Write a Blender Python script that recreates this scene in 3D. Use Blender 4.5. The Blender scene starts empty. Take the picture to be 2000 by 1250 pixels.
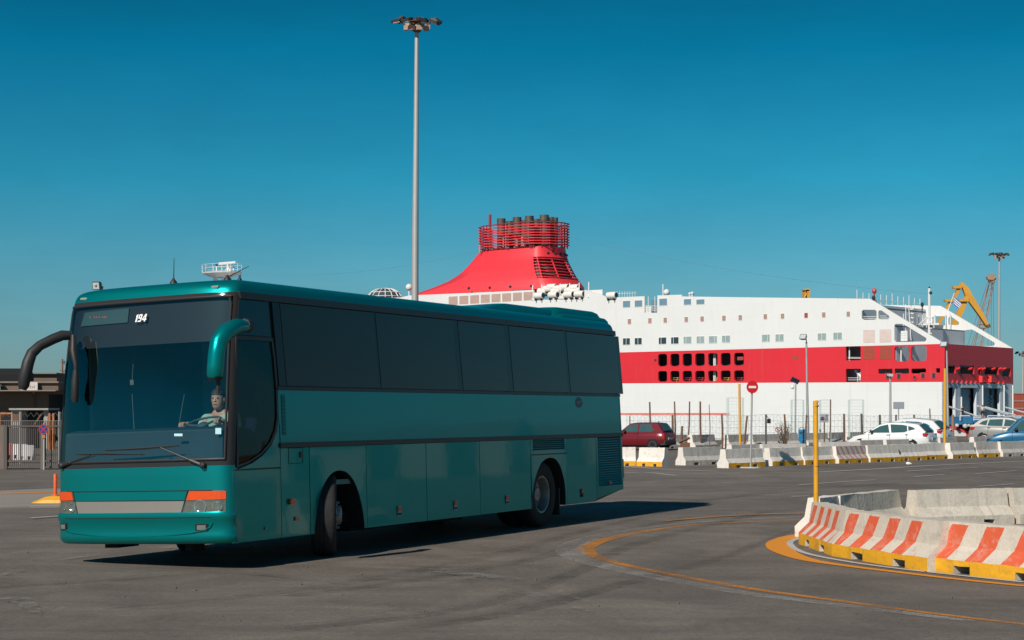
import bpy, math, random
from mathutils import Vector, Matrix, noise
from mathutils.geometry import delaunay_2d_cdt
random.seed(7)
R = math.radians
SC = bpy.context.scene
COL = SC.collection
# ------------------------------------------------------------------ camera
FPX, HOR, CAMH = 3450.0, 803.0, 1.83          # focal length and horizon in photo pixels (2000 wide), eye height
cam = bpy.data.cameras.new("camera")
cam.sensor_width = 36.0
cam.lens = FPX / 2000 * 36
cam.shift_y = (HOR - 625) / 2000
cam.clip_end = 20000
camo = bpy.data.objects.new("camera", cam)
camo.location = (0, 0, CAMH)
camo.rotation_euler = (R(90), 0, 0)
COL.objects.link(camo)
SC.camera = camo
# ------------------------------------------------------------------ light
SUN_EL, SUN_AZ = R(36.8), R(29.8)              # light travels towards (sin az, cos az)
sd = Vector((math.sin(SUN_AZ) * math.cos(SUN_EL), math.cos(SUN_AZ) * math.cos(SUN_EL), -math.sin(SUN_EL)))
sun = bpy.data.lights.new("sun", "SUN")
sun.energy = 4.4
sun.angle = R(0.5)
sun.color = (1.0, 0.94, 0.86)
suno = bpy.data.objects.new("sun", sun)
suno.rotation_euler = sd.to_track_quat('-Z', 'Y').to_euler()
suno.location = (-40, -60, 60)
COL.objects.link(suno)
W = bpy.data.worlds.new("World")
SC.world = W
W.use_nodes = True
nt = W.node_tree
nt.nodes.clear()
sky = nt.nodes.new("ShaderNodeTexSky")
sky.sky_type = 'NISHITA'
sky.sun_disc = False
sky.sun_elevation = SUN_EL
sky.sun_rotation = R(180) + SUN_AZ
sky.air_density = 1.0
sky.dust_density = 0.3
sky.ozone_density = 3.0
tc = nt.nodes.new("ShaderNodeTexCoord")
sep = nt.nodes.new("ShaderNodeSeparateXYZ")
nt.links.new(tc.outputs["Generated"], sep.inputs[0])
ramp = nt.nodes.new("ShaderNodeValToRGB")      # clear air: deeper teal with height above the horizon
cr = ramp.color_ramp
SKYSTOPS = [(0.0, (.42, .57, .75)), (0.035, (.35, .61, .77)), (0.07, (.29, .68, .82)), (0.13, (.09, .70, .83)), (0.2, (.012, .55, .68)), (0.26, (.012, .37, .44)), (0.6, (.05, .40, .52))]
cr.elements[0].position = 0; cr.elements[0].color = (*SKYSTOPS[0][1], 1)
cr.elements[1].position = SKYSTOPS[1][0]; cr.elements[1].color = (*SKYSTOPS[1][1], 1)
for p_, c_ in SKYSTOPS[2:]:
    e_ = cr.elements.new(p_); e_.color = (*c_, 1)
nt.links.new(sep.outputs["Z"], ramp.inputs[0])
mul = nt.nodes.new("ShaderNodeMix"); mul.data_type = 'RGBA'; mul.blend_type = 'MULTIPLY'; mul.inputs[0].default_value = 1
nt.links.new(sky.outputs[0], mul.inputs[6]); nt.links.new(ramp.outputs[0], mul.inputs[7])
bg = nt.nodes.new("ShaderNodeBackground"); bg.inputs[1].default_value = 0.075
wn_ = nt.nodes.new("ShaderNodeTexNoise"); wn_.inputs["Scale"].default_value = 7; wn_.inputs["Detail"].default_value = 7; wn_.inputs["Roughness"].default_value = .65
wm_ = nt.nodes.new("ShaderNodeMapping"); wm_.inputs["Scale"].default_value = (1, 1, 3.2); nt.links.new(tc.outputs["Generated"], wm_.inputs[0]); nt.links.new(wm_.outputs[0], wn_.inputs["Vector"])
wr0 = nt.nodes.new("ShaderNodeMapRange"); wr0.inputs[1].default_value = .35; wr0.inputs[2].default_value = .7; wr0.inputs[3].default_value = .96; wr0.inputs[4].default_value = 1.07; nt.links.new(wn_.outputs["Fac"], wr0.inputs[0])
mu2 = nt.nodes.new("ShaderNodeMix"); mu2.data_type = 'RGBA'; mu2.blend_type = 'MULTIPLY'; mu2.inputs[0].default_value = 1
nt.links.new(mul.outputs[2], mu2.inputs[6]); nt.links.new(wr0.outputs[0], mu2.inputs[7])
nt.links.new(mu2.outputs[2], bg.inputs[0])
wo = nt.nodes.new("ShaderNodeOutputWorld"); nt.links.new(bg.outputs[0], wo.inputs[0])
SC.view_settings.view_transform = 'Standard'
SC.view_settings.look = 'None'
SC.view_settings.exposure = 0.0
SC.view_settings.gamma = 1.0
try:
    SC.cycles.use_denoising = True
    SC.cycles.max_bounces = 8
    SC.cycles.transparent_max_bounces = 16
except Exception:
    pass

# ------------------------------------------------------------------ measuring helpers
def at(px, py, d):
    """Where the photo point (px, py) lies at d metres in front of the camera."""
    return Vector(((px - 1000) / FPX * d, d, CAMH - (py - HOR) / FPX * d))

def gnd(px, py):
    p = at(px, py, CAMH * FPX / (py - HOR))
    return Vector((p.x, p.y, 0))

def ray_plane(px, py, M, axis, val):
    """Hit of the sight line with the plane axis=val of frame M, in M's coordinates."""
    Mi = M.inverted()
    o = Mi @ Vector((0, 0, CAMH))
    d = (Mi @ at(px, py, 1.0)) - o
    k = (val - o[axis]) / d[axis]
    return o + d * k

def frame(x, y, z, rz):
    return Matrix.Translation((x, y, z)) @ Matrix.Rotation(rz, 4, 'Z')

# ------------------------------------------------------------------ materials
MATS = {}
def mat(name, col, rough=.5, metal=0.0, var=.12, scale=2.0, bump=0.0, bscale=40, coat=0.0, spec=.5, dirt=0.0, dirtcol=(.08, .06, .045), emit=None, fine=0.0):
    if name in MATS: return MATS[name]
    m = bpy.data.materials.new(name); m.use_nodes = True
    t = m.node_tree; N = t.nodes; L = t.links
    b = N["Principled BSDF"]
    b.inputs["Roughness"].default_value = rough
    b.inputs["Metallic"].default_value = metal
    b.inputs["Specular IOR Level"].default_value = spec
    b.inputs["Coat Weight"].default_value = coat
    b.inputs["Coat Roughness"].default_value = .04
    tco = N.new("ShaderNodeTexCoord"); oi = N.new("ShaderNodeObjectInfo")
    vm = N.new("ShaderNodeVectorMath"); vm.operation = 'MULTIPLY_ADD'
    vm.inputs[1].default_value = (1, 1, 1)
    sc = N.new("ShaderNodeVectorMath"); sc.operation = 'SCALE'; sc.inputs[0].default_value = (37, 19, 53)
    L.new(oi.outputs["Random"], sc.inputs["Scale"])
    L.new(tco.outputs["Object"], vm.inputs[0]); L.new(sc.outputs[0], vm.inputs[2])
    nz = N.new("ShaderNodeTexNoise"); nz.inputs["Scale"].default_value = scale; nz.inputs["Detail"].default_value = 6
    nz.inputs["Roughness"].default_value = .6
    L.new(vm.outputs[0], nz.inputs["Vector"])
    mx = N.new("ShaderNodeMix"); mx.data_type = 'RGBA'
    mx.inputs[6].default_value = (*[c * (1 - var) for c in col], 1)
    mx.inputs[7].default_value = (*[min(1, c * (1 + var)) for c in col], 1)
    L.new(nz.outputs["Fac"], mx.inputs[0])
    out = mx.outputs[2]
    if fine:
        n3 = N.new("ShaderNodeTexNoise"); n3.inputs["Scale"].default_value = 90; n3.inputs["Detail"].default_value = 3
        L.new(vm.outputs[0], n3.inputs["Vector"])
        mr = N.new("ShaderNodeMapRange"); mr.inputs[1].default_value = .3; mr.inputs[2].default_value = .7
        mr.inputs[3].default_value = 1 - fine; mr.inputs[4].default_value = 1 + fine
        L.new(n3.outputs["Fac"], mr.inputs[0])
        m3 = N.new("ShaderNodeMix"); m3.data_type = 'RGBA'; m3.blend_type = 'MULTIPLY'; m3.inputs[0].default_value = 1
        L.new(out, m3.inputs[6]); L.new(mr.outputs[0], m3.inputs[7]); out = m3.outputs[2]
    if dirt:
        n2 = N.new("ShaderNodeTexNoise"); n2.inputs["Scale"].default_value = scale * 2.7; n2.inputs["Detail"].default_value = 8
        n2.inputs["Roughness"].default_value = .7
        L.new(vm.outputs[0], n2.inputs["Vector"])
        mr = N.new("ShaderNodeMapRange"); mr.inputs[1].default_value = .5; mr.inputs[2].default_value = .75
        mr.inputs[3].default_value = 0; mr.inputs[4].default_value = dirt
        L.new(n2.outputs["Fac"], mr.inputs[0])
        m2 = N.new("ShaderNodeMix"); m2.data_type = 'RGBA'
        m2.inputs[7].default_value = (*dirtcol, 1)
        L.new(mr.outputs[0], m2.inputs[0]); L.new(out, m2.inputs[6]); out = m2.outputs[2]
    L.new(out, b.inputs["Base Color"])
    if bump:
        nb = N.new("ShaderNodeTexNoise"); nb.inputs["Scale"].default_value = bscale; nb.inputs["Detail"].default_value = 5
        L.new(vm.outputs[0], nb.inputs["Vector"])
        bp = N.new("ShaderNodeBump"); bp.inputs["Strength"].default_value = bump; bp.inputs["Distance"].default_value = .02
        L.new(nb.outputs["Fac"], bp.inputs["Height"]); L.new(bp.outputs[0], b.inputs["Normal"])
        if coat: L.new(bp.outputs[0], b.inputs["Coat Normal"])
    if emit:
        b.inputs["Emission Color"].default_value = (*emit[0], 1); b.inputs["Emission Strength"].default_value = emit[1]
    MATS[name] = m
    return m

def glassmat(name, tint, refl=.08, rough=.02, hi=.9):
    m = bpy.data.materials.new(name); m.use_nodes = True
    t = m.node_tree; N = t.nodes; L = t.links; N.clear()
    o = N.new("ShaderNodeOutputMaterial")
    tr = N.new("ShaderNodeBsdfTransparent"); tr.inputs[0].default_value = (*tint, 1)
    gl = N.new("ShaderNodeBsdfGlossy"); gl.inputs["Roughness"].default_value = rough; gl.inputs[0].default_value = (.82, 1, .96, 1)
    lw = N.new("ShaderNodeLayerWeight"); lw.inputs[0].default_value = .25
    mr = N.new("ShaderNodeMapRange"); mr.inputs[3].default_value = refl; mr.inputs[4].default_value = hi
    L.new(lw.outputs["Fresnel"], mr.inputs[0])
    mx = N.new("ShaderNodeMixShader"); L.new(mr.outputs[0], mx.inputs[0]); L.new(tr.outputs[0], mx.inputs[1]); L.new(gl.outputs[0], mx.inputs[2])
    L.new(mx.outputs[0], o.inputs[0])
    MATS[name] = m
    return m

def wornmat(name, col, lo, hi, scale=9, rough=.7):
    """Road paint worn through in patches: the asphalt below shows in the gaps."""
    m = bpy.data.materials.new(name); m.use_nodes = True
    t = m.node_tree; N = t.nodes; L = t.links
    b = N["Principled BSDF"]; b.inputs["Roughness"].default_value = rough; b.inputs["Base Color"].default_value = (*col, 1)
    o = N["Material Output"]
    tco = N.new("ShaderNodeTexCoord")
    n1 = N.new("ShaderNodeTexNoise"); n1.inputs["Scale"].default_value = scale; n1.inputs["Detail"].default_value = 9; n1.inputs["Roughness"].default_value = .78
    n2 = N.new("ShaderNodeTexNoise"); n2.inputs["Scale"].default_value = .8; n2.inputs["Detail"].default_value = 3
    n3 = N.new("ShaderNodeTexNoise"); n3.inputs["Scale"].default_value = 55; n3.inputs["Detail"].default_value = 4; n3.inputs["Roughness"].default_value = .8
    for n in (n1, n2, n3): L.new(tco.outputs["Object"], n.inputs["Vector"])
    ad = N.new("ShaderNodeMath"); ad.operation = 'MULTIPLY_ADD'; ad.inputs[1].default_value = .6
    L.new(n2.outputs["Fac"], ad.inputs[0]); L.new(n1.outputs["Fac"], ad.inputs[2])
    ad2 = N.new("ShaderNodeMath"); ad2.operation = 'MULTIPLY_ADD'; ad2.inputs[1].default_value = .9
    L.new(n3.outputs["Fac"], ad2.inputs[0]); L.new(ad.outputs[0], ad2.inputs[2])
    mr = N.new("ShaderNodeMapRange"); mr.inputs[1].default_value = lo; mr.inputs[2].default_value = hi
    L.new(ad2.outputs[0], mr.inputs[0])
    tr = N.new("ShaderNodeBsdfTransparent")
    mx = N.new("ShaderNodeMixShader"); L.new(mr.outputs[0], mx.inputs[0]); L.new(tr.outputs[0], mx.inputs[1]); L.new(b.outputs[0], mx.inputs[2])
    L.new(mx.outputs[0], o.inputs[0])
    MATS[name] = m
    return m

# ------------------------------------------------------------------ mesh builder
class MB:
    def __init__(s): s.v = []; s.f = []; s.m = []
    def vs(s, pts):
        i = len(s.v); s.v.extend([tuple(p) for p in pts]); return i
    def face(s, pts, mi=0):
        i = s.vs(pts); s.f.append(tuple(range(i, i + len(pts)))); s.m.append(mi); return s
    def box(s, x0, x1, y0, y1, z0, z1, mi=0, M=None):
        p = [Vector(q) for q in ((x0, y0, z0), (x1, y0, z0), (x1, y1, z0), (x0, y1, z0), (x0, y0, z1), (x1, y0, z1), (x1, y1, z1), (x0, y1, z1))]
        if M: p = [M @ q for q in p]
        i = s.vs(p)
        for q in ((0, 3, 2, 1), (4, 5, 6, 7), (0, 1, 5, 4), (1, 2, 6, 5), (2, 3, 7, 6), (3, 0, 4, 7)):
            s.f.append(tuple(i + k for k in q)); s.m.append(mi)
        return s
    def loft(s, rings, closed=True, cap=True, mi=0):
        n = len(rings[0]); i0 = s.vs([p for r in rings for p in r])
        for k in range(len(rings) - 1):
            for j in range(n if closed else n - 1):
                a = i0 + k * n + j; b = i0 + k * n + (j + 1) % n
                s.f.append((a, b, b + n, a + n)); s.m.append(mi)
        if cap and closed:
            s.f.append(tuple(i0 + j for j in range(n - 1, -1, -1))); s.m.append(mi)
            e = i0 + (len(rings) - 1) * n
            s.f.append(tuple(e + j for j in range(n))); s.m.append(mi)
        return s
    def tube(s, path, r, n=8, mi=0, cap=True):
        path = [Vector(p) for p in path]; rs = r if isinstance(r, (list, tuple)) else [r] * len(path)
        rings = []; up = None
        for k, p in enumerate(path):
            d = (path[min(k + 1, len(path) - 1)] - path[max(k - 1, 0)]).normalized()
            if up is None:
                up = Vector((0, 0, 1)) if abs(d.z) < .9 else Vector((1, 0, 0))
            a = d.cross(up).normalized(); up = a.cross(d).normalized()
            rings.append([p + (a * math.cos(t) + up * math.sin(t)) * rs[k] for t in [2 * math.pi * j / n for j in range(n)]])
        return s.loft(rings, True, cap, mi)
    def lathe(s, prof, n=24, M=None, mi=0, cap=True):
        """prof = [(radius, height along local z)]"""
        rings = []
        for r, h in prof:
            q = [Vector((r * math.cos(2 * math.pi * j / n), r * math.sin(2 * math.pi * j / n), h)) for j in range(n)]
            rings.append([M @ p for p in q] if M else q)
        return s.loft(rings, True, cap, mi)
    def prism(s, poly, fn, d0, d1, mi=0, holes=(), edges=(), mfn=None):
        """Extrude poly (with holes) drawn in 2-D from d0 to d1; fn(a, b, d) places it."""
        loops = [[(p[0], p[1]) for p in poly]] + [[(p[0], p[1]) for p in h] for h in holes]
        pv = []; pe = []
        for lp in loops:
            i = len(pv); pv += [Vector((p[0], p[1])) for p in lp]
            pe += [(i + k, i + (k + 1) % len(lp)) for k in range(len(lp))]
        for a, b in edges:
            i = len(pv); pv += [Vector(a), Vector(b)]; pe.append((i, i + 1))
        ov, oe, of = delaunay_2d_cdt(pv, pe, [], 0, 1e-5)[:3]
        def inside(x, y, lp):
            c = False
            for k in range(len(lp)):
                (ax, ay), (bx_, by_) = lp[k - 1], lp[k]
                if (ay > y) != (by_ > y) and x < (bx_ - ax) * (y - ay) / (by_ - ay) + ax: c = not c
            return c
        keep = []
        for f_ in of:
            cx_ = sum(ov[k].x for k in f_) / len(f_); cy_ = sum(ov[k].y for k in f_) / len(f_)
            if inside(cx_, cy_, loops[0]) and not any(inside(cx_, cy_, h) for h in loops[1:]): keep.append(f_)
        of = keep
        for d, rev in ((d1, False), (d0, True)) if d0 != d1 else ((d0, False),):
            i = s.vs([fn(p.x, p.y, d) for p in ov])
            for f_ in of:
                f_ = list(f_)
                c = sum((ov[k] for k in f_), Vector((0, 0))) / len(f_)
                s.f.append(tuple(i + k for k in (reversed(f_) if rev else f_)))
                s.m.append(mfn(c.x, c.y) if mfn else mi)
        if d0 != d1:
            for lp in loops:
                n = len(lp)
                i = s.vs([fn(p[0], p[1], d0) for p in lp] + [fn(p[0], p[1], d1) for p in lp])
                for k in range(n):
                    s.f.append((i + k, i + (k + 1) % n, i + n + (k + 1) % n, i + n + k))
                    s.m.append(mfn((lp[k][0] + lp[(k + 1) % n][0]) / 2, (lp[k][1] + lp[(k + 1) % n][1]) / 2) if mfn else mi)
        return s
    def ball(s, c, r, n=10, m=7, sc=(1, 1, 1), mi=0):
        rings = []
        for k in range(m + 1):
            t = math.pi * k / m; rr = max(math.sin(t), 1e-3)
            rings.append([Vector((c[0] + r * sc[0] * rr * math.cos(2 * math.pi * j / n), c[1] + r * sc[1] * rr * math.sin(2 * math.pi * j / n), c[2] - r * sc[2] * math.cos(t))) for j in range(n)])
        return s.loft(rings, True, True, mi)
    def build(s, name, mats, parent=None, smooth=None, bevel=0, seg=2, M=None, merge=True):
        me = bpy.data.meshes.new(name)
        me.from_pydata([tuple(v) for v in s.v], [], s.f)
        if not isinstance(mats, (list, tuple)): mats = [mats]
        for m in mats: me.materials.append(m)
        for p, mi in zip(me.polygons, s.m): p.material_index = mi
        import bmesh
        bm = bmesh.new(); bm.from_mesh(me)
        if merge: bmesh.ops.remove_doubles(bm, verts=bm.verts, dist=1e-5)
        bmesh.ops.recalc_face_normals(bm, faces=bm.faces)
        bm.to_mesh(me); bm.free()
        if smooth is not None:
            for p in me.polygons: p.use_smooth = True
            me.set_sharp_from_angle(angle=R(smooth))
        o = bpy.data.objects.new(name, me)
        COL.objects.link(o)
        if parent is not None: o.parent = parent
        if M is not None: o.matrix_local = M
        if bevel:
            b = o.modifiers.new("bevel", 'BEVEL'); b.width = bevel; b.segments = seg; b.limit_method = 'ANGLE'; b.angle_limit = R(35)
        return o

def tag(o, label, cat, group=None, kind=None):
    o["label"] = label; o["category"] = cat
    if group: o["group"] = group
    if kind: o["kind"] = kind
    return o

def empty(name, M, label, cat, group=None):
    o = bpy.data.objects.new(name, None); o.empty_display_size = .3
    o.matrix_world = M; COL.objects.link(o)
    return tag(o, label, cat, group)

def struct(o): o["kind"] = "structure"; return o

def copy_tree(o, parent=None):
    c = o.copy(); COL.objects.link(c)
    if parent is not None: c.parent = parent
    for ch in list(o.children): copy_tree(ch, c)
    return c

def rrect(x0, x1, y0, y1, r, n=4):
    pts = []
    for cx, cy, a0 in ((x1 - r, y0 + r, -90), (x1 - r, y1 - r, 0), (x0 + r, y1 - r, 90), (x0 + r, y0 + r, 180)):
        for k in range(n + 1):
            a = R(a0 + 90 * k / n); pts.append((cx + r * math.cos(a), cy + r * math.sin(a)))
    return pts
ORD = "first second third fourth fifth sixth seventh eighth ninth tenth eleventh twelfth thirteenth fourteenth fifteenth sixteenth seventeenth eighteenth nineteenth twentieth".split()
def lerp(a, b, t): return a + (b - a) * t
def interp(x, tab):
    if x <= tab[0][0]: return tab[0][1]
    for (a, va), (b, vb) in zip(tab, tab[1:]):
        if x <= b: return va + (vb - va) * (x - a) / (b - a)
    return tab[-1][1]
# ================================================================== GROUND
SHIP0 = (71.05, 290.0)
SHA = math.atan2(.643, -.766)
SM = frame(SHIP0[0], SHIP0[1], 0, SHA)            # ship frame: x forward along the side, y outwards to the quay
def asphalt():
    m = bpy.data.materials.new("asphalt"); m.use_nodes = True
    t = m.node_tree; N = t.nodes; L = t.links; b = N["Principled BSDF"]
    tco = N.new("ShaderNodeTexCoord")
    def nz(scale, det, rough=.6, vec=None, dist=0):
        n = N.new("ShaderNodeTexNoise"); n.inputs["Scale"].default_value = scale; n.inputs["Detail"].default_value = det; n.inputs["Roughness"].default_value = rough
        n.inputs["Distortion"].default_value = dist
        L.new(vec or tco.outputs["Object"], n.inputs["Vector"]); return n.outputs["Fac"]
    def mrng(v, a, b_, c, d):
        n = N.new("ShaderNodeMapRange"); n.inputs[1].default_value = a; n.inputs[2].default_value = b_; n.inputs[3].default_value = c; n.inputs[4].default_value = d
        L.new(v, n.inputs[0]); return n.outputs[0]
    def mix(f, a, b_, bt='MIX'):
        n = N.new("ShaderNodeMix"); n.data_type = 'RGBA'; n.blend_type = bt
        if isinstance(f, float): n.inputs[0].default_value = f
        else: L.new(f, n.inputs[0])
        for i, q in ((6, a), (7, b_)):
            if isinstance(q, tuple): n.inputs[i].default_value = (*q, 1)
            else: L.new(q, n.inputs[i])
        return n.outputs[2]
    big = mrng(nz(.11, 5), .35, .68, 0, 1)
    c = mix(big, (.140, .119, .099), (.203, .173, .145))
    mid = mrng(nz(.7, 6, .65, None, .6), .38, .66, .8, 1.2)
    c = mix(1.0, c, mid, 'MULTIPLY')
    sp = mrng(nz(42, 3, .7), .28, .72, .68, 1.32)
    c = mix(1.0, c, sp, 'MULTIPLY')
    sp2 = mrng(nz(13, 3, .8), .3, .72, .78, 1.22)
    c = mix(1.0, c, sp2, 'MULTIPLY')
    # pale grains of aggregate
    gr = mrng(nz(70, 2, .5), .66, .76, 0, .4)
    c = mix(gr, c, (.40, .345, .30))
    # long tyre scuffs along the turning lanes
    mp = N.new("ShaderNodeMapping"); mp.inputs["Rotation"].default_value = (0, 0, R(64)); mp.inputs["Scale"].default_value = (.06, 1.6, 1)
    L.new(tco.outputs["Object"], mp.inputs[0])
    st = mrng(nz(1.0, 6, .7, mp.outputs[0], .8), .5, .74, 0, .6)
    c = mix(st, c, (.103, .093, .084))
    oil = mrng(nz(.35, 4, .6), .63, .72, 0, .5)
    c = mix(oil, c, (.09, .08, .072))
    # cracks and sealed joints
    vo = N.new("ShaderNodeTexVoronoi"); vo.feature = 'DISTANCE_TO_EDGE'; vo.inputs["Scale"].default_value = .16
    mv = N.new("ShaderNodeMix"); mv.data_type = 'VECTOR'; mv.inputs[0].default_value = .12
    nn = N.new("ShaderNodeTexNoise"); nn.inputs["Scale"].default_value = .9; nn.inputs["Detail"].default_value = 5; L.new(tco.outputs["Object"], nn.inputs["Vector"])
    sc = N.new("ShaderNodeVectorMath"); sc.operation = 'MULTIPLY_ADD'; sc.inputs[1].default_value = (1.6, 1.6, 0); L.new(nn.outputs["Color"], sc.inputs[0]); L.new(tco.outputs["Object"], sc.inputs[2])
    L.new(sc.outputs[0], vo.inputs["Vector"])
    ck = mrng(vo.outputs["Distance"], .0, .0025, .3, 0)
    c = mix(ck, c, (.07, .063, .058))
    L.new(c, b.inputs["Base Color"]); b.inputs["Roughness"].default_value = .88; b.inputs["Specular IOR Level"].default_value = .25
    bp = N.new("ShaderNodeBump"); bp.inputs["Strength"].default_value = .35; bp.inputs["Distance"].default_value = .01
    L.new(nz(60, 4, .7), bp.inputs["Height"]); L.new(bp.outputs[0], b.inputs["Normal"])
    return m
asph = asphalt()
mb = MB()
# the quay ends just behind the wire fence; further left it runs on behind the brown building
edge = [(900, 150), (31, 150), (26, 112), (-6, 112), (-40, 240), (-1500, 900)]
mb.face([Vector((x, y, 0)) for x, y in edge] + [Vector((-1500, -900, 0)), Vector((900, -900, 0))])
for (x0, y0), (x1, y1) in zip(edge, edge[1:]): mb.face([Vector((x0, y0, 0)), Vector((x1, y1, 0)), Vector((x1, y1, -6)), Vector((x0, y0, -6))])
struct(mb.build("ground", asph))
mb = MB(); mb.face([Vector((-6000, 90, -3.0)), Vector((6000, 90, -3.0)), Vector((6000, 9000, -3.0)), Vector((-6000, 9000, -3.0))])
struct(mb.build("sea_water", mat("harbour_water", (.01, .05, .07), rough=.12, bump=.5, bscale=.4)))
# far quay behind the ship's stern
mb = MB(); mb.box(90, 420, 330, 700, -6, -.2)
struct(mb.build("far_quay", mat("quay_concrete", (.3, .28, .26), rough=.9)))
# ---- painted lines
yel = wornmat("worn_yellow_paint", (.60, .235, .03), 1.0, 1.4)
yel2 = wornmat("fresh_yellow_paint", (.74, .27, .010), .70, 1.0)
wht = wornmat("worn_white_paint", (.42, .39, .36), 1.1, 1.55)
wht3 = wornmat("ghost_white_paint", (.34, .31, .28), 1.3, 1.62, scale=5)
wht2 = wornmat("thin_white_paint", (.5, .48, .46), .85, 1.15)
conc = mat("pale_concrete", (.27, .235, .2), rough=.9, var=.2, scale=.8, bump=.2, fine=.2)
LAYER = [0]
def stripe(name, pts, wd, m, sub=6):
    """pts: photo points; wd: width in metres (one value or one per point)"""
    LAYER[0] += 1; zz = .004 + .0009 * LAYER[0]
    P = [gnd(*p) for p in pts]; ws_ = wd if isinstance(wd, list) else [wd] * len(P)
    Q = []; Wd = []
    for k in range(len(P) - 1):
        a, b, c, d = P[max(k - 1, 0)], P[k], P[k + 1], P[min(k + 2, len(P) - 1)]
        for j in range(sub):
            t = j / sub
            Q.append(.5 * ((2 * b) + (c - a) * t + (2 * a - 5 * b + 4 * c - d) * t * t + (3 * b - a - 3 * c + d) * t ** 3)); Wd.append(lerp(ws_[k], ws_[k + 1], t))
    Q.append(P[-1]); Wd.append(ws_[-1])
    l, r_ = [], []
    for k, p in enumerate(Q):
        d = (Q[min(k + 1, len(Q) - 1)] - Q[max(k - 1, 0)]).normalized(); n = Vector((-d.y, d.x, 0))
        l.append(p + n * Wd[k] / 2 + Vector((0, 0, zz))); r_.append(p - n * Wd[k] / 2 + Vector((0, 0, zz)))
    mb = MB(); mb.loft([l, r_], False, False)
    o = mb.build(name, m); struct(o); return o
stripe("yellow_line", [(1590, 1015), (1480, 1019), (1350, 1026), (1250, 1040), (1180, 1055), (1148, 1068), (1146, 1075), (1160, 1086), (1215, 1103), (1300, 1120), (1445, 1147), (1600, 1169), (1800, 1196), (2100, 1232)], [.10, .11, .13, .16, .22, .25, .23, .17, .15, .14, .13, .12, .11, .10], yel)
stripe("white_line", [(1600, 1008), (1400, 1018), (1270, 1030), (1180, 1045), (1125, 1062), (1113, 1076), (1135, 1093), (1220, 1115), (1370, 1145), (1480, 1163), (1620, 1180), (1900, 1214)], [.12, .15, .2, .27, .34, .38, .34, .3, .25, .22, .2, .16], wht)
stripe("yellow_kerb_line", [(1640, 1035), (1570, 1045), (1536, 1053), (1521, 1063), (1529, 1076), (1570, 1092), (1640, 1104), (1760, 1119), (1880, 1133), (2000, 1145), (2150, 1158)], [.26, .30, .34, .36, .32, .23, .16, .14, .13, .13, .13], yel2)
stripe("white_kerb_line", [(1640, 1040), (1575, 1049), (1547, 1057), (1545, 1066), (1570, 1080), (1640, 1095), (1760, 1112), (2000, 1138)], .09, wht2)
stripe("white_line", [(1210, 925), (1260, 923), (1320, 929)], .12, wht2); stripe("white_line", [(1215, 911), (1300, 917), (1400, 921)], .15, wht2)
stripe("white_line", [(1590, 923), (1700, 917), (1850, 908), (2050, 899)], .18, wht2)
stripe("white_line", [(1560, 948), (1640, 942), (1710, 938)], .1, wht2); stripe("white_line", [(1785, 932), (1845, 927)], .1, wht2); stripe("white_line", [(1770, 921), (1850, 916), (1910, 914)], .12, wht2)
stripe("white_line", [(1905, 926), (1985, 920)], .1, wht2); stripe("white_line", [(1910, 951), (1980, 946)], .1, wht2); stripe("white_line", [(1215, 965), (1350, 964), (1480, 962)], .12, wht)
stripe("white_line", [(1100, 985), (1300, 1012), (1420, 1008), (1520, 1004)], .14, wht3); stripe("yellow_line", [(1300, 1019), (1420, 1009), (1580, 1003)], .14, yel)
stripe("white_line", [(1545, 971), (1580, 970)], .1, wht2)
stripe("white_scuff", [(560, 1112), (760, 1112), (900, 1122), (960, 1140), (1060, 1170), (1200, 1210)], [.02, .2, .3, .3, .2, .02], wht3); stripe("white_scuff", [(800, 1095), (880, 1120), (1000, 1135), (1150, 1180)], [.02, .3, .3, .02], wht3)
stripe("white_scuff", [(0, 1130), (45, 1112), (72, 1098)], [.05, .25, .05], wht3); stripe("white_scuff", [(-40, 1190), (30, 1172), (75, 1205)], [.05, .3, .05], wht3)
stripe("white_line", [(-20, 1120), (90, 1100), (230, 1082), (420, 1062)], .12, wht3)
stripe("white_line", [(60, 1014), (130, 1009)], .1, wht2); stripe("tyre_mark", [(560, 1165), (800, 1135), (1050, 1090), (1160, 1050), (1350, 1010)], .25, wornmat("rubber_mark", (.095, .084, .073), 1.08, 2.1, scale=3))
stripe("tyre_mark", [(560, 1230), (900, 1190), (1120, 1120), (1250, 1060), (1500, 1000)], .25, MATS["rubber_mark"])
stripe("tyre_mark", [(200, 1190), (520, 1160), (800, 1118), (1000, 1075), (1130, 1040), (1300, 1000)], [.05, .3, .3, .25, .2, .05], MATS["rubber_mark"]); stripe("tyre_mark", [(760, 1230), (980, 1200), (1180, 1150), (1420, 1085), (1560, 1030)], [.3, .28, .25, .2, .05], MATS["rubber_mark"])
stripe("tyre_mark", [(-40, 1150), (200, 1135), (420, 1120), (560, 1130)], [.25, .25, .2, .05], MATS["rubber_mark"]); stripe("tyre_mark", [(1230, 990), (1400, 975), (1600, 955), (1900, 935)], .3, MATS["rubber_mark"])
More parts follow.
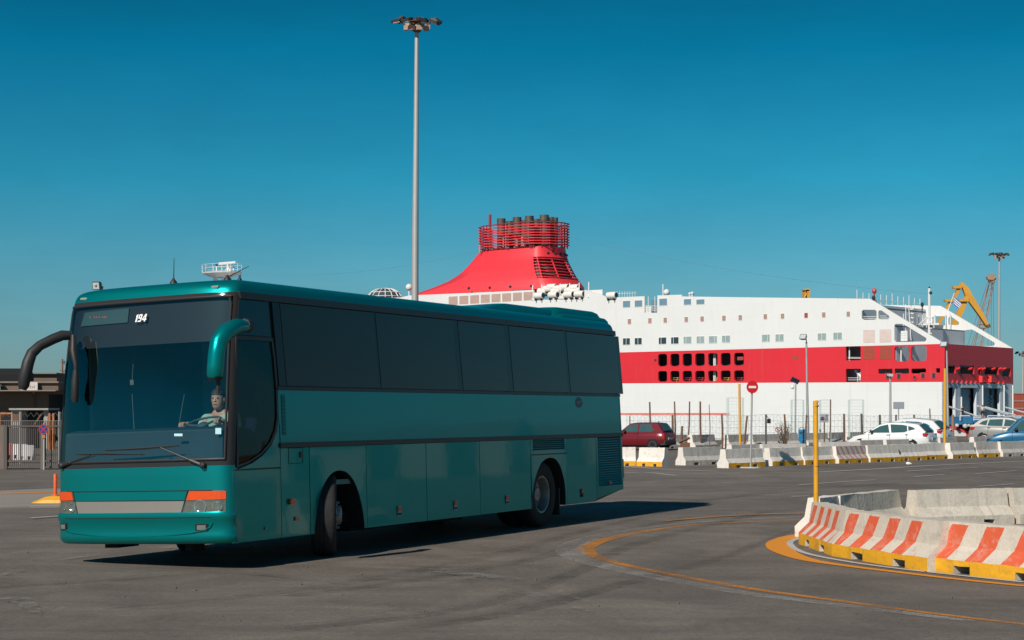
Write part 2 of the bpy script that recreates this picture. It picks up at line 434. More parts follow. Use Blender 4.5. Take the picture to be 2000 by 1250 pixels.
# traffic island at the left with its yellow kerb line
isl = [gnd(*p) for p in ((-120, 997), (60, 992), (160, 990), (260, 985), (260, 962), (100, 958), (-120, 968))]
mb = MB(); mb.prism([(p.x, p.y) for p in isl], lambda a, b, d: Vector((a, b, d)), -.05, .05)
struct(mb.build("traffic_island", conc, bevel=.02))
mb = MB(); e0, e1, e2 = at(-120, 967, CAMH * FPX / 164), at(60, 963, 39.4), at(150, 959.5, 40)
def topstripe(name, pts, w, z, m):
    mb = MB(); l = []; r_ = []
    for k, p in enumerate(pts):
        d = (pts[min(k + 1, len(pts) - 1)] - pts[max(k - 1, 0)]).normalized(); n = Vector((-d.y, d.x, 0))
        l.append(Vector((p.x, p.y, z)) + n * w / 2); r_.append(Vector((p.x, p.y, z)) - n * w / 2)
    mb.loft([l, r_], False, False); return struct(mb.build(name, m))
topstripe("yellow_line", [gnd(-100, 973), gnd(20, 968), gnd(150, 965)], .35, .055, yel2)
mb = MB(); random.seed(3)
# small stones and grit lying about on the road
grit = MB()
for k in range(110):
    px = random.uniform(0, 2000); py = random.uniform(900, 1215); p = gnd(px, py); s_ = random.uniform(.006, .02)
    grit.ball((p.x, p.y, s_ * .4), s_, 5, 3, (1, 1, .7))
o = grit.build("road_grit", mat("grit_stone", (.12, .105, .09), rough=.9, var=.4, scale=.4)); o["kind"] = "stuff"; o["label"] = "small stones and grit scattered on the road"; o["category"] = "grit"
# ================================================================== BUS
BYAW = R(90 - 25.95)
BM = frame(-3.276, 20.064, 0, BYAW)                        # local x = rearward, y = towards the far side
ROLLM = Matrix.Translation((0, 1.25, .5)) @ Matrix.Rotation(-.0343, 4, 'X') @ Matrix.Translation((0, -1.25, -.5))
BB = BM @ ROLLM                                             # the body leans on its springs in the turn
def SU(px, py, v=0.0):
    p = ray_plane(px, py, BB, 1, v); return (p.x, p.z)
def FV(px, py, u=0.05):
    p = ray_plane(px, py, BB, 0, u); return (p.y, p.z)
def BD(px, py, d):                                          # photo point at depth d in body coordinates
    return BB.inverted() @ at(px, py, d)
paint = mat("teal_paint", (.0, .24, .235), rough=.34, metal=.6, var=.06, scale=.9, bump=.08, bscale=1.3, coat=.36, dirt=.1, dirtcol=(.05, .06, .05))
paint.node_tree.nodes["Principled BSDF"].inputs["Specular Tint"].default_value = (.12, .9, .95, 1)
rubber = mat("black_rubber", (.022, .02, .021), rough=.55, var=.25, scale=6)
trimblk = mat("satin_black_trim", (.03, .027, .028), rough=.42, var=.2, scale=4)
dark = mat("dark_cavity", (.008, .008, .009), rough=.9)
wglass = mat("privacy_glass", (.052, .048, .047), rough=.05, var=.1, scale=.6, spec=.25, bump=.012, bscale=1.1)
wglass.node_tree.nodes["Principled BSDF"].inputs["Specular Tint"].default_value = (1, .62, .5, 1)
bandblk = mat("window_band_black", (.036, .032, .032), rough=.15, var=.1, spec=.2)
tyre_m = mat("tyre_rubber", (.018, .0175, .018), rough=.82, var=.35, scale=5, bump=.25, bscale=30, dirt=.5, dirtcol=(.05, .045, .04))
rim_m = mat("grey_rim_steel", (.3, .3, .3), rough=.42, metal=.55, var=.2, scale=6, dirt=.5)
silver = mat("silver_trim", (.40, .345, .30), rough=.38, metal=.55, var=.06, scale=3)
orange_l = mat("orange_lens", (.74, .075, .006), rough=.18, var=.15, scale=12, coat=.6)
chrome = mat("lamp_reflector", (.75, .76, .76), rough=.12, metal=.9, var=.15, scale=14)
lampgrey = mat("lamp_housing_grey", (.17, .17, .155), rough=.25, var=.35, scale=16, coat=.6)
redlens = mat("red_lens", (.42, .012, .012), rough=.2, coat=.5)
white_m = mat("white_print", (.85, .85, .82), rough=.5, var=.03)
wsglass = glassmat("windscreen_glass", (.86, .96, .96), .095)
drglass = glassmat("cab_side_glass", (.36, .38, .40), .012, hi=.22)
lampglass = glassmat("lamp_cover", (.86, .88, .86), .06)
bus = empty("coach_bus", BM, "large teal coach bus turning in the road with dark windows", "bus")
def bpart(mb, name, mats, parent=None, **k):
    return mb.build(name, mats, parent or bus, M=None if parent else ROLLM, **k)
NA, NN = .25, 3.0
def hw(z): return interp(z, [(.2, 1.235), (.5, 1.25), (1.36, 1.25), (2.05, 1.245), (3.2, 1.21)])
def fr(z): return interp(z, [(.25, .05), (.4, .012), (.6, .0), (1.18, .01), (1.6, .055), (2.2, .13), (2.8, .225), (3.15, .30), (3.3, .36)])
def rr(z): return interp(z, [(.3, 11.99), (.9, 12.03), (2.05, 11.95), (3.2, 11.87)])
def nu(v, z):
    q = min(abs((v - 1.25) / hw(z)), .9999)
    return fr(z) + NA * (1 - (1 - q ** NN) ** (1 / NN))
def NP(v, z, off=0.0):
    e = .004
    v = max(1.25 - hw(z) + 1e-4, min(1.25 + hw(z) - 1e-4, v))
    va, vb = max(v - e, 1.25 - hw(z) + 1e-5), min(v + e, 1.25 + hw(z) - 1e-5)
    n = Vector((-1, (nu(vb, z) - nu(va, z)) / (vb - va), (nu(v, z + e) - nu(v, z - e)) / (2 * e))).normalized()
    return Vector((nu(v, z), v, z)) + n * off
def SP(u, z, off=0.0): return Vector((u, 1.25 - hw(z) - off, z))       # near (left) side
def SPR(u, z, off=0.0): return Vector((u, 1.25 + hw(z) + off, z))
def NF(px, py):                                            # photo point -> (v, z) on the nose
    u = .05
    for _ in range(5):
        v, z = FV(px, py, u); v = max(.005, min(2.495, v)); u = nu(v, z)
    return v, z
def npatch(mb, c, d=.01, nx=10, nz=4, mi=0, d0=-.01):
    """thin curved slab on the nose, corners c = bl, br, tr, tl as (v, z)"""
    g = [[None] * (nx + 1) for _ in range(nz + 1)]; h = [[None] * (nx + 1) for _ in range(nz + 1)]
    for j in range(nz + 1):
        for i in range(nx + 1):
            s, t = i / nx, j / nz
            v = lerp(lerp(c[0][0], c[1][0], s), lerp(c[3][0], c[2][0], s), t)
            z = lerp(lerp(c[0][1], c[1][1], s), lerp(c[3][1], c[2][1], s), t)
            g[j][i] = NP(v, z, d); h[j][i] = NP(v, z, d0)
    mb.loft(g, False, False, mi)
    rim = [g[0][i] for i in range(nx + 1)] + [g[j][nx] for j in range(1, nz + 1)] + [g[nz][i] for i in range(nx - 1, -1, -1)] + [g[j][0] for j in range(nz - 1, 0, -1)]
    rin = [h[0][i] for i in range(nx + 1)] + [h[j][nx] for j in range(1, nz + 1)] + [h[nz][i] for i in range(nx - 1, -1, -1)] + [h[j][0] for j in range(nz - 1, 0, -1)]
    mb.loft([rim, rin], True, False, mi)
    return mb
SB = .27
# ---- side openings
FA = [SU(*p) for p in ((617, 1050), (618, 1010), (624, 975), (634, 945), (647, 926), (663, 919), (680, 925), (694, 945), (704, 975), (711, 1010), (714, 1036))]
RA = [SU(*p) for p in ((1038, 998), (1040, 965), (1047, 930), (1056, 907), (1066, 897), (1076, 894), (1087, 899), (1096, 915), (1102, 940), (1105, 965), (1106, 986))]
def smoothp(P):
    o = [P[0]]
    for k in range(len(P) - 1):
        a, b, c, d = (Vector(P[i]) for i in (max(k - 1, 0), k, k + 1, min(k + 2, len(P) - 1)))
        for t in (.25, .5, .75, 1): q = .5 * ((2 * b) + (c - a) * t + (2 * a - 5 * b + 4 * c - d) * t * t + (3 * b - a - 3 * c + d) * t ** 3); o.append((q.x, q.y))
    return o
FA, RA = smoothp(FA), smoothp(RA)
FA[0] = (FA[0][0], SB); FA[-1] = (FA[-1][0], SB); RA[0] = (RA[0][0], SB); RA[-1] = (RA[-1][0], SB)
DW = [SU(*p) for p in ((467, 663), (533, 666), (536.5, 700), (540, 760), (541, 815), (537, 840), (527, 864), (510, 884), (490, 898), (466, 908))]
US = {x: SU(x, y)[0] for x, y in ((455, 990), (550, 960), (606, 950), (717, 950), (834, 940), (938, 920), (1037, 900), (1107, 900), (1165, 900), (1219, 900))}
UE = 11.93
ZR = 1.345
bmat_mfn = lambda a, b: 1 if b > 2.05 else 0
zl = [SB, .4, .6, .9, 1.18, 1.36, 1.6, 2.05, 2.4, 2.8, 3.18]
outl = [(fr(z) + NA, z) for z in reversed(zl)] + FA + RA + [(SU(1163, 977)[0], SB), (UE, .47), (UE, 1.36), (UE - .03, 2.05), (UE - .10, 3.18)]
outl = [(fr(z) + NA, z) for z in reversed(zl)]
outl += [(FA[0][0], SB)] + FA[1:-1] + [(FA[-1][0], SB), (RA[0][0], SB)] + RA[1:-1] + [(RA[-1][0], SB), (10.75, SB), (UE, .43), (UE, 1.36), (UE - .03, 2.05), (UE - .10, 3.18)]
brk = [((.4, 1.36), (UE, 1.36)), ((.4, 2.05), (UE - .03, 2.05)), ((.3, .5), (FA[1][0], .5)), ((FA[-2][0] + .02, .5), (RA[1][0] - .02, .5)), ((RA[-2][0] + .03, .5), (UE, .5))]
mb = MB()
mb.prism(outl, lambda a, b, d: SP(a, b, d), -.022, -.022, holes=[DW], edges=brk, mfn=lambda a, b: 1 if (b > 2.05 or b < 1.34) else 0)
# teal waist skin stands in front of the carcass
w0 = [(fr(z) + NA, z) for z in (2.05, 1.8, 1.6, 1.36, 1.18)]
x550 = US[550]
waist = [(fr(2.05) + NA, 2.05)]
mb.prism([(x550 + .01, 1.36), (UE, 1.36), (UE - .03, 2.045), (DW[3][0] + .035, 2.045), (DW[4][0] + .04, DW[4][1]), (x550 + .01, 1.60)], lambda a, b, d: SP(a, b, d), -.02, 0.0)
# far side, one skin with its own window band
mb.prism([(fr(z) + NA, z) for z in reversed(zl)] + [(p[0], p[1]) for p in FA[0:1]] + FA[1:-1] + [FA[-1], RA[0]] + RA[1:-1] + [RA[-1], (10.75, SB), (UE, .43), (UE, 1.36), (UE - .03, 2.05), (UE - .10, 3.18)],
         lambda a, b, d: SPR(a, b, d), 0, 0, edges=brk[:2], mfn=lambda a, b: 1 if b > 2.05 else 0)
# nose below the windscreen
ths = [R(-90 + 180 * k / 40) for k in range(41)]
def nring(z, off=0): 
    o = []
    for t in ths:
        q = math.copysign(abs(math.sin(t)) ** (2 / NN), math.sin(t))
        o.append(NP(1.25 + hw(z) * q, z, off))
    o[0] = Vector((fr(z) + NA, 1.25 - hw(z), z)); o[-1] = Vector((fr(z) + NA, 1.25 + hw(z), z))
    return o
mb.loft([nring(z) for z in (.64, .75, .9, 1.05, 1.17)], False, False)
mb.loft([nring(z) for z in (1.17, 1.20, 1.245)], False, False, 1)
mb.loft([nring(z) for z in (3.13, 3.155, 3.18)], False, False, 1)
# corner pillars either side of the windscreen
for s in (0, 1):
    idx = range(0, 5) if s == 0 else range(36, 41)
    mb.loft([[nring(z)[i] for i in idx] for z in (1.24, 1.6, 2.05, 2.4, 2.8, 3.14)], False, False, 1)
# tail
def rring(z):
    w, r_, u = hw(z), .13, rr(z); o = [Vector((UE - (0 if z < 2 else .03 if z < 2.1 else .1), 1.25 - w, z))]
    for k in range(7):
        a = R(90 * k / 6); o.append(Vector((u - r_ + r_ * math.sin(a), 1.25 - w + r_ - r_ * math.cos(a), z)))
    o2 = [Vector((p.x, 2.5 - p.y, p.z)) for p in reversed(o)]
    return o + o2
mb.loft([rring(z) for z in (.43, .6, .9, 1.36, 2.05, 2.4, 3.18)], False, False)
body = bpart(mb, "body", [paint, bandblk], smooth=28)
# ---- luggage flaps with real gaps between them
def flap(name, poly, mats=None, holes=(), parent=None):
    mb = MB(); mb.prism(poly, lambda a, b, d: SP(a, b, d), -.02, 0.0, holes=holes)
    return bpart(mb, name, mats or paint, parent, bevel=.004, seg=1)
G = .006
X = US
def rect(a, b, z0=SB, z1=ZR): return [(a + G, z0), (b - G, z0), (b - G, z1), (a + G, z1)]
zmid = SU(500, 916)[1]
flap("service_flap", [(X[455] + G, SB + .0), (X[550] - G, SB), (X[550] - G, zmid - G), (X[455] + G, zmid - G)])
cw = [(p[0], p[1] - .035) for p in DW[4:]]; 
upper = [(X[455] + G, zmid + G), (X[550] - G, zmid + G), (X[550] - G, ZR), (X[550] - G, 1.62), (DW[4][0] + .045, DW[4][1]), (DW[5][0] + .045, DW[5][1] - .012), (DW[6][0] + .04, DW[6][1] - .025), (DW[7][0] + .03, DW[7][1] - .035), (DW[8][0] + .02, DW[8][1] - .04), (DW[9][0], DW[9][1] - .045), (X[455] + G + .02, 1.15)]
flap("cab_panel", upper)
fl = flap("luggage_flap", rect(X[550], X[606]))
arch = [(X[606] + G, SB), (FA[0][0], SB)] + FA[1:-1] + [(FA[-1][0], SB), (X[717] - G, SB), (X[717] - G, ZR), (X[606] + G, ZR)]
flap("front_wheel_panel", arch)
flap("luggage_flap", rect(X[717], X[834])); flap("luggage_flap", rect(X[834], X[938])); flap("luggage_flap", rect(X[938], X[1037]))
g0, g1 = SU(1040, 853), SU(1103, 879); zg0, zg1 = SU(1072, 879)[1], SU(1072, 855)[1]
archr = [(X[1037] + G, SB), (RA[0][0], SB)] + RA[1:-1] + [(RA[-1][0], SB), (X[1107] - G, SB), (X[1107] - G, zg0 - .07), (X[1037] + G, zg0 - .07)]
flap("rear_wheel_panel", archr)
vf = flap("vent_flap", rect(X[1037], X[1107], zg0 - .07 + 2 * G, ZR), holes=[[(g0[0], zg0), (g1[0], zg0), (g1[0], zg1), (g0[0], zg1)]])
flap("luggage_flap", [(X[1107] + G, SB), (10.7, SB), (X[1165] - G, .30), (X[1165] - G, ZR), (X[1107] + G, ZR)])
h0, h1 = SU(1168, 900)[0], SU(1213, 900)[0]; zh0, zh1 = SU(1190, 949)[1], SU(1190, 853)[1]
ef = flap("engine_flap", [(X[1165] + G, .31), (UE - G, .43), (UE - G, ZR), (X[1165] + G, ZR)], holes=[[(h0, zh0), (h1, zh0), (h1, zh1), (h0, zh1)]])
def louvres(parent, a, b, z0, z1, n):
    mb = MB(); hgt = (z1 - z0) / n
    for k in range(n):
        z = z0 + hgt * k
        mb.prism([(-.016, z + hgt * .15), (.004, z + hgt * .0), (.004, z + hgt * .14), (-.016, z + hgt * .9)], lambda d, zz, u: SP(u, zz, d), a, b)
    o = mb.build("louvre", paint, parent)
    return o
louvres(vf, g0[0], g1[0], zg0, zg1, 6)
louvres(ef, h0, h1, zh0, zh1, 21)
# thin upright grille behind the cab window
mb = MB()
a0, z0 = SU(551.5, 850); a1, z1 = SU(557, 771)
mb.prism([(a0, z0), (a1, z0), (a1, z1), (a0, z1)], lambda a, b, d: SP(a, b, d), 0, .002, mi=0)
for k in range(30):
    z = lerp(z0, z1, (k + .5) / 30)
    mb.prism([(a0, z - .004), (a1, z - .004), (a1, z + .004), (a0, z + .004)], lambda a, b, d: SP(a, b, d), .002, .007, mi=1)
bpart(mb, "air_grille", [dark, paint])
# ---- rub rail, gutter rail
mb = MB(); mb.prism([(X[550] - .02, ZR + .003), (UE + .02, ZR + .003), (UE + .02, ZR + .063), (X[550] - .02, ZR + .063)], lambda a, b, d: SP(a, b, d), -.015, .018)
mb.prism([(X[550] - .02, ZR + .02), (UE + .02, ZR + .02), (UE + .02, ZR + .046), (X[550] - .02, ZR + .046)], lambda a, b, d: SP(a, b, d), .018, .024)
bpart(mb, "rub_rail", trimblk, bevel=.004, seg=1)
mb = MB(); mb.prism([(.5, 3.10), (UE - .09, 3.10), (UE - .10, 3.185), (.48, 3.185)], lambda a, b, d: SP(a, b, d), -.02, .022)
mb.prism([(DW[3][0] + .02, 2.04), (UE - .03, 2.04), (UE - .03, 2.085), (DW[3][0] + .02, 2.085)], lambda a, b, d: SP(a, b, d), -.02, .013)
bpart(mb, "window_trim", trimblk, bevel=.004, seg=1)
# ---- side windows
wx = [(556, 736), (741, 891), (901, 990), (1000, 1105), (1111, 1207)]
for a, b in wx:
    ua, ub = SU(a, 690)[0], SU(b, 690)[0]
    mb = MB(); mb.prism([(ua + .03, 2.095), (ub + .03, 2.095), (ub - .03, 3.09), (ua - .03, 3.09)], lambda a, b, d: SP(a, b, d), -.015, .008)
    bpart(mb, "window", wglass)
for a, b in zip([(0, 541)] + wx, wx + [(1214, 0)]):
    ua, ub = SU(a[1], 690)[0] + .035, SU(b[0], 690)[0] + .025
    if b[0] == 0: ub = UE - .1
    mb = MB(); mb.prism([(ua - .03 + .03, 2.09), (ub + .0, 2.09), (ub - .06, 3.095), (ua - .06, 3.095)], lambda a, b, d: SP(a, b, d), -.015, .003)
    bpart(mb, "window_pillar", bandblk)
c0, c1 = SU(468, 640), SU(531, 640)
mb = MB(); mb.prism([(c0[0] - .03, SU(500, 655)[1]), (c1[0], SU(500, 655)[1]), (c1[0] - .02, 3.09), (c0[0] + .05, 3.09)], lambda a, b, d: SP(a, b, d), -.015, .006)
bpart(mb, "corner_window", mat("corner_black_glass", (.02, .019, .022), rough=.12, spec=.4))
mb = MB(); mb.prism([(9.6 - k * 1.9 + e, zz) for k in (0,) for e, zz in ((0, 2.12), (2.2, 2.12), (2.2, 3.06), (0, 3.06))], lambda a, b, d: SPR(a, b, d), -.01, .01)
for k in range(5):
    a = .9 + k * 1.75
    mb.prism([(a, 2.12), (a + 1.68, 2.12), (a + 1.68, 3.06), (a, 3.06)], lambda a, b, d: SPR(a, b, d), -.01, .01)
bpart(mb, "far_side_windows", wglass)
mb = MB(); mb.prism(rrect(.3, 2.2, 2.15, 3.05, .1), lambda a, b, d: Vector((rr(b) + d, a, b)), -.01, .012); bpart(mb, "rear_window", wglass)
# ---- cab side window
mb = MB(); mb.prism(DW, lambda a, b, d: SP(a, b, d), -.016, -.010)
dwin = bpart(mb, "cab_window", drglass)
cen = (sum(p[0] for p in DW) / len(DW), sum(p[1] for p in DW) / len(DW))
out_ = [(p[0] + .035 * (1 if p[0] > cen[0] else -1) * (1 if abs(p[0] - cen[0]) > .2 else .3), p[1] + .03 * (1 if p[1] > cen[1] else -1)) for p in DW]
mb = MB(); mb.prism(out_, lambda a, b, d: SP(a, b, d), -.02, .004, holes=[DW])
mb.prism([(DW[0][0] - .03, DW[0][1] + .0), (DW[1][0] + .02, DW[0][1]), (DW[1][0] + .02, DW[0][1] + .045), (DW[0][0] - .03, DW[0][1] + .045)], lambda a, b, d: SP(a, b, d), .004, .009)
mb.build("window_frame", trimblk, dwin)
# ---- windscreen
qe = .955
WZ0, WZ1 = 1.235, 3.135
mb = MB(); rows = []
for z in (1.24, 1.4, 1.6, 1.9, 2.2, 2.5, 2.8, 3.0, 3.13):
    rows.append([NP(1.25 + hw(z) * qe * k / 16, z, .004) for k in range(-16, 17)])
mb.loft(rows, False, False)
ws = bpart(mb, "windscreen", wsglass, smooth=40)
mb = MB()
for s in (-1, 1):
    mb.tube([NP(1.25 + s * hw(z) * qe, z, .006) for z in (1.24, 1.5, 1.9, 2.3, 2.7, 3.05)] + [NP(1.25 + s * hw(3.1) * (qe - .015), 3.11, .006)], .014, 6)
for z in (1.243, 3.128):
    mb.tube([NP(1.25 + hw(z) * qe * k / 16, z, .006) for k in range(-16, 17)], .016, 6)
mb.build("seal", trimblk, ws, smooth=50)
# visor band behind the top of the glass, with the destination display
zb = NF(290, 672)[1]
mb = MB(); rows = [[NP(1.25 + hw(z) * (qe + .01) * k / 16, z, -.035) for k in range(-16, 17)] for z in (zb, zb + .3, 3.13)]
mb.loft(rows, False, False)
bpart(mb, "sun_blind", mat("navy_blind", (.003, .006, .012), rough=.7, var=.08), smooth=40)
dc = [NF(155, 637), NF(247, 629), NF(250, 601), NF(163, 610)]
mb = MB(); npatch(mb, dc, -.02, 6, 1, d0=-.03)
disp = bpart(mb, "destination_display", mat("display_grey", (.045, .085, .09), rough=.4, var=.05))
for px in (173, 182, 186, 191, 198, 201, 204):
    mb = MB(); v, z = NF(px, 620); npatch(mb, [(v, z), (v - .012, z), (v - .012, z + .014), (v, z + .014)], -.016, 1, 1, d0=-.019)
    mb.build("led_dot", mat("red_led", (.5, .05, .03), rough=.5, emit=((.8, .1, .05), .4)), disp)
mb = MB(); hgt_ = .092; sx_ = 0.0
for poly, hole, adv in (([(.06, 0), (.3, 0), (.3, 1), (.16, 1), (0, .86), (0, .70), (.06, .72)], None, .42),
                        ([(.02, 0), (.46, 0), (.56, .1), (.56, .9), (.46, 1), (.1, 1), (0, .9), (0, .5), (.1, .4), (.36, .4), (.36, .17), (.02, .17)], [(.19, .57), (.37, .57), (.37, .83), (.19, .83)], .66),
                        ([(.34, 0), (.55, 0), (.55, .2), (.66, .2), (.66, .37), (.55, .37), (.55, 1), (.32, 1), (0, .4), (0, .2), (.34, .2)], [(.34, .37), (.34, .76), (.17, .37)], .66)):
    fx_ = lambda p: ((p[0] + sx_ - .87 + .22 * p[1]) * hgt_, p[1] * hgt_)
    mb.prism([fx_(p) for p in poly], lambda a, b, d: Vector((a, b, d)), 0, .002, holes=[[fx_(p) for p in hole]] if hole else ()); sx_ += adv
fn_ = mb.build("fleet_number", white_m, ws)
v, z = NF(275, 629); p0 = NP(v, z, .012); p1 = NP(v - .1, z, .012); p2 = NP(v, z + .1, .012)
ax = (p1 - p0).normalized(); az = (p2 - p0).normalized(); an = ax.cross(az)
fm = Matrix((ax, az, an)).transposed().to_4x4(); fm.translation = p0; fn_.matrix_local = fm
mb = MB()
for (a, b, c, d) in ((341, 847, 357, 852), (421, 836, 432, 848)):
    mb = MB(); npatch(mb, [NF(a, d), NF(c, d), NF(c, b), NF(a, b)], .008, 1, 1, d0=.005)
    mb.build("sticker", mat("pale_sticker", (.45, .7, .72), rough=.6), ws)
# ---- interior
mb = MB()
mb.box(.25, 6.0, .06, 2.44, .86, .92)                     # floor
mb.box(3.0, 3.05, .06, 2.44, .92, 3.1)                    # dark saloon behind
mb.box(.7, 3.0, 2.40, 2.44, .92, 3.1); mb.box(.5, 3.0, .06, 2.44, 3.08, 3.12)
bpart(mb, "cab_interior", mat("cab_lining", (.14, .25, .26), rough=.8, var=.2))
zd = NF(290, 838)[1]
mb = MB()
mb.prism([(.06, .92), (.75, .92), (.75, zd - .12), (.62, zd - .02), (.3, zd + .01), (.12, zd - .02)], lambda u, z, v: Vector((u + nu(max(.1, min(2.4, v)), 1.4) * .5, v, z)), .1, 2.4)
bpart(mb, "dashboard", mat("dash_navy", (.008, .017, .026), rough=.6, var=.2), bevel=.02)
hp = Vector(ray_plane(426, 780, BB, 0, .98))               # the driver's head
mb = MB()
sx, sy = hp.x + .06, hp.y
mb.box(sx - .05, sx + .45, sy - .24, sy + .24, 1.24, 1.38)
mb.loft([[Vector((sx + .33 + (z - 1.38) * .25 + dx, sy + w * s_, z)) for dx, s_ in ((-.05, -.7), (0, -1), (.07, -.8), (.08, 0), (.07, .8), (0, 1), (-.05, .7), (-.03, 0))] for z, w in ((1.36, .23), (1.6, .25), (1.85, .24), (1.98, .15), (2.16, .14), (2.2, .1))])
mb.box(sx + .1, sx + .35, sy - .12, sy + .12, .92, 1.24)
bpart(mb, "driver_seat", mat("seat_blue", (.012, .03, .12), rough=.8, var=.3, scale=8), bevel=.02, smooth=40)
wc = Vector(ray_plane(396, 829, BB, 0, .60))
SWM = Matrix.Translation(wc) @ Matrix.Rotation(R(-62), 4, 'Y')
SWM = Matrix.Translation(wc) @ Matrix.Rotation(R(-22), 4, 'Y')
mb = MB()
mb.tube([SWM @ Vector((.235 * math.cos(t), .235 * math.sin(t), 0)) for t in [2 * math.pi * k / 24 for k in range(25)]], .016, 6, cap=False)
for a in (90, 210, 330): mb.tube([SWM @ Vector((0, 0, -.02)), SWM @ Vector((.23 * math.cos(R(a)), .23 * math.sin(R(a)), 0))], .014, 5)
mb.lathe([(.06, -.05), (.07, 0), (.04, .02)], 12, SWM); mb.tube([SWM @ Vector((0, 0, -.03)), wc + Vector((-.12, 0, -.3))], .035, 6)
bpart(mb, "steering_wheel", mat("wheel_grey", (.05, .06, .062), rough=.5), smooth=50)
rodm = mat("pale_rod", (.10, .11, .10), rough=.5)
for a, b in (((262, 838), (258, 770)), ((349, 832), (360, 770))):
    mb = MB(); mb.tube([ray_plane(*a, BB, 0, .7), ray_plane(*b, BB, 0, .72)], .004, 5); bpart(mb, "cab_rod", rodm)
mb = MB()
mb.tube([ray_plane(258, 745, BB, 0, .5), ray_plane(262, 680, BB, 0, .5)], .004, 5); mb.box(.49, .51, *sorted((ray_plane(255, 750, BB, 0, .5).y, ray_plane(262, 750, BB, 0, .5).y)), *sorted((ray_plane(255, 752, BB, 0, .5).z, ray_plane(255, 742, BB, 0, .5).z)))
bpart(mb, "blind_cord", rodm)
# ---- roof
mb = MB()
def roofring(z, ins):
    w = hw(3.18) - ins; o = []
    r_ = min(.34, w * .9)
    f0 = fr(3.18) + ins * 1.5
    for t in ths:
        q = math.copysign(abs(math.sin(t)) ** (2 / NN), math.sin(t))
        o.append(Vector((f0 + NA * (1 - abs(math.cos(t)) ** (2 / NN)), 1.25 + w * q, z)))
    u1 = 11.87 - ins * .7
    o.append(Vector((u1 - .12, 1.25 + w, z)))
    for k in range(1, 6):
        a = R(90 * k / 5); o.append(Vector((u1 - .12 + .12 * math.sin(a), 1.25 + w - .12 + .12 * math.cos(a), z)))
    for k in range(5, 0, -1):
        a = R(90 * k / 5); o.append(Vector((u1 - .12 + .12 * math.sin(a), 1.25 - w + .12 - .12 * math.cos(a), z)))
    o.append(Vector((u1 - .12, 1.25 - w, z)))
    return o
mb.loft([roofring(z, i) for z, i in ((3.18, 0), (3.205, .005), (3.23, .011), (3.255, .019), (3.28, .032), (3.305, .056), (3.325, .09), (3.343, .145), (3.358, .25), (3.372, .4), (3.382, .65), (3.386, .95))])
roof = bpart(mb, "roof", paint, smooth=50)
def pod(name, u0, u1, v0, v1, z0, z1, fl, r_=.12):
    mb = MB(); rings = []
    for z, i in ((z0, 0), (lerp(z0, z1, .5), .02), (lerp(z0, z1, .8), .06), (z1 - .01, .13), (z1, .22)):
        k = (z - z0) / (z1 - z0)
        rings.append([Vector((x, y, z)) for x, y in rrect(u0 + i + fl * k, u1 - i * .7, v0 + i, v1 - i, r_ + .1, 5)])
    mb.loft(rings); return bpart(mb, name, paint, roof and None, smooth=45)
pa = SU(948, 602, .45)[0]; pb = SU(1188, 625, .45)[0]; pm = SU(1066, 600, .45)[0]
pod("roof_pod", pa - .6, pm + .5, .42, 2.1, 3.33, 3.53, 1.3)
pod("roof_unit", pm + .0, pb - .35, .36, 2.14, 3.32, 3.565, .28)
pod("roof_ledge", pm + .05, pb - .22, .27, 2.23, 3.30, 3.46, .2)
for px, py in ((424, 561), (168, 584.5)):
    v, z = FV(px, py, .42)
    mb = MB(); mb.box(.37, .45, v - .05, v + .05, z - .014, z + .016)
    bpart(mb, "roof_marker_lamp", mat("marker_grey", (.3, .3, .27), rough=.3), bevel=.006, seg=1)
def antenna(px0, py0, px1, py1, d, base=.05):
    a = BD(px0, py0, d); b = BD(px1, py1, d)
    mb = MB(); mb.lathe([(base, -.05), (base * .9, .0), (base * .4, .03), (.012, .05)], 10, Matrix.Translation(a)); mb.tube([a + Vector((0, 0, .02)), b], [.008, .004], 5)
    return bpart(mb, "antenna", rubber, smooth=50)
antenna(339, 551, 340, 504, 21.6); antenna(444, 545, 486, 520, 21.0, .05); antenna(468, 546, 471, 536, 20.9, .03)
# ---- bumper and front mask
mb = MB()
mb.loft([nring(z, o) for z, o in ((.645, -.01), (.643, .03), (.625, .036), (.56, .03), (.545, .022), (.40, .02), (.375, .034), (.33, .035), (.285, .01), (.265, -.03), (.26, -.10))], False, False)
bump_ = bpart(mb, "bumper", paint, smooth=55)
mb = MB(); lip = [NF(*p) for p in ((122, 1024), (126, 1032), (146, 1040), (180, 1044), (220, 1046.5), (260, 1047), (300, 1046), (340, 1043.5), (375, 1040), (400, 1035), (412, 1029), (416, 1020))]
mb.tube([NP(v, z, .022) for v, z in lip], .015, 8); mb.build("lip_crease", paint, bump_, smooth=60)
v0, z0 = NF(384, 1036); v1, z1 = NF(407, 1023)
for c in ((384, 1036, 408, 1023), (123, 1034, 134, 1022)):
    q = [NF(c[0], c[1]), NF(c[2], c[1]), NF(c[2], c[3]), NF(c[0], c[3])]
    mb = MB(); npatch(mb, q, .034, 4, 2, d0=.0); fo = mb.build("fog_lamp", dark, bump_)
    q2 = [(lerp(a[0], (q[0][0] + q[2][0]) / 2, .3), lerp(a[1], (q[0][1] + q[2][1]) / 2, .3)) for a in q]
    mb = MB(); npatch(mb, q2, .038, 3, 2, d0=.03); mb.build("lens", lampgrey, fo)
def nline(mb, pts, wdt, d):
    pts = [NF(*p) for p in pts]
    for (a, za), (b, zb_) in zip(pts, pts[1:]):
        if abs(a - b) > abs(za - zb_): npatch(mb, [(a, za - wdt), (b, zb_ - wdt), (b, zb_ + wdt), (a, za + wdt)], d, 14, 1, d0=-.005)
        else: npatch(mb, [(a - wdt, za), (a + wdt, za), (b + wdt, zb_), (b - wdt, zb_)], d, 1, 6, d0=-.005)
mb = MB()
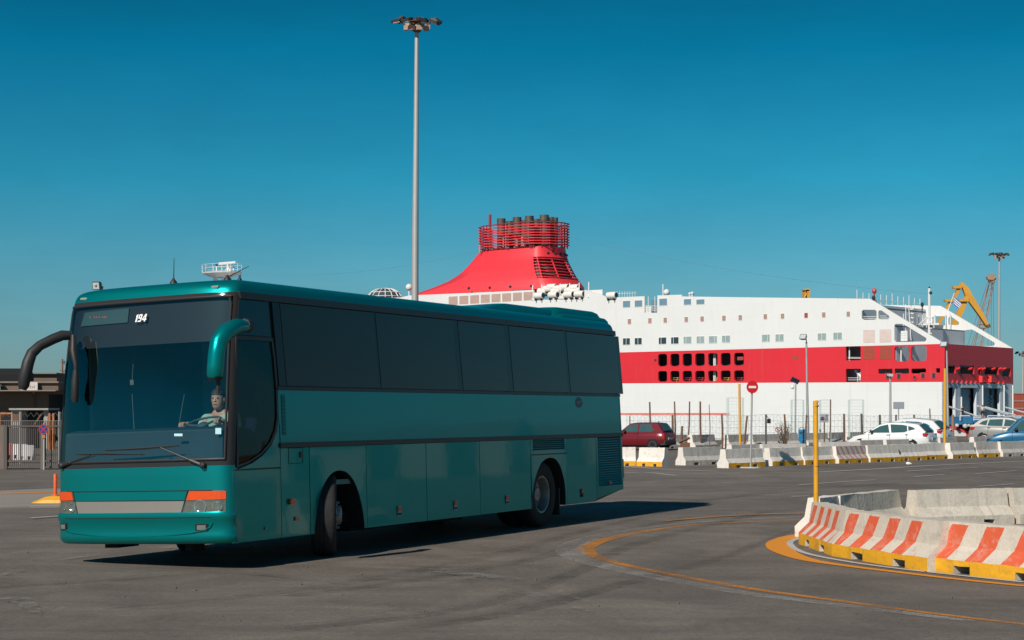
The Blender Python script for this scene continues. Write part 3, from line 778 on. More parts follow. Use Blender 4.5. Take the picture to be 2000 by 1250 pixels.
nline(mb, [(119, 960.5), (440, 957)], .005, .004); nline(mb, [(144, 979), (362, 977)], .004, .004); nline(mb, [(118, 1006.5), (446, 1004)], .007, .006)
nline(mb, [(367, 958), (354, 1005)], .008, .006); nline(mb, [(143, 961), (152, 1006)], .005, .004)
mb.tube([NP(v, .583 , .030) for v in [.2 + 2.1 * k / 20 for k in range(21)]], .006, 5)
bpart(mb, "panel_gap", dark)
mb = MB(); npatch(mb, [NF(154, 1005), NF(355, 1003), NF(361, 979), NF(148, 980)], .006, 14, 2); bpart(mb, "grille_panel", silver)
for (a, b, c, d, e, f_) in (([(364, 977), (440, 975), (440, 958.5), (371, 959)], [(355, 1004), (440, 1003), (440, 976.5), (364, 978)], (391, 990), 13.5, (425, 990), 10),
                            ([(118, 978), (144, 977), (141, 961), (118, 961)], [(119, 1006), (152, 1005), (145, 978.5), (118, 979)], (142, 992), 9, (127, 992), 5)):
    mb = MB(); npatch(mb, [NF(*p) for p in b], .002, 8, 3); hl = bpart(mb, "headlamp", lampgrey)
    mb = MB(); npatch(mb, [NF(*p) for p in a], .012, 8, 3); mb.build("turn_signal", orange_l, hl)
    for (cx, cy), rr_ in ((c, d), (e, f_)):
        mb = MB(); v, z = NF(cx, cy); p = NP(v, z, .004); n = (NP(v, z, .1) - NP(v, z, 0)).normalized()
        rad = rr_ / 166
        mb.lathe([(rad, -.02), (rad, .006), (rad * .86, .008), (rad * .6, -.004), (rad * .3, -.012), (.012, -.014)], 20, Matrix.Translation(p) @ n.to_track_quat('Z', 'Y').to_matrix().to_4x4())
        mb.build("reflector", chrome, hl, smooth=40)
    mb = MB(); npatch(mb, [NF(*p) for p in b], .016, 8, 3, d0=.012); mb.build("lens_cover", lampglass, hl)
# ---- wipers
for piv, arm, bl in (((398, 909), (318, 875), ((207, 880), (280, 876), (350, 870.5))), ((124, 910), (182, 890), ((152, 888), (215, 886.5), (280, 887.5)))):
    A = NP(*NF(*piv), .03); B = NP(*NF(*arm), .045); 
    mb = MB(); mb.lathe([(.035, -.03), (.035, .02), (.015, .035)], 10, Matrix.Translation(A) @ Matrix.Rotation(R(-90), 4, 'Y'))
    mb.tube([A, A.lerp(B, .3), A.lerp(B, .32), B], [.022, .02, .012, .008], 6)
    w = bpart(mb, "wiper", trimblk)
    mb = MB(); mb.tube([NP(*NF(*p), .03) for p in bl], [.006, .014, .006], 5); mb.build("blade", rubber, w)
# ---- mirrors
mb = MB(); path = [(479, 637, 20.05), (462, 637, 19.85), (440, 649, 19.7), (427, 668, 19.62), (423, 690, 19.6), (421, 715, 19.6), (420, 733, 19.6), (420, 738, 19.6)]
rads = [.07, .088, .098, .098, .094, .096, .094, .078]
mb.tube([BD(*p) for p in path], rads, 14)
mi_ = bpart(mb, "mirror", paint, smooth=60)
mb = MB(); mb.tube([BD(420, 738, 19.6), BD(420, 743, 19.6)], [.09, .07], 12); mb.tube([BD(427, 741, 19.62), BD(426, 767, 19.62)], .025, 6); mb.build("mirror_foot", rubber, mi_, smooth=50)
mb = MB(); mb.tube([BD(477, 634, 20.0), BD(483, 636, 20.12)], [.07, .085], 8); mb.build("mirror_base", rubber, mi_, smooth=50)
mb = MB(); mb.tube([BD(*p) for p in ((139, 655, 21.2), (122, 655, 21.15), (104, 662, 21.1), (78, 675, 21.0), (62, 690, 20.95), (55, 708, 20.9), (50, 730, 20.9), (46, 752, 20.9), (44, 761, 20.9))], [.055, .062, .062, .06, .066, .072, .074, .07, .045], 12)
bpart(mb, "mirror", rubber, smooth=60)
mb = MB(); mb.tube([BD(*p) for p in ((143, 655, 21.1), (143, 685, 21.05), (148, 712, 21.0), (148, 730, 21.0))], [.03, .045, .03, .02], 8); mb.tube([BD(*p) for p in ((148, 722, 21.0), (147, 745, 21.0), (146, 778, 21.0), (147, 786, 21.0))], [.03, .045, .045, .03], 10)
bpart(mb, "kerb_mirror", rubber, smooth=60)
# ---- side lamps, catches
for px, py in ((780, 997), (890, 986), (991, 975), (1137, 962)):
    a, z = SU(px, py)
    mb = MB(); mb.prism(rrect(a - .045, a + .045, z - .075, z + .06, .008, 2), lambda a, b, d: SP(a, b, d), 0, .006); pl = bpart(mb, "flap_catch", mat("catch_grey", (.36, .35, .34), rough=.45, metal=.2) if px < 1100 else rubber)
    mb = MB(); mb.prism([(a - .034, z - .005), (a + .034, z - .005), (a + .034, z + .048), (a - .034, z + .048)], lambda a, b, d: SP(a, b, d), .006, .014); mb.build("marker_lamp", orange_l, pl)
    mb = MB(); mb.prism([(a - .034, z - .06), (a + .034, z - .06), (a + .034, z - .035), (a - .034, z - .035)], lambda a, b, d: SP(a, b, d), .006, .012); mb.build("handle", dark, pl)
mb = MB()
a, z = SU(569, 979.5); mb.prism(rrect(a - .05, a + .05, z - .035, z + .035, .008, 2), lambda a, b, d: SP(a, b, d), 0, .03)
bpart(mb, "side_indicator", orange_l, bevel=.008)
mb = MB(); a, z = SU(580, 1013); mb.prism([(a - .04, z - .022), (a + .04, z - .022), (a + .04, z + .022), (a - .04, z + .022)], lambda a, b, d: SP(a, b, d), 0, .01); bpart(mb, "side_reflector", orange_l)
mb = MB(); a, z = SU(1191, 943); mb.prism([(a - .05, z - .02), (a + .05, z - .02), (a + .05, z + .025), (a - .05, z + .025)], lambda a, b, d: SP(a, b, d), 0, .014); bpart(mb, "rear_marker_lamp", redlens)
a0, z0 = SU(564, 906); a1, z1 = SU(591, 874)
mb = MB()
for p in ((a0, z0, a1, z0 + .006), (a0, z1 - .006, a1, z1), (a0, z0, a0 + .007, z1), (a1 - .007, z0, a1, z1)):
    mb.prism([(p[0], p[1]), (p[2], p[1]), (p[2], p[3]), (p[0], p[3])], lambda a, b, d: SP(a, b, d), 0, .0015)
fd = bpart(mb, "fuel_flap", dark)
ah, zh = SU(588, 888); mb = MB(); mb.prism(rrect(ah - .03, ah + .03, zh - .035, zh + .035, .006, 2), lambda a, b, d: SP(a, b, d), 0, .012); mb.build("handle", trimblk, fd)
mb = MB(); a, z = SU(519, 1032); mb.lathe([(.016, 0), (.016, .012), (.008, .016)], 10, Matrix.Translation(SP(a, z)) @ Matrix.Rotation(R(90), 4, 'X')); bpart(mb, "lock", silver)
# roundel on the flank
a, z = SU(1131, 786); mb = MB(); mb.prism([(a + .15 * math.cos(t), z + .09 * math.sin(t)) for t in [2 * math.pi * k / 20 for k in range(20)]], lambda a, b, d: SP(a, b, d), 0, .002)
bpart(mb, "roundel", mat("dim_roundel", (.035, .05, .065), rough=.4))
mb = MB(); mb.prism([(a - .12, z - .03), (a + .02, z - .005), (a + .12, z + .022), (a + .12, z + .036), (a - .05, z + .01)], lambda a, b, d: SP(a, b, d), .002, .004)
bpart(mb, "roundel_stroke", mat("roundel_grey", (.16, .24, .24), rough=.4))
for v in (.06, 2.44):
    mb = MB(); mb.box(11.96, 12.06, v - .1 if v > 1 else v - .03, v + .03 if v > 1 else v + .1, .62, .95); bpart(mb, "tail_lamp", redlens, bevel=.01)
# ---- underside, wheel wells, wheels
mb = MB(); mb.box(.3, 11.6, .25, 2.25, .36, .5); mb.box(5.2, 6.6, .4, 2.1, .2, .36); mb.box(3.3, 4.9, .35, 2.1, .22, .36)
mb.box(.5, .9, 1.9, 2.1, .2, .34); mb.box(.35, .6, .7, .8, .17, .3); mb.box(9.7, 10.9, .7, 1.8, .28, .4)
bpart(mb, "underframe", dark)
for P_, s in ((FA, 0), (RA, 0), (FA, 1), (RA, 1)):
    mb = MB(); f_ = SP if s == 0 else SPR
    rings = [[f_(p[0], p[1], -d) for p in P_] for d in (.0, .85)]
    mb.loft(rings, False, False); mb.prism(P_, lambda a, b, d: f_(a, b, d), -.85, -.85)
    bpart(mb, "wheel_arch", dark)
def wheel(u, v, steer, outw, name="wheel", rear=False, dual=False):
    W_ = empty_part(name, Matrix.Translation((u, v, .515)) @ Matrix.Rotation(R(steer), 4, 'Z') @ Matrix.Rotation(R(90 * outw), 4, 'X'))
    # local z points outwards
    wd = .157
    def tp(z0):
        mb.lathe([(.30, z0 - wd + .01), (.36, z0 - wd), (.47, z0 - wd + .005), (.5, z0 - wd + .025), (.515, z0 - wd + .06), (.515, z0 - .055), (.505, z0 - .053), (.505, z0 - .045), (.515, z0 - .043), (.515, z0 + .0), (.505, z0 + .002), (.505, z0 + .01), (.515, z0 + .012), (.515, z0 + wd - .06), (.5, z0 + wd - .025), (.47, z0 + wd - .005), (.36, z0 + wd), (.30, z0 + wd - .01)], 48, cap=False)
    mb = MB(); tp(0); t = mb.build("tyre", tyre_m, W_, smooth=35)
    if dual: mb = MB(); tp(-.33); mb.build("tyre", tyre_m, W_, smooth=35)
    mb = MB()
    if rear: prof = [(.305, -.12), (.305, .12), (.295, .135), (.27, .13), (.255, .08), (.25, -.02), (.2, -.06), (.13, -.055), (.12, .04), (.10, .06), (.02, .065)]
    else: prof = [(.305, -.12), (.305, .12), (.295, .135), (.275, .125), (.26, .10), (.24, .12), (.20, .15), (.13, .165), (.12, .21), (.08, .225), (.01, .228)]
    mb.lathe(prof, 32)
    n = 10
    for k in range(n):
        a = 2 * math.pi * k / n; z = -.05 if rear else .155
        mb.lathe([(.017, z - .02), (.017, z + .03), (.008, z + .04)], 6, Matrix.Translation((.165 * math.cos(a), .165 * math.sin(a), 0)))
    rm = mb.build("rim", rim_m, W_, smooth=35)
    if rear:
        mb = MB()
        for k in range(8):
            a = 2 * math.pi * (k + .5) / 8; mb.lathe([(.03, -.05), (.03, -.041)], 10, Matrix.Translation((.222 * math.cos(a), .222 * math.sin(a), 0)))
        mb.build("hand_hole", dark, rm)
    return W_
def empty_part(name, M):
    o = bpy.data.objects.new(name, None); o.empty_display_size = .2; COL.objects.link(o); o.parent = bus; o.matrix_local = M; return o
wheel(2.4755, .21, 31, 1); wheel(2.4755, 2.29, 31, -1)
wheel(8.683, .19, 0, 1, rear=True, dual=True); wheel(8.683, 2.31, 0, -1, rear=True, dual=True)
mb = MB(); mb.box(9.28, 9.30, .03, .55, .12, .55); bpart(mb, "mud_flap", rubber)
# ================================================================== DRIVER
def skin(name, V, E_, Rd, m, parent, root=0, sub=2):
    me = bpy.data.meshes.new(name); me.from_pydata([tuple(v) for v in V], E_, [])
    o = bpy.data.objects.new(name, me); COL.objects.link(o); o.parent = parent; me.materials.append(m)
    md = o.modifiers.new("skin", 'SKIN'); md.use_smooth_shade = True
    sv = me.skin_vertices[0].data if me.skin_vertices else None
    if sv is None:
        me.attributes; import bmesh
        bm = bmesh.new(); bm.from_mesh(me); bm.verts.layers.skin.verify(); bm.to_mesh(me); bm.free(); sv = me.skin_vertices[0].data
    for i, r in enumerate(Rd):
        sv[i].radius = (r, r) if not isinstance(r, tuple) else r
        sv[i].use_root = (i == root)
    s = o.modifiers.new("sub", 'SUBSURF'); s.levels = sub; s.render_levels = sub
    return o
skin_m = mat("skin", (.42, .22, .145), rough=.55, var=.08, scale=12)
shirt_m = mat("green_shirt", (.27, .41, .31), rough=.85, var=.2, scale=9)
hair_m = mat("dark_hair", (.02, .016, .014), rough=.7, var=.4, scale=30)
jean_m = mat("dark_trousers", (.02, .022, .03), rough=.9, var=.2)
dm = bpy.data.objects.new("person", None); COL.objects.link(dm); dm.matrix_world = BB @ Matrix.Translation((hp.x + .1, hp.y, .92))
tag(dm, "driver in a green T-shirt with both hands on the bus steering wheel", "person")
IV = Matrix.Translation((hp.x + .1, hp.y, .92)).inverted()
def L(x, y, z): return IV @ Vector((x, y, z))
hx, hy, hz = hp
hipz = 1.42
ch = (hx + .06, hy, hz - .37)
wl = ray_plane(358, 831, BB, 0, wc.x + .02); wr = wc + Vector((.03, -.20, .03))
V = [L(hx + .14, hy, hipz), L(hx + .13, hy, hipz + .18), L(ch[0] + .02, ch[1], ch[2] - .08), L(hx + .05, hy, hz - .21), L(hx + .02, hy, hz - .11),
     L(hx + .06, hy + .2, hz - .24), L(hx - .10, hy + .30, hz - .47), L(wl.x + .08, wl.y - .03, wl.z + .02), L(wl.x, wl.y, wl.z),
     L(hx + .06, hy - .2, hz - .24), L(hx - .02, hy - .28, hz - .52), L(wr.x + .08, wr.y - .02, wr.z + .01), L(wr.x, wr.y, wr.z),
     L(hx - .02, hy + .1, hipz), L(hx - .32, hy + .14, hipz + .02), L(hx - .36, hy + .14, hipz - .38),
     L(hx - .02, hy - .1, hipz), L(hx - .32, hy - .14, hipz + .02), L(hx - .36, hy - .14, hipz - .38)]
E_ = [(0, 1), (1, 2), (2, 3), (3, 4), (3, 5), (5, 6), (6, 7), (7, 8), (3, 9), (9, 10), (10, 11), (11, 12), (0, 13), (13, 14), (14, 15), (0, 16), (16, 17), (17, 18)]
Rd = [.15, .145, .155, .09, .055, .068, .047, .033, .03, .068, .047, .033, .03, .1, .075, .06, .1, .075, .06]
skin("body", V, E_, Rd, skin_m, dm)
k_ = 1.12
skin("shirt", [V[0] + Vector((0, 0, .03)), V[1], V[2], V[3] + Vector((0, 0, -.02)), V[5], V[5].lerp(V[6], .62), V[9], V[9].lerp(V[10], .62)], [(0, 1), (1, 2), (2, 3), (3, 4), (4, 5), (3, 6), (6, 7)], [.19, .185, .2, .115, .10, .085, .10, .085], shirt_m, dm)
def hand(c, side, name="hand"):
    """palm, four curled fingers of unequal length and a thumb round the rim"""
    P = [c + Vector((.055, 0, .01)), c + Vector((.015, 0, .02))]; E2 = [(0, 1)]; R2 = [.024, .03]
    for k, ln in enumerate((.8, 1.0, .95, .75)):
        y = (k - 1.5) * .019
        a = len(P)
        P += [c + Vector((-.015, y, .03)), c + Vector((-.015 - .035 * ln, y, .018)), c + Vector((-.02 - .035 * ln, y, -.018)), c + Vector((.0, y, -.028 * ln))]
        E2 += [(1, a), (a, a + 1), (a + 1, a + 2), (a + 2, a + 3)]; R2 += [.0095, .009, .0085, .0075]
    a = len(P); P += [c + Vector((.02, side * .03, .012)), c + Vector((-.005, side * .05, .0)), c + Vector((-.02, side * .045, -.012))]
    E2 += [(1, a), (a, a + 1), (a + 1, a + 2)]; R2 += [.012, .010, .009]
    return skin(name, P, E2, R2, skin_m, dm)
hand(V[8], -1); hand(V[12], 1)
# head: skull with jaw, nose, eyes, ears; turned a little towards the bend
HM = IV @ Matrix.Translation((hx, hy, hz)) @ Matrix.Rotation(R(12), 4, 'Z')
mb = MB(); rings = []
for z, fx, bx, wy in ((-.125, -.05, .03, .035), (-.112, -.078, .045, .048), (-.085, -.092, .06, .06), (-.05, -.094, .078, .068), (-.02, -.093, .09, .073), (.01, -.088, .098, .075), (.04, -.092, .1, .077), (.075, -.085, .096, .073), (.1, -.066, .08, .06), (.118, -.03, .05, .035), (.123, -.005, .02, .012)):
    rings.append([HM @ Vector(((fx + bx) / 2 - (bx - fx) / 2 * math.cos(t), wy * math.sin(t), z)) for t in [2 * math.pi * k / 20 for k in range(20)]])
mb.loft(rings)
mb.loft([[HM @ Vector(q) for q in r_] for r_ in ([(-.09, .006, .02), (-.09, -.006, .02), (-.088, -.006, .018), (-.088, .006, .018)], [(-.112, .012, -.022), (-.112, -.012, -.022), (-.085, -.018, -.026), (-.085, .018, -.026)], [(-.1, .01, -.03), (-.1, -.01, -.03), (-.085, -.014, -.033), (-.085, .014, -.033)])])
for s in (-1, 1): mb.ball(HM @ Vector((.005, s * .078, -.005)), .03, 8, 6, (.6, .3, 1))
head = mb.build("head", skin_m, dm, smooth=60)
mb = MB()
for s in (-1, 1): mb.ball(HM @ Vector((-.083, s * .03, .014)), .0105, 8, 6)
mb.tube([HM @ Vector((-.094, -.022, -.063)), HM @ Vector((-.097, 0, -.062)), HM @ Vector((-.094, .022, -.063))], .004, 5)
mb.build("face_features", hair_m, head)
mb = MB(); rings = []
for z, fx, bx, wy in ((-.06, .05, .088, .066), (-.01, .02, .106, .081), (.03, -.04, .11, .084), (.055, -.097, .11, .084), (.09, -.088, .104, .077), (.118, -.06, .082, .055), (.133, -.02, .04, .025)):
    rings.append([HM @ Vector(((fx + bx) / 2 - (bx - fx) / 2 * math.cos(t), wy * math.sin(t), z)) for t in [2 * math.pi * k / 20 for k in range(20)]])
mb.loft(rings); mb.build("hair", hair_m, head, smooth=60)
# ================================================================== CONCRETE BARRIERS
def barrier_mat(name, base, stripes=None, dirt=.5):
    m = mat(name, base, rough=.85, var=.14, scale=2.2, bump=.35, bscale=18, dirt=dirt, dirtcol=(.12, .09, .065), fine=.12)
    if stripes:
        col, per, wid, slant, off, lo, hi, top = stripes
        t = m.node_tree; N = t.nodes; L_ = t.links; b = N["Principled BSDF"]
        src = b.inputs["Base Color"].links[0].from_socket
        tc_ = N.new("ShaderNodeTexCoord"); sp = N.new("ShaderNodeSeparateXYZ"); L_.new(tc_.outputs["Object"], sp.inputs[0])
        a = N.new("ShaderNodeMath"); a.operation = 'MULTIPLY_ADD'; a.inputs[1].default_value = slant; L_.new(sp.outputs["Z"], a.inputs[0]); L_.new(sp.outputs["X"], a.inputs[2])
        nz = N.new("ShaderNodeTexNoise"); nz.inputs["Scale"].default_value = 20; nz.inputs["Detail"].default_value = 4; L_.new(tc_.outputs["Object"], nz.inputs[0])
        w = N.new("ShaderNodeMath"); w.operation = 'MULTIPLY_ADD'; w.inputs[1].default_value = .02; L_.new(nz.outputs["Fac"], w.inputs[0]); L_.new(a.outputs[0], w.inputs[2])
        o_ = N.new("ShaderNodeMath"); o_.operation = 'ADD'; o_.inputs[1].default_value = off + 20 * per; L_.new(w.outputs[0], o_.inputs[0])
        md = N.new("ShaderNodeMath"); md.operation = 'MODULO'; md.inputs[1].default_value = per; L_.new(o_.outputs[0], md.inputs[0])
        lt = N.new("ShaderNodeMath"); lt.operation = 'LESS_THAN'; lt.inputs[1].default_value = wid; L_.new(md.outputs[0], lt.inputs[0])
        # painted only on one face, short of its ends and of the top edge
        zt = N.new("ShaderNodeMath"); zt.operation = 'MULTIPLY_ADD'; zt.inputs[1].default_value = .03; zt.inputs[2].default_value = top - .015; L_.new(nz.outputs["Fac"], zt.inputs[0])
        c1 = N.new("ShaderNodeMath"); c1.operation = 'LESS_THAN'; L_.new(sp.outputs["Z"], c1.inputs[0]); L_.new(zt.outputs[0], c1.inputs[1])
        c2 = N.new("ShaderNodeMath"); c2.operation = 'LESS_THAN'; L_.new(sp.outputs["X"], c2.inputs[0]); c2.inputs[1].default_value = hi
        c3 = N.new("ShaderNodeMath"); c3.operation = 'GREATER_THAN'; L_.new(sp.outputs["X"], c3.inputs[0]); c3.inputs[1].default_value = lo
        c4 = N.new("ShaderNodeMath"); c4.operation = 'LESS_THAN'; L_.new(sp.outputs["Y"], c4.inputs[0]); c4.inputs[1].default_value = 0
        c5 = N.new("ShaderNodeMath"); c5.operation = 'GREATER_THAN'; L_.new(sp.outputs["Z"], c5.inputs[0]); c5.inputs[1].default_value = .13
        f = lt.outputs[0]
        for c in (c1, c2, c3, c4, c5):
            q = N.new("ShaderNodeMath"); q.operation = 'MULTIPLY'; L_.new(f, q.inputs[0]); L_.new(c.outputs[0], q.inputs[1]); f = q.outputs[0]
        # slightly worn paint
        wn = N.new("ShaderNodeTexNoise"); wn.inputs["Scale"].default_value = 7; wn.inputs["Detail"].default_value = 8; wn.inputs["Roughness"].default_value = .75; L_.new(tc_.outputs["Object"], wn.inputs[0])
        wr_ = N.new("ShaderNodeMapRange"); wr_.inputs[1].default_value = .3; wr_.inputs[2].default_value = .5; wr_.inputs[3].default_value = .55; wr_.inputs[4].default_value = 1; L_.new(wn.outputs["Fac"], wr_.inputs[0])
        q = N.new("ShaderNodeMath"); q.operation = 'MULTIPLY'; L_.new(f, q.inputs[0]); L_.new(wr_.outputs[0], q.inputs[1])
        mx = N.new("ShaderNodeMix"); mx.data_type = 'RGBA'; mx.inputs[7].default_value = (*col, 1); L_.new(q.outputs[0], mx.inputs[0]); L_.new(src, mx.inputs[6]); L_.new(mx.outputs[2], b.inputs["Base Color"])
    return m
yfoot = mat("yellow_foot_paint", (.80, .39, .014), rough=.75, var=.14, scale=3, bump=.3, bscale=18, dirt=.5, dirtcol=(.3, .16, .04), fine=.1)
bwhite = barrier_mat("barrier_white", (.76, .70, .63), dirt=.35)
bcream = barrier_mat("barrier_cream", (.60, .54, .45), dirt=.38)
bgrey = barrier_mat("barrier_bare", (.58, .54, .49), dirt=.5)
bpink = barrier_mat("barrier_faded_stripes", (.62, .57, .52), ((.5, .25, .22), .34, .13, .7, 0, -9, 9, .9), dirt=.6)
ORG = (.66, .105, .04)
def barrier_mesh(length, mats, name, h=.57, foot=.155, mid=.30, wb=.30, wm=.155, wt=.11, notch=((.22, .34), (.66, .78)), yellow=True, irr=.012, seed=0, endmat=True):
    random.seed(seed)
    xs = {0.0, length}
    for a, b in notch: xs |= {a * length, b * length}
    n = 12
    for k in range(1, n): xs.add(length * k / n)
    xs = sorted(xs); seq = []
    def bot(x): return any(a * length + 1e-6 < x < b * length - 1e-6 for a, b in notch)
    for i in range(len(xs) - 1):
        nb = .085 if bot((xs[i] + xs[i + 1]) / 2) else 0.0
        seq += [(xs[i], nb), (xs[i + 1], nb)]
    mb = MB(); rings = []
    jit = {x: (random.uniform(-irr, irr), random.uniform(-irr, irr)) for x in xs}
    for x, nb in seq:
        j, j2 = jit[x]
        z0 = max(nb, 0) + (random.uniform(0, .012) if nb else 0)
        rings.append([Vector((x, y, z)) for y, z in ((-wb + j * .5, z0), (-wb + j * .4, foot + j2 * .5), (-wm + j * .3, mid + j2 * .4), (-wt + j * .3, h + j2 * .35), (wt + j * .3, h + j2 * .35), (wm - j * .3, mid), (wb - j * .4, foot + j2 * .3), (wb, z0))])
    i0 = mb.vs([p for r_ in rings for p in r_])
    for k in range(len(rings) - 1):
        for j in range(8):
            a = i0 + k * 8 + j; b = i0 + k * 8 + (j + 1) % 8
            mb.f.append((a, b, b + 8, a + 8)); mb.m.append(1 if yellow and j in (0, 6) else 0)
    mb.f.append(tuple(i0 + j for j in range(7, -1, -1))); mb.m.append(2)
    e = i0 + (len(rings) - 1) * 8
    mb.f.append(tuple(e + j for j in range(8))); mb.m.append(2)
    o = mb.build(name, mats, bevel=.014, merge=False)
    import bmesh
    bm = bmesh.new(); bm.from_mesh(o.data); bmesh.ops.remove_doubles(bm, verts=bm.verts, dist=1e-4); bmesh.ops.recalc_face_normals(bm, faces=bm.faces); bm.to_mesh(o.data); bm.free()
    return o
def place(o, p, q):
    """long axis from p to q on the ground; +y side is to the left of that line"""
    d = q - p; o.matrix_world = frame(p.x, p.y, 0, math.atan2(d.y, d.x)); return d.length
def near_barrier(a, b, label, m, off=.30, seed=1, yellow=True, endm=None, **k):
    """a, b: photo points of the foot of the face towards the road"""
    p, q = gnd(*a), gnd(*b); d = (q - p).normalized(); n = Vector((-d.y, d.x, 0)) * off
    ln = (q - p).length
    o = barrier_mesh(ln * 1.16, [m, yfoot, endm or m], "concrete_barrier", seed=seed, yellow=yellow, **k)
    place(o, p + n, q + n)
    return tag(o, label, "barrier", "striped barriers at the road bend" if yellow else "plain barriers behind the striped ones")
def sm(i, ln, lo, hi, per, wid, off): return barrier_mat("orange_stripes_%d" % i, (.60, .53, .44), (ORG, per, wid, -.42, off, lo, hi, .545), dirt=.35)
l1 = (gnd(1617, 1083) - gnd(1559, 1062)).length; l2 = (gnd(1789, 1113) - gnd(1621, 1085)).length
near_barrier((1559, 1062), (1615, 1082), "short striped concrete barrier at the bend, seen nearly end on below the yellow pole", sm(1, l1, .02, l1 - .03, l1 / 4.25, l1 / 4.25 * .5, .06), seed=2)
near_barrier((1625, 1086), (1783, 1112.5), "orange striped barrier with yellow foot in the middle of the three at the bend", sm(2, l2, .05, l2 - .1, l2 / 4.15, l2 / 4.15 * .5, .10), seed=3)
p3, q3 = gnd(1806, 1114.5), gnd(2008, 1137); q3 = p3 + (q3 - p3).normalized() * 2.1
mm = sm(3, 2.1, .10, 2.0, .55, .27, -.02)
o = barrier_mesh(2.1, [mm, yfoot, mm], "concrete_barrier", seed=5)
d = (q3 - p3).normalized(); place(o, p3 + Vector((-d.y, d.x, 0)) * .30, q3 + Vector((-d.y, d.x, 0)) * .30)
tag(o, "striped barrier with broken yellow foot cut off by the right edge of the photo", "barrier", "striped barriers at the road bend")
# plain ones behind: given by the top edge of their near face (photo x of both ends and of the foot)
def back_barrier(a, b, label, m, seed, d0, d1, endm=None):
    p, q = at(a[0], a[1], d0), at(b[0], b[1], d1); p.z = q.z = 0
    o = barrier_mesh((q - p).length, [m, m, endm or m], "concrete_barrier", seed=seed, yellow=False)
    place(o, p, q); return tag(o, label, "barrier", "plain barriers behind the striped ones")
def dtop(py, h=.57): return (CAMH - h) * FPX / (py - HOR)
back_barrier((1634, 968), (1743, 957), "dirty white barrier with a shaded grey face behind the shortest striped one", bcream, 11, dtop(968), dtop(956.5), bwhite)
back_barrier((1781, 957.5), (1957, 953), "cream barrier behind the striped ones with a chipped bottom corner", bcream, 12, dtop(957.5), dtop(953.5))
back_barrier((1969, 953), (2085, 951), "weathered cream barrier standing at the right edge behind the striped ones", bcream, 13, dtop(953.5), dtop(951))
back_barrier((1592, 975.5), (1622, 970), "small far white barrier end peeping out behind the foot of the tall yellow pole", bwhite, 14, dtop(973), dtop(968))
# ---- far row beyond the road: each is turned end-on, the row runs away to the right
GR = "row of barriers on the far side of the road"
RA_ = R(49)
far = [  # x of its left end, y of its foot, length, yellow foot, material
    (1343, 909, 1.9, 0, bgrey), (1427, 914.5, 1.9, 1, bwhite), (1513, 910.5, 1.75, 1, bwhite), (1577, 908, 1.75, 1, bwhite), (1643, 905.5, 1.75, 1, bpink),
    (1704, 903, 1.8, 1, bwhite), (1758, 900.5, 1.8, 1, bwhite), (1811, 897.5, 1.85, 1, bwhite), (1865, 896, 1.85, 1, bwhite), (1915, 893.5, 1.8, 1, bgrey), (1963, 892, 1.9, 0, bgrey), (2009, 890, 1.9, 0, bgrey)]
what = ["bare grey barrier standing apart left of the no entry sign", "yellow footed barrier right behind the no entry sign", "yellow footed barrier crossed by a dark shadow, next right of the no entry sign", "yellow footed barrier behind the near yellow pole", "barrier with faded pink slanted stripes",
        "yellow footed barrier in front of the white hatchback's bonnet", "yellow footed barrier in front of the white hatchback's doors", "yellow footed barrier in front of the white hatchback's tail", "yellow footed barrier just right of the far yellow pole", "barrier with a short yellow foot below the silver car", "bare barrier below the blue car", "grey barrier at the very right end of the far row"]
protos = {}
for (px, py, ln, yl, m), w_ in zip(far, what):
    p = gnd(px, py)
    key = (ln, yl, m.name)
    if key not in protos: protos[key] = barrier_mesh(ln * 1.16, [m, yfoot, bwhite], "concrete_barrier", h=.60, wb=.22, wm=.125, wt=.095, seed=20 + len(protos), yellow=bool(yl)); o = protos[key]
    else: o = protos[key].copy(); COL.objects.link(o)
    ang = RA_ + R(random.uniform(-3, 3))
    p += Vector((math.cos(ang - R(90)), math.sin(ang - R(90)), 0)) * -.30
    o.matrix_world = frame(p.x, p.y, 0, ang); tag(o, w_, "barrier", GR)
# two by the bus tail with sunlit faces
for (a, b), lab, sd_ in ((((1180, 910), (1242, 910)), "white barrier with yellow foot mostly hidden behind the tail of the bus", 41), (((1243, 910.5), (1293, 911.5)), "sunlit white barrier with a yellow foot between the bus tail and the grey barrier", 42)):
    p, q = gnd(*a), gnd(*b)
    d = (q - p).normalized(); n = Vector((-d.y, d.x, 0)) * .3
    o = barrier_mesh((q - p).length, [bwhite, yfoot, bwhite], "concrete_barrier", seed=sd_, h=.62); place(o, p + n, q + n); tag(o, lab, "barrier", GR)
# ---- second row, half hidden behind the first
GR2 = "second row of barriers behind the far row"
sec = [(1424, 901, 8), (1486, 899, 8), (1600, 893, 8), (1675, 888, 5), (1727, 886, 5), (1772, 883, 5), (1832, 880, 5), (1898, 878, 5), (1938, 877, 5), (1985, 876, 5)]
lab2 = ["white barrier just behind the one at the no entry sign", "long white topped barrier in the second row right of the tall yellow post", "white barrier of the second row behind the near yellow pole", "second row barrier in front of the white hatchback's front wheel", "second row barrier below the white hatchback's front door", "second row barrier in front of the white hatchback's rear wheel", "second row barrier behind the foot of the far yellow pole", "second row barrier below the silver car's rear wheel", "second row barrier between the silver and blue cars", "second row barrier in front of the blue car"]
b2 = barrier_mesh(1.9, [bgrey, bgrey, bwhite], "concrete_barrier", seed=60, yellow=False, h=.6, wb=.25, wm=.135, wt=.1)
for k, ((px, py, dd), lb) in enumerate(zip(sec, lab2)):
    o = b2 if k == 0 else b2.copy()
    if k: COL.objects.link(o)
    p = gnd(px, py); a = RA_ + R(random.uniform(-4, 4)) - R(22 if k in (1, 2) else 0)
    o.matrix_world = frame(p.x, p.y, 0, a); tag(o, lb, "barrier", GR2)
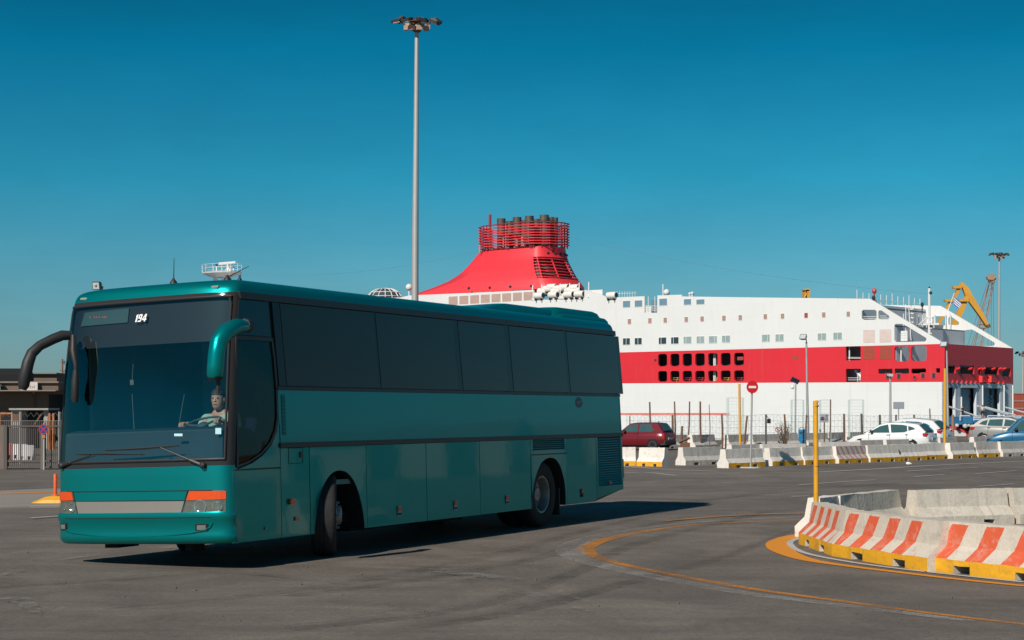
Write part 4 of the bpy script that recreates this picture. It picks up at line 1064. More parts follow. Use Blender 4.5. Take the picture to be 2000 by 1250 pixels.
# ---- third row, along the wire fence
GR3 = "grey barriers under the wire fence"
b3 = barrier_mesh(2.3, [bgrey, bgrey, bwhite], "concrete_barrier", seed=70, yellow=False, h=.66)
third = [(1290, 876, 28), (1348, 875.5, 30), (1418, 875, 30), (1466, 874.5, 25), (1505, 873, 22), (1541, 870, 48), (1570, 870, 25), (1615, 868.5, 30), (1655, 867.5, 30)]
lab3 = ["grey barrier behind the tail of the red car", "grey barrier with a white end under the fence, right of the red car", "grey barrier with white end behind the tall yellow post", "grey barrier under the fence behind the no entry sign", "grey barrier beside the dry shrub", "white ended barrier left of the blue bin", "grey barrier behind the blue bin", "grey barrier with white end behind the parking notice board", "grey barrier under the fence behind the white hatchback's nose"]
for k, ((px, py, ad), lb) in enumerate(zip(third, lab3)):
    o = b3 if k == 0 else b3.copy()
    if k: COL.objects.link(o)
    p = gnd(px, py); o.matrix_world = frame(p.x, p.y, 0, R(ad + 25)); tag(o, lb, "barrier", GR3)
# ================================================================== POSTS, SIGNS, LAMPS
ypaint = mat("yellow_post_paint", (.74, .36, .02), rough=.5, var=.12, scale=3, dirt=.45, dirtcol=(.25, .14, .04))
galv = mat("galvanised_steel", (.44, .43, .42), rough=.5, metal=.35, var=.18, scale=2, dirt=.35, dirtcol=(.2, .17, .14))
rust = mat("rusty_steel", (.17, .085, .05), rough=.85, var=.4, scale=5)
redsign = mat("sign_red", (.62, .018, .02), rough=.4, var=.05)
def pole(name, px, ptop, pbot, d, r0, r1, m, label, cat, group=None, lean=0, **k):
    b = at(px, pbot, d); b.z = 0; t_ = at(px + lean, ptop, d)
    o = empty(name, Matrix.Translation((b.x, b.y, 0)), label, cat, group)
    mb = MB(); mb.tube([Vector((0, 0, 0)), Vector((t_.x - b.x, 0, t_.z))], [r0, r1], 14); s = mb.build("post", m, o, smooth=40)
    return o, t_.z
dY = 25.3
yp, hgt = pole("yellow_pole", 1594.5, 783, 1060, dY, .036, .036, ypaint, "tall yellow pole standing beside the striped barriers at the bend", "pole", lean=-1.5)
mb = MB(); mb.lathe([(.05, 0), (.038, .04)], 12); mb.lathe([(.11, 0), (.11, .012)], 12); mb.lathe([(.038, hgt - .02), (.03, hgt + .005), (.004, hgt + .01)], 12); mb.build("cap_and_base", ypaint, yp, smooth=40)
mb = MB(); mb.tube([Vector((.038 * math.cos(t), .038 * math.sin(t), hgt - .07 + .01 * math.sin(t))) for t in [2 * math.pi * k / 12 for k in range(13)]], .005, 5, cap=False)
mb.tube([Vector((.038 * math.cos(t), .038 * math.sin(t), 1.04)) for t in [2 * math.pi * k / 12 for k in range(13)]], .004, 5, cap=False); mb.build("wire_tie", rust, yp)
o, h_ = pole("yellow_pole", 1446, 750, 882, gnd(1446, 896).y, .05, .045, ypaint, "slim yellow post left of the no entry sign", "pole", lean=-2)
mb = MB(); mb.lathe([(.045, h_ - .01), (.03, h_ + .01), (.004, h_ + .015)], 10); mb.build("cap", ypaint, o)
o, h_ = pole("yellow_pole", 1845, 720, 870, gnd(1845, 889).y, .06, .055, ypaint, "slim yellow post in front of the ferry's stern corner", "pole", lean=1)
mb = MB(); mb.lathe([(.055, h_ - .01), (.03, h_ + .01), (.004, h_ + .015)], 10); mb.build("cap", ypaint, o)
# no entry sign
dN = gnd(1466, 914).y
ne, h_ = pole("no_entry_sign", 1466, 745, 914, dN, .03, .03, galv, "round red no entry sign with a white bar on a grey post", "sign", lean=3)
cz = (CAMH - (756 - HOR) / FPX * dN); rx = 3 / FPX * dN
fx = Matrix.Translation((rx, -.05, cz)) @ Matrix.Rotation(R(90), 4, 'X') 
FS = Matrix.Rotation(R(14), 4, 'Z')
mb = MB(); mb.lathe([(.195, -.012), (.2, 0), (.2, .003), (.004, .0031)], 32, Matrix.Translation((rx, -.05, cz)) @ FS @ Matrix.Rotation(R(90), 4, 'X')); sg = mb.build("sign_plate", redsign, ne, smooth=30)
mb = MB(); mb.box(-.125, .125, -.008, -.004, -.035, .035, M=Matrix.Translation((rx, -.05, cz)) @ FS); mb.build("white_bar", white_m, sg)
mb = MB(); mb.prism([(.34 * math.cos(t), .26 * math.sin(t)) for t in [2 * math.pi * k / 14 for k in range(14)]], lambda a, b, d: Vector((a, b, d)), .0, .03); mb.build("base", bgrey, ne)
# lamp posts and camera posts among the barriers
def lamp_post(px, ptop, pbot, label, side, d=None):
    d = d or gnd(px, pbot).y
    o, h = pole("lamp_post", px, ptop, pbot, d, .085, .05, galv, label, "lamp post", lean=-3)
    x = -3 / FPX * d
    mb = MB(); mb.tube([Vector((x, 0, h - .02)), Vector((x, 0, h + .12)), Vector((x + side * .1, -.02, h + .2))], .03, 6); mb.build("bracket", galv, o)
    H_ = Matrix.Translation((x + side * .16, -.1, h + .24)) @ Matrix.Rotation(R(35 * side), 4, 'Z') @ Matrix.Rotation(R(-25), 4, 'X')
    mb = MB(); mb.loft([[H_ @ Vector((a * k, y, b * k)) for a, b in rrect(-.2, .2, -.16, .16, .05, 3)] for y, k in ((-.12, 1), (-.09, 1), (.06, .75), (.1, .4))]); hd = mb.build("floodlight", mat("floodlight_grey", (.12, .12, .12), rough=.5), o, smooth=40)
    mb = MB(); mb.box(-.16, .16, -.128, -.121, -.12, .12, M=H_); mb.build("lens", lampglass2, hd)
    mb = MB(); mb.box(-.18, .18, -.18, .18, 0, .03); mb.build("base", galv, o)
    return o
lampglass2 = mat("lamp_front_glass", (.5, .55, .55), rough=.12, spec=.8)
lamp_post(1578, 668, 868, "tall grey lamp post with one floodlight beside the blue bin", -1)
lamp_post(1852, 682, 860, "grey lamp post in front of the ferry's dark red stern", -1, 100)
o, h_ = pole("lamp_post", 1739, 735, 868, 92, .07, .05, galv, "grey post with a small camera rising behind the white hatchback", "lamp post")
mb = MB(); mb.box(-.1, .1, -.25, .1, h_ - .02, h_ + .12); mb.tube([Vector((0, 0, h_)), Vector((-.18, -.05, h_ + .08))], .05, 8); mb.build("camera_head", bgrey, o, bevel=.02)
o, h_ = pole("camera_post", 1553, 748, 866, 93, .045, .04, galv, "thin post with a tilted solar panel and camera left of the lamp post", "pole", lean=1)
S_ = Matrix.Translation((.0, -.05, h_ + .1)) @ Matrix.Rotation(R(25), 4, 'Y') @ Matrix.Rotation(R(35), 4, 'X')
mb = MB(); mb.box(-.25, .2, -.02, .02, -.12, .16, M=S_); mb.build("solar_panel", mat("panel_dark", (.02, .03, .06), rough=.2), o, bevel=.01)
mb = MB(); mb.ball((-.16, -.1, h_ - .22), .1, 10, 7); mb.tube([Vector((0, 0, h_ - .1)), Vector((-.16, -.05, h_ - .12))], .02, 5); mb.build("camera_dome", white_m, o, smooth=60)
o, h_ = pole("grey_notice_board", 1755, 785, 852, 90, .03, .03, galv, "blank grey notice board on a thin post behind the white hatchback", "sign")
mb = MB(); mb.box(-.28, .28, -.05, -.03, h_ - .36, h_); mb.build("board", mat("board_back_grey", (.35, .37, .4), rough=.5, metal=.3), o, bevel=.008)
o, h_ = pole("grey_post", 1758, 827, 872, 80, .04, .04, galv, "short grey post standing in front of the white hatchback's doors", "post")
mb = MB(); mb.lathe([(.04, h_), (.02, h_ + .03), (.003, h_ + .035)], 8); mb.build("cap", galv, o)
# parking notice
o, h_ = pole("parking_notice", 1610, 808, 869, 87, .035, .035, rust, "square grey parking notice with a dark roundel on a post", "sign")
mb = MB(); mb.box(-.24, .2, -.06, -.04, h_ - .42, h_); pn = mb.build("board", mat("notice_grey", (.4, .4, .44), rough=.5), o, bevel=.006)
mb = MB(); mb.lathe([(.1, -.065), (.1, -.062)], 16, Matrix.Translation((-.1, 0, h_ - .24)) @ Matrix.Rotation(R(90), 4, 'X') @ Matrix.Translation((0, 0, .127))); mb.build("roundel", mat("notice_roundel", (.12, .05, .12), rough=.5), pn)
mb = MB()
for k in range(4): mb.box(.04, .16, -.064, -.0605, h_ - .1 - .06 * k, h_ - .075 - .06 * k)
mb.build("small_print", dark, pn)
# blue bin
dB = gnd(1566, 870).y
o = empty("blue_bin", frame(at(1566, 870, dB).x, dB, 0, R(-15)), "bright blue upright bin beside the lamp post", "bin")
mb = MB(); mb.loft([[Vector((x, y, z)) for x, y in rrect(-.17 * k, .17 * k, -.17 * k, .17 * k, .03, 2)] for z, k in ((0, .96), (.05, 1), (.78, 1.02), (.8, 1.04), (.84, 1.04), (.86, .98))]); mb.build("body", mat("bin_blue", (.004, .20, .40), rough=.45, var=.1), o, smooth=30)
mb = MB(); mb.box(-.1, .1, -.185, -.177, .62, .7); mb.build("slot", dark, o)
mb = MB(); mb.tube([Vector((.12 * math.cos(t), -.02, .86 + .12 * math.sin(t))) for t in [math.pi * k / 8 for k in range(9)]], .02, 5); mb.build("handle", redsign, o)
# litter
g = gnd(1774, 908); mb = MB(); mb.ball((0, 0, .05), .09, 7, 5, (1, .7, .6)); mb.ball((.07, .02, .04), .06, 6, 4, (1, 1, .6))
o = mb.build("crumpled_paper", white_m); o.location = g; tag(o, "crumpled white litter on the road before the far barriers", "litter")
# ================================================================== FERRY
shipw = mat("ship_white", (.77, .755, .73), rough=.42, var=.035, scale=.12, dirt=.07, dirtcol=(.5, .4, .3))
shipr = mat("ship_red", (.72, .027, .04), rough=.42, var=.05, scale=.1, dirt=.06, dirtcol=(.5, .05, .05))
funr = mat("funnel_red", (.84, .04, .055), rough=.5, var=.05, scale=.12)
shipg = mat("deckhouse_white_shaded", (.62, .66, .70), rough=.5, var=.08, scale=.2)  # white paint made blue-grey: shade of the aft-facing walls is in the colour
deckm = mat("deck_grey", (.22, .25, .26), rough=.8, var=.2)
pane = mat("ship_window_glass", (.03, .05, .06), rough=.08, spec=.7)
panec = mat("curtained_window", (.30, .38, .36), rough=.3, var=.35, scale=2.5)
pinkw = mat("cabin_window_blind", (.40, .24, .20), rough=.5, var=.35, scale=3)
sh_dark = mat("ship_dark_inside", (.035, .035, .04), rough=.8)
def plating(m, k=.93, streak=.05):
    """welded plate seams and faint vertical run-off streaks"""
    t = m.node_tree; N = t.nodes; Lk = t.links; b = N["Principled BSDF"]; src = b.inputs["Base Color"].links[0].from_socket
    tc_ = N.new("ShaderNodeTexCoord"); sp = N.new("ShaderNodeSeparateXYZ"); Lk.new(tc_.outputs["Object"], sp.inputs[0])
    cb = N.new("ShaderNodeCombineXYZ"); Lk.new(sp.outputs["X"], cb.inputs[0]); Lk.new(sp.outputs["Z"], cb.inputs[1])
    br = N.new("ShaderNodeTexBrick"); br.inputs["Scale"].default_value = .42; br.inputs["Mortar Size"].default_value = .012; br.inputs["Color1"].default_value = (1, 1, 1, 1); br.inputs["Color2"].default_value = (.975, .975, .975, 1); br.inputs["Mortar"].default_value = (k, k, k, 1); br.inputs["Brick Width"].default_value = 2.4; br.inputs["Row Height"].default_value = 1.1
    Lk.new(cb.outputs[0], br.inputs["Vector"])
    mx = N.new("ShaderNodeMix"); mx.data_type = 'RGBA'; mx.blend_type = 'MULTIPLY'; mx.inputs[0].default_value = 1; Lk.new(src, mx.inputs[6]); Lk.new(br.outputs["Color"], mx.inputs[7])
    mp = N.new("ShaderNodeMapping"); mp.inputs["Scale"].default_value = (1.3, 1.3, .07); Lk.new(tc_.outputs["Object"], mp.inputs[0])
    nz = N.new("ShaderNodeTexNoise"); nz.inputs["Scale"].default_value = 1; nz.inputs["Detail"].default_value = 7; nz.inputs["Roughness"].default_value = .7; Lk.new(mp.outputs[0], nz.inputs["Vector"])
    mr = N.new("ShaderNodeMapRange"); mr.inputs[1].default_value = .55; mr.inputs[2].default_value = .78; mr.inputs[4].default_value = streak * 4; Lk.new(nz.outputs["Fac"], mr.inputs[0])
    m2 = N.new("ShaderNodeMix"); m2.data_type = 'RGBA'; m2.inputs[7].default_value = (.42, .22, .14, 1); Lk.new(mr.outputs[0], m2.inputs[0]); Lk.new(mx.outputs[2], m2.inputs[6]); Lk.new(m2.outputs[2], b.inputs["Base Color"])
plating(shipw); plating(shipr, .9); plating(funr, .94, .03)
def louv(name, col, col2):
    m = mat(name, col, rough=.7, var=.25, scale=1.4)
    t = m.node_tree; N = t.nodes; Lk = t.links; b = N["Principled BSDF"]; src = b.inputs["Base Color"].links[0].from_socket
    tc_ = N.new("ShaderNodeTexCoord"); sp = N.new("ShaderNodeSeparateXYZ"); Lk.new(tc_.outputs["Object"], sp.inputs[0])
    w = N.new("ShaderNodeMath"); w.operation = 'MULTIPLY'; w.inputs[1].default_value = 4.5; Lk.new(sp.outputs["Z"], w.inputs[0])
    fr_ = N.new("ShaderNodeMath"); fr_.operation = 'FRACT'; Lk.new(w.outputs[0], fr_.inputs[0])
    mx = N.new("ShaderNodeMix"); mx.data_type = 'RGBA'; Lk.new(fr_.outputs[0], mx.inputs[0]); Lk.new(src, mx.inputs[6]); mx.inputs[7].default_value = (*col2, 1); Lk.new(mx.outputs[2], b.inputs["Base Color"])
    return m
louv_p = louv("louvre_pink", (.62, .44, .38), (.34, .2, .16)); louv_r = louv("louvre_red", (.5, .07, .04), (.22, .05, .03)); louv_w = louv("louvre_pale", (.74, .62, .57), (.58, .42, .37))
ferry = empty("ferry_ship", SM, "large white and red ferry moored behind the barriers with a red funnel", "ship")
def SS(px, py, y=0.0):
    p = ray_plane(px, py, SM, 1, y); return (p.x, p.z)
def ST(px, py, x=0.0):                       # stern plane
    p = ray_plane(px, py, SM, 0, x); return (p.y, p.z)
def shp(mb, name, m, parent=None, **k): return mb.build(name, m, parent or ferry, **k)
BEAM = -26.4
side = lambda a, b, d: Vector((a, d, b))
def box4(x0, y0, x1, y1, r=0, y=0.0):
    """opening from photo corners"""
    pa, pb = SS(x0, y1, y), SS(x1, y0, y)
    x_0, x_1 = min(pa[0], pb[0]), max(pa[0], pb[0]); z_0, z_1 = min(pa[1], pb[1]), max(pa[1], pb[1])
    return rrect(x_0, x_1, z_0, z_1, max(min(r, (x_1 - x_0) / 2.05, (z_1 - z_0) / 2.05), .02), 3)
# band edges
b0 = SS(1846, 746); t0 = SS(1845, 671.5); b1 = SS(1222, 748.8); t1 = SS(1222, 688)
def zb_(x): return lerp(b0[1], b1[1], x / b1[0])
def zt_(x): return lerp(t0[1], t1[1], x / t1[0])
FWD = 165.0
up = [(0, zt_(0))] + [SS(*p) for p in ((1843, 671), (1699, 583.5), (1660, 583), (1480, 581), (1332, 579), (1331, 575.5), (1284, 577), (1283.5, 611), (1259, 611), (1259, 578.5), (1186, 581.5), (1178, 577), (1142, 566), (1139, 585), (1044, 585), (1042, 566), (920, 572), (800, 577), (781, 581))]
up = [(0.0, zt_(0))] + up[2:] + [(FWD, up[-1][1] + 1.0), (FWD, zt_(FWD))]
ops_up = []
win = [(1216, 587, 1231, 600), (1240, 586, 1255, 599)]
tri1 = [SS(*p) for p in ((1683, 608), (1683, 622), (1686, 624.5), (1709, 624.5), (1712, 622), (1712, 608), (1709, 605), (1686, 605))]
tri2 = [SS(*p) for p in ((1715.5, 609), (1715.5, 622), (1718, 623.5), (1735, 623.5), (1737.5, 620), (1736, 616.5), (1722, 606.5), (1718, 606))]
tri3 = [SS(*p) for p in ((1747, 635), (1747, 665), (1750, 668), (1806, 667), (1809.5, 664), (1809, 660), (1768, 635), (1762, 632.5), (1750, 632.5))]
ops_up = [tri1, tri2, tri3]
mb = MB(); mb.prism(up, side, -.35, 0, holes=ops_up)
hullup = shp(mb, "superstructure", shipw)
ops_red = [box4(1747, 676, 1776, 706, .5), box4(1780, 675, 1810, 705.5, .5), box4(1652, 676, 1681, 704, .15), box4(1652, 720, 1681, 746, .15), box4(1715.5, 720, 1743, 730, .15), box4(1747.5, 719.5, 1775.5, 730, .15), box4(1780, 719.5, 1808.5, 729.5, .15), box4(1828, 719, 1836, 728, .1)]
wr_ = []
for x0, x1 in ((1285.5, 1303), (1309.5, 1327), (1333.5, 1351.5), (1358, 1376.5), (1383, 1401.5), (1408, 1427), (1434, 1453)):
    k = (x0 - 1285) / 168
    wr_.append(box4(x0, 691 - 2.6 * k, x1, 715.5 - 2 * k, .42 if x0 < 1430 else .42)); wr_.append(box4(x0, 724.5 - 1.5 * k, x1, 745.3 - 1.4 * k, .42))
ops_red += wr_
red = [(0, zb_(0)), (FWD, zb_(FWD)), (FWD, zt_(FWD) - .002), (0, zt_(0) - .002)]
mb = MB(); mb.prism(red, side, -.35, .004, holes=ops_red)
band = shp(mb, "red_band", shipr)
hull = [(0, -5), (FWD, -5), (FWD, zb_(FWD) - .003), (0, zb_(0) - .003)]
mb = MB(); mb.prism(hull, side, -.35, 0); 
# closing shapes: bow, far side, bottom decks
mb.loft([[Vector((FWD, 0, -5)), Vector((FWD, 0, 22)), Vector((FWD, BEAM, 22)), Vector((FWD, BEAM, -5))], [Vector((FWD + 50, BEAM * .45, -4)), Vector((FWD + 50, BEAM * .45, 16)), Vector((FWD + 50, BEAM * .55, 16)), Vector((FWD + 50, BEAM * .55, -4))]])
hl_ = shp(mb, "hull", shipw)
mb = MB(); mb.box(FWD + .05, FWD + 28, BEAM + .5, -.5, 16, 25.5); mb.box(FWD + 6, FWD + 24, BEAM + 5, -5, 25.5, 28.0); mb.box(FWD + 18, FWD + 22, -15, -11, 28.0, 31.5); shp(mb, "wheelhouse", shipw)
mb = MB(); mb.box(FWD + 1, FWD + 27, -.52, -.44, 22.6, 24.2); shp(mb, "bridge_window_band", pane)
mb = MB(); mb.prism(up, side, BEAM, BEAM + .35, holes=[tri1, tri2, [SS(*p) for p in ((1747, 635), (1747, 665), (1750, 668), (1806, 667), (1809.5, 664), (1809, 660), (1768, 635), (1762, 632.5))]]); mb.prism([(0, -5), (FWD, -5), (FWD, zt_(FWD) - .01), (0, zt_(0) - .01)], side, BEAM, BEAM + .35)
shp(mb, "far_side", shipw)
# waterline stripe, old paint patch
mb = MB(); a, b = SS(1300, 808), SS(1215, 809); mb.prism([(a[0] - 14, a[1] - .25), (b[0] + 60, b[1] - .25), (b[0] + 60, b[1] + .15), (a[0] - 14, a[1] + .15)], side, 0, .012)
shp(mb, "waterline_stripe", mat("faded_red_stripe", (.68, .2, .16), rough=.7, var=.3, scale=.8))
# decks
mb = MB()
zd1 = ST(1885, 717, 9.1)[1]
mb.box(.3, 9.1, BEAM + .4, -.4, 9.2, 9.5); mb.box(9.1, 16.5, BEAM + .4, -.4, 16.0, 16.25); mb.box(16.5, FWD, BEAM + .4, -.4, 19.6, 19.9); mb.box(.3, FWD, BEAM + .4, -.4, zb_(0) - .6, zb_(0) - .3)
shp(mb, "deck", deckm)
mb = MB(); mb.box(9.1, 9.4, BEAM + .36, -.5, 9.5, 16.0); mb.box(16.5, 16.8, BEAM + .36, -.5, 16.25, 20.3)
mb.box(9.4, 60, -7.0, -6.7, 9.5, 16.0); mb.box(9.4, 60, -6.0, -5.7, 6.2, 9.2)
mb.box(24, 60, -3.2, -3.0, 5.9, 13.0)
mb.box(.5, 9.1, -13.0, -12.7, 6.6, 9.2)
shp(mb, "deckhouse", shipg)
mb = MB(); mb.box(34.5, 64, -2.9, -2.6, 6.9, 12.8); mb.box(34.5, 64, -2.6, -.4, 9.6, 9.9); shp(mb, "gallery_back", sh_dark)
mb = MB()
for x in [SS(x, 710)[0] for x in (1388, 1389.5)]: mb.box(x - .15, x + .15, -1.4, -1.1, 6.6, 12.8)
shp(mb, "gallery_post", shipw)
yrail = mat("yellow_rail", (.7, .35, .03), rough=.5); redrail = mat("red_rail", (.55, .05, .06), rough=.5)
for x0, x1, m in ((1310, 1326, yrail), (1334, 1351, redrail), (1358, 1376, redrail), (1390, 1401, yrail), (1409, 1427, yrail), (1435, 1452, redrail)):
    a, b = SS(x0, 740)[0], SS(x1, 740)[0]; z = SS(x0, 738)[1]
    mb = MB()
    for zz in (0, -.35): mb.tube([Vector((a, -.7, z + zz)), Vector((b, -.7, z + zz))], .04, 5)
    mb.tube([Vector((lerp(a, b, .4), -.7, z - .8)), Vector((lerp(a, b, .6), -.75, z + .1))], .07, 5)
    shp(mb, "gallery_rail", m)
# frames round the big gallery openings
for w in wr_:
    c = (sum(p[0] for p in w) / len(w), sum(p[1] for p in w) / len(w))
    o_ = [(c[0] + (p[0] - c[0]) * 1.07, c[1] + (p[1] - c[1]) * 1.05) for p in w]
    mb = MB(); mb.prism(o_, side, .004, .03, holes=[w]); shp(mb, "opening_frame", shipr)
def window(x0, y0, x1, y1, m, fr_=True, r=.06, name="window"):
    w = box4(x0, y0, x1, y1, r)
    mb = MB(); mb.prism(w, side, -.02, .012); o = shp(mb, name, m)
    if fr_:
        c = (sum(p[0] for p in w) / len(w), sum(p[1] for p in w) / len(w))
        o_ = [(c[0] + (p[0] - c[0]) * 1.12, c[1] + (p[1] - c[1]) * 1.12) for p in w]
        mb = MB(); mb.prism(o_, side, 0, .05, holes=[w]); mb.build("frame", shipw, o)
        if m is pane or m is panec:
            xs = sorted(p[0] for p in w); mb = MB(); k = random.choice((.3, .55, .7)); xm = lerp(xs[0], xs[-1], k)
            zs = sorted(p[1] for p in w); mb.box(xm - .05, xm + .05, .012, .03, zs[0], zs[-1]); mb.build("mullion", shipg, o)
    return o
random.seed(12)
for x, y in ((1229.5, 628), (1269.5, 626.5), (1299.5, 625.5), (1340.5, 624), (1371.5, 623), (1414, 621.5), (1446, 620.5), (1495, 618.5), (1528.5, 617.5), (1574.5, 616), (1609, 615), (1657, 613.5), (1608.5, 614.9)):
    if x == 1608.5: continue
    window(x - 3.2, y - 5, x + 3.4, y + 5, pinkw if x not in (1574.5,) else louv_r, name="cabin_window")
for x0, x1, y0, y1, m in ((1217, 1230.5, 660.5, 673.5, pane), (1240, 1253.5, 660, 673, pane), (1287, 1301.5, 659, 672, pane), (1311, 1325.5, 658.5, 671.5, pane), (1335.5, 1350.5, 657.5, 671, panec), (1361, 1375.5, 657, 670.5, panec), (1385, 1400.5, 656.5, 670, panec), (1410.5, 1426, 655.5, 669, panec),
                       (1488.5, 1503.5, 653.5, 667.5, panec), (1515, 1530.5, 653, 667, panec), (1597.5, 1613.5, 651, 664.5, panec), (1628, 1644.5, 649.5, 663.5, panec)):
    window(x0, y0, x1, y1, m)
for x0, x1, y0, y1 in ((1217, 1231, 587.5, 600.5), (1240, 1254.5, 586.5, 599.5), (1336, 1350, 584, 595.5), (1360.5, 1376, 584.5, 594.5)):
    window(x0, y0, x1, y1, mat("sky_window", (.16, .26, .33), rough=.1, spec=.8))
w = window(1288, 583, 1303, 597, MATS["sky_window"])
for k, (x0, x1, y0, y1, m) in enumerate(((1686, 1709, 644, 669.5, louv_w), (1718, 1741, 643, 669, louv_w), (1686, 1709, 676, 702, louv_r), (1718, 1741, 675.5, 702, louv_r), (1440, 1452, 696.5, 703.5, louv_r), (1548, 1559, 694, 701.5, louv_r), (1278, 1282.5, 701, 706, sh_dark))):
    w = box4(x0, y0, x1, y1, .1); mb = MB(); mb.prism(w, side, 0, .03); shp(mb, "louvre_panel", m)
for k in range(8):
    x0 = 876.5 + k * 20.9; y0 = 578.5 - k * 1.25
    w = box4(x0, y0, x0 + 17.5, y0 + 17.2, .1); mb = MB(); mb.prism(w, side, 0, .03); shp(mb, "louvre_panel", louv_p)
# fenders and fittings low on the band
for x, y in ((1734, 735), (1756, 735), (1803, 734), (1824, 733.5)):
    a, z = SS(x, y); mb = MB(); mb.box(a - .5, a + .5, .004, .06, z - .55, z + .55, 0); o = shp(mb, "fairlead", redrail)
    mb = MB(); mb.box(a - .28, a + .28, .06, .08, z - .4, z + .4); mb.build("fairlead_opening", sh_dark, o)
a, z = SS(1787, 737); mb = MB(); mb.lathe([(.45, .0), (.5, .1), (.3, .12)], 16, Matrix.Translation((a, 0, z)) @ Matrix.Rotation(R(-90), 4, 'X')); o = shp(mb, "hawse_ring", shipr)
mb = MB(); mb.lathe([(.28, .11), (.28, .125)], 14, Matrix.Translation((a, 0, z)) @ Matrix.Rotation(R(-90), 4, 'X')); mb.build("hole", sh_dark, o)
# things seen in the side openings
for x0, x1, y in ((1683, 1712, 618), (1715, 1738, 617), (1683, 1712, 621.5), (1715, 1738, 621)):
    p, q = SS(x0, y), SS(x1, y); mb = MB(); mb.tube([Vector((p[0], -.6, p[1])), Vector((q[0], -.6, q[1]))], .05, 5); shp(mb, "guard_bar", shipw)
for x0, x1, ys in ((1653, 1681, (738, 742)), (1653, 1681, (698, 700))):
    for y in ys: p, q = SS(x0, y), SS(x1, y); mb = MB(); mb.tube([Vector((p[0], -.6, p[1])), Vector((q[0], -.6, q[1]))], .05, 5); shp(mb, "guard_bar", shipw)
for x in (1755, 1774, 1654): p, q = SS(x, 706), SS(x, 676); mb = MB(); mb.tube([Vector((p[0], -.9, p[1])), Vector((q[0], -.9, q[1]))], .12, 6); shp(mb, "deck_post", shipw)
p, q = SS(1664, 723), SS(1680, 742); mb = MB(); mb.tube([Vector((p[0], -1.2, p[1])), Vector((q[0], -1.2, q[1]))], .25, 6); shp(mb, "stair", shipw)
mb = MB(); xq = SS(1762, 650)[0]; mb.box(xq - .12, xq + .12, -1.0, -.92, SS(1760, 668)[1], SS(1760, 646)[1])
for k in range(4): z = SS(1760, 648 + k * 5)[1]; p, q = SS(1756, 648)[0], SS(1769, 648)[0]; mb.box(q, p, -.9, -.6, z - .22, z + .18)
shp(mb, "stair_steps", shipw)
# ---- stern
sw = [(-.0, zb_(0)), (-.0, zt_(0)), (BEAM, zt_(0)), (BEAM, zb_(0))]
def sbox(x0, y0, x1, y1):
    a, b = ST(x0, y1), ST(x1, y0); return [(b[0], a[1]), (a[0], a[1]), (a[0], b[1]), (b[0], b[1])]
holes = [sbox(1848.5, 714, 1866.5, 728.5), sbox(1875, 714.5, 1903, 730), sbox(1911, 716, 1916.5, 731), sbox(1923, 717.5, 1950, 731), sbox(1958, 720, 1974, 734.5)]
stf = lambda a, b, d: Vector((d, a, b))
mb = MB(); mb.prism(sw, stf, -.0, .35, holes=holes); st = shp(mb, "stern_wall", shipr)
mb = MB()
for x0, x1, z_ in ((1856, 1864, 722), (1880, 1900, 726), (1928, 1946, 728), (1962, 1972, 729)):
    a, b = ST(x0, z_), ST(x1, z_)
    mb.lathe([(.45, 0), (.35, .1), (.3, .9), (.5, 1.1)], 10, Matrix.Translation((1.2, lerp(a[0], b[0], .3), zb_(0) + .3))); mb.lathe([(.4, 0), (.35, .1), (.3, .8), (.5, 1.0)], 10, Matrix.Translation((1.2, lerp(a[0], b[0], .8), zb_(0) + .3)))
    mb.box(2.0, 2.4, b[0], a[0], zb_(0) + 1.1, zb_(0) + 1.6)
shp(mb, "mooring_gear", mat("mooring_pale", (.5, .5, .48), rough=.6, var=.4), smooth=40)
mb = MB()
for x in (1870, 1894, 1912, 1920, 1939, 1952, 1960):
    a, z = ST(x, 725); mb = MB(); mb.tube([Vector((-.05, a + .5, z + .3)), Vector((-.35, a, z + .5)), Vector((-.05, a - .5, z + .3))], .18, 6); shp(mb, "fender_roller", mat("bright_red_fender", (.85, .05, .05), rough=.5))
for x in (1914, 1932):
    a, z = ST(x, 741); mb = MB(); mb.box(-.6, 0, a - .35, a + .35, z - .5, z + .6); shp(mb, "red_bollard", MATS["bright_red_fender"])
for k in range(13):
    a, z = ST(1852 + k * 9, 744.5 + k * .25); mb = MB(); mb.box(-.25, -.0, a - .55, a + .35, z - .18, z + .12); shp(mb, "rubbing_block", MATS["bright_red_fender"])
zq = zb_(0)
low = [(-.0, -5), (-.0, zq - .01), (BEAM, zq - .01), (BEAM, -5)]
bays = [sbox(1850, 757, 1866, 826), sbox(1876, 757.5, 1907, 826), sbox(1919.5, 759, 1953.5, 827)]
mb = MB(); mb.prism(low, stf, 0, .5, holes=bays); shp(mb, "stern_frame", shipg)
mb = MB()
for bq, dx in zip(bays, (4, 1.2, 1.2)):
    ys = [p[0] for p in bq]; zs = [p[1] for p in bq]; mb.box(dx, dx + .2, min(ys) - .2, max(ys) + .2, -4, max(zs) + .2)
dr = shp(mb, "cargo_door", mat("door_bluegrey", (.34, .42, .46), rough=.5, var=.12))
mb = MB()
for x, y, w_, h_ in ((1894.5, 774, 3.5, 3.2), (1941.5, 776, 3.2, 3)):
    a, z = ST(x, y, 1.2); mb.box(1.12, 1.199, a - w_ / 12 * 1.2, a + w_ / 12 * 1.2, z - h_ / 11.5, z + h_ / 11.5)
mb.build("warning_plate", mat("plate_red", (.4, .03, .05), rough=.5), dr)
mb = MB()
for k in range(8): a, z = ST(1932 + (k % 2) * 3, 776 + k * 3.4, 1.2); mb.box(1.1, 1.199, a - .16, a + .16, z - .13, z + .13)
a, z = ST(1934, 766.5, 1.2); mb.box(1.05, 1.199, a - .26, a + .26, z - .5, z + .5); a, z = ST(1880, 805, .9); mb.build("door_marks", sh_dark, dr)
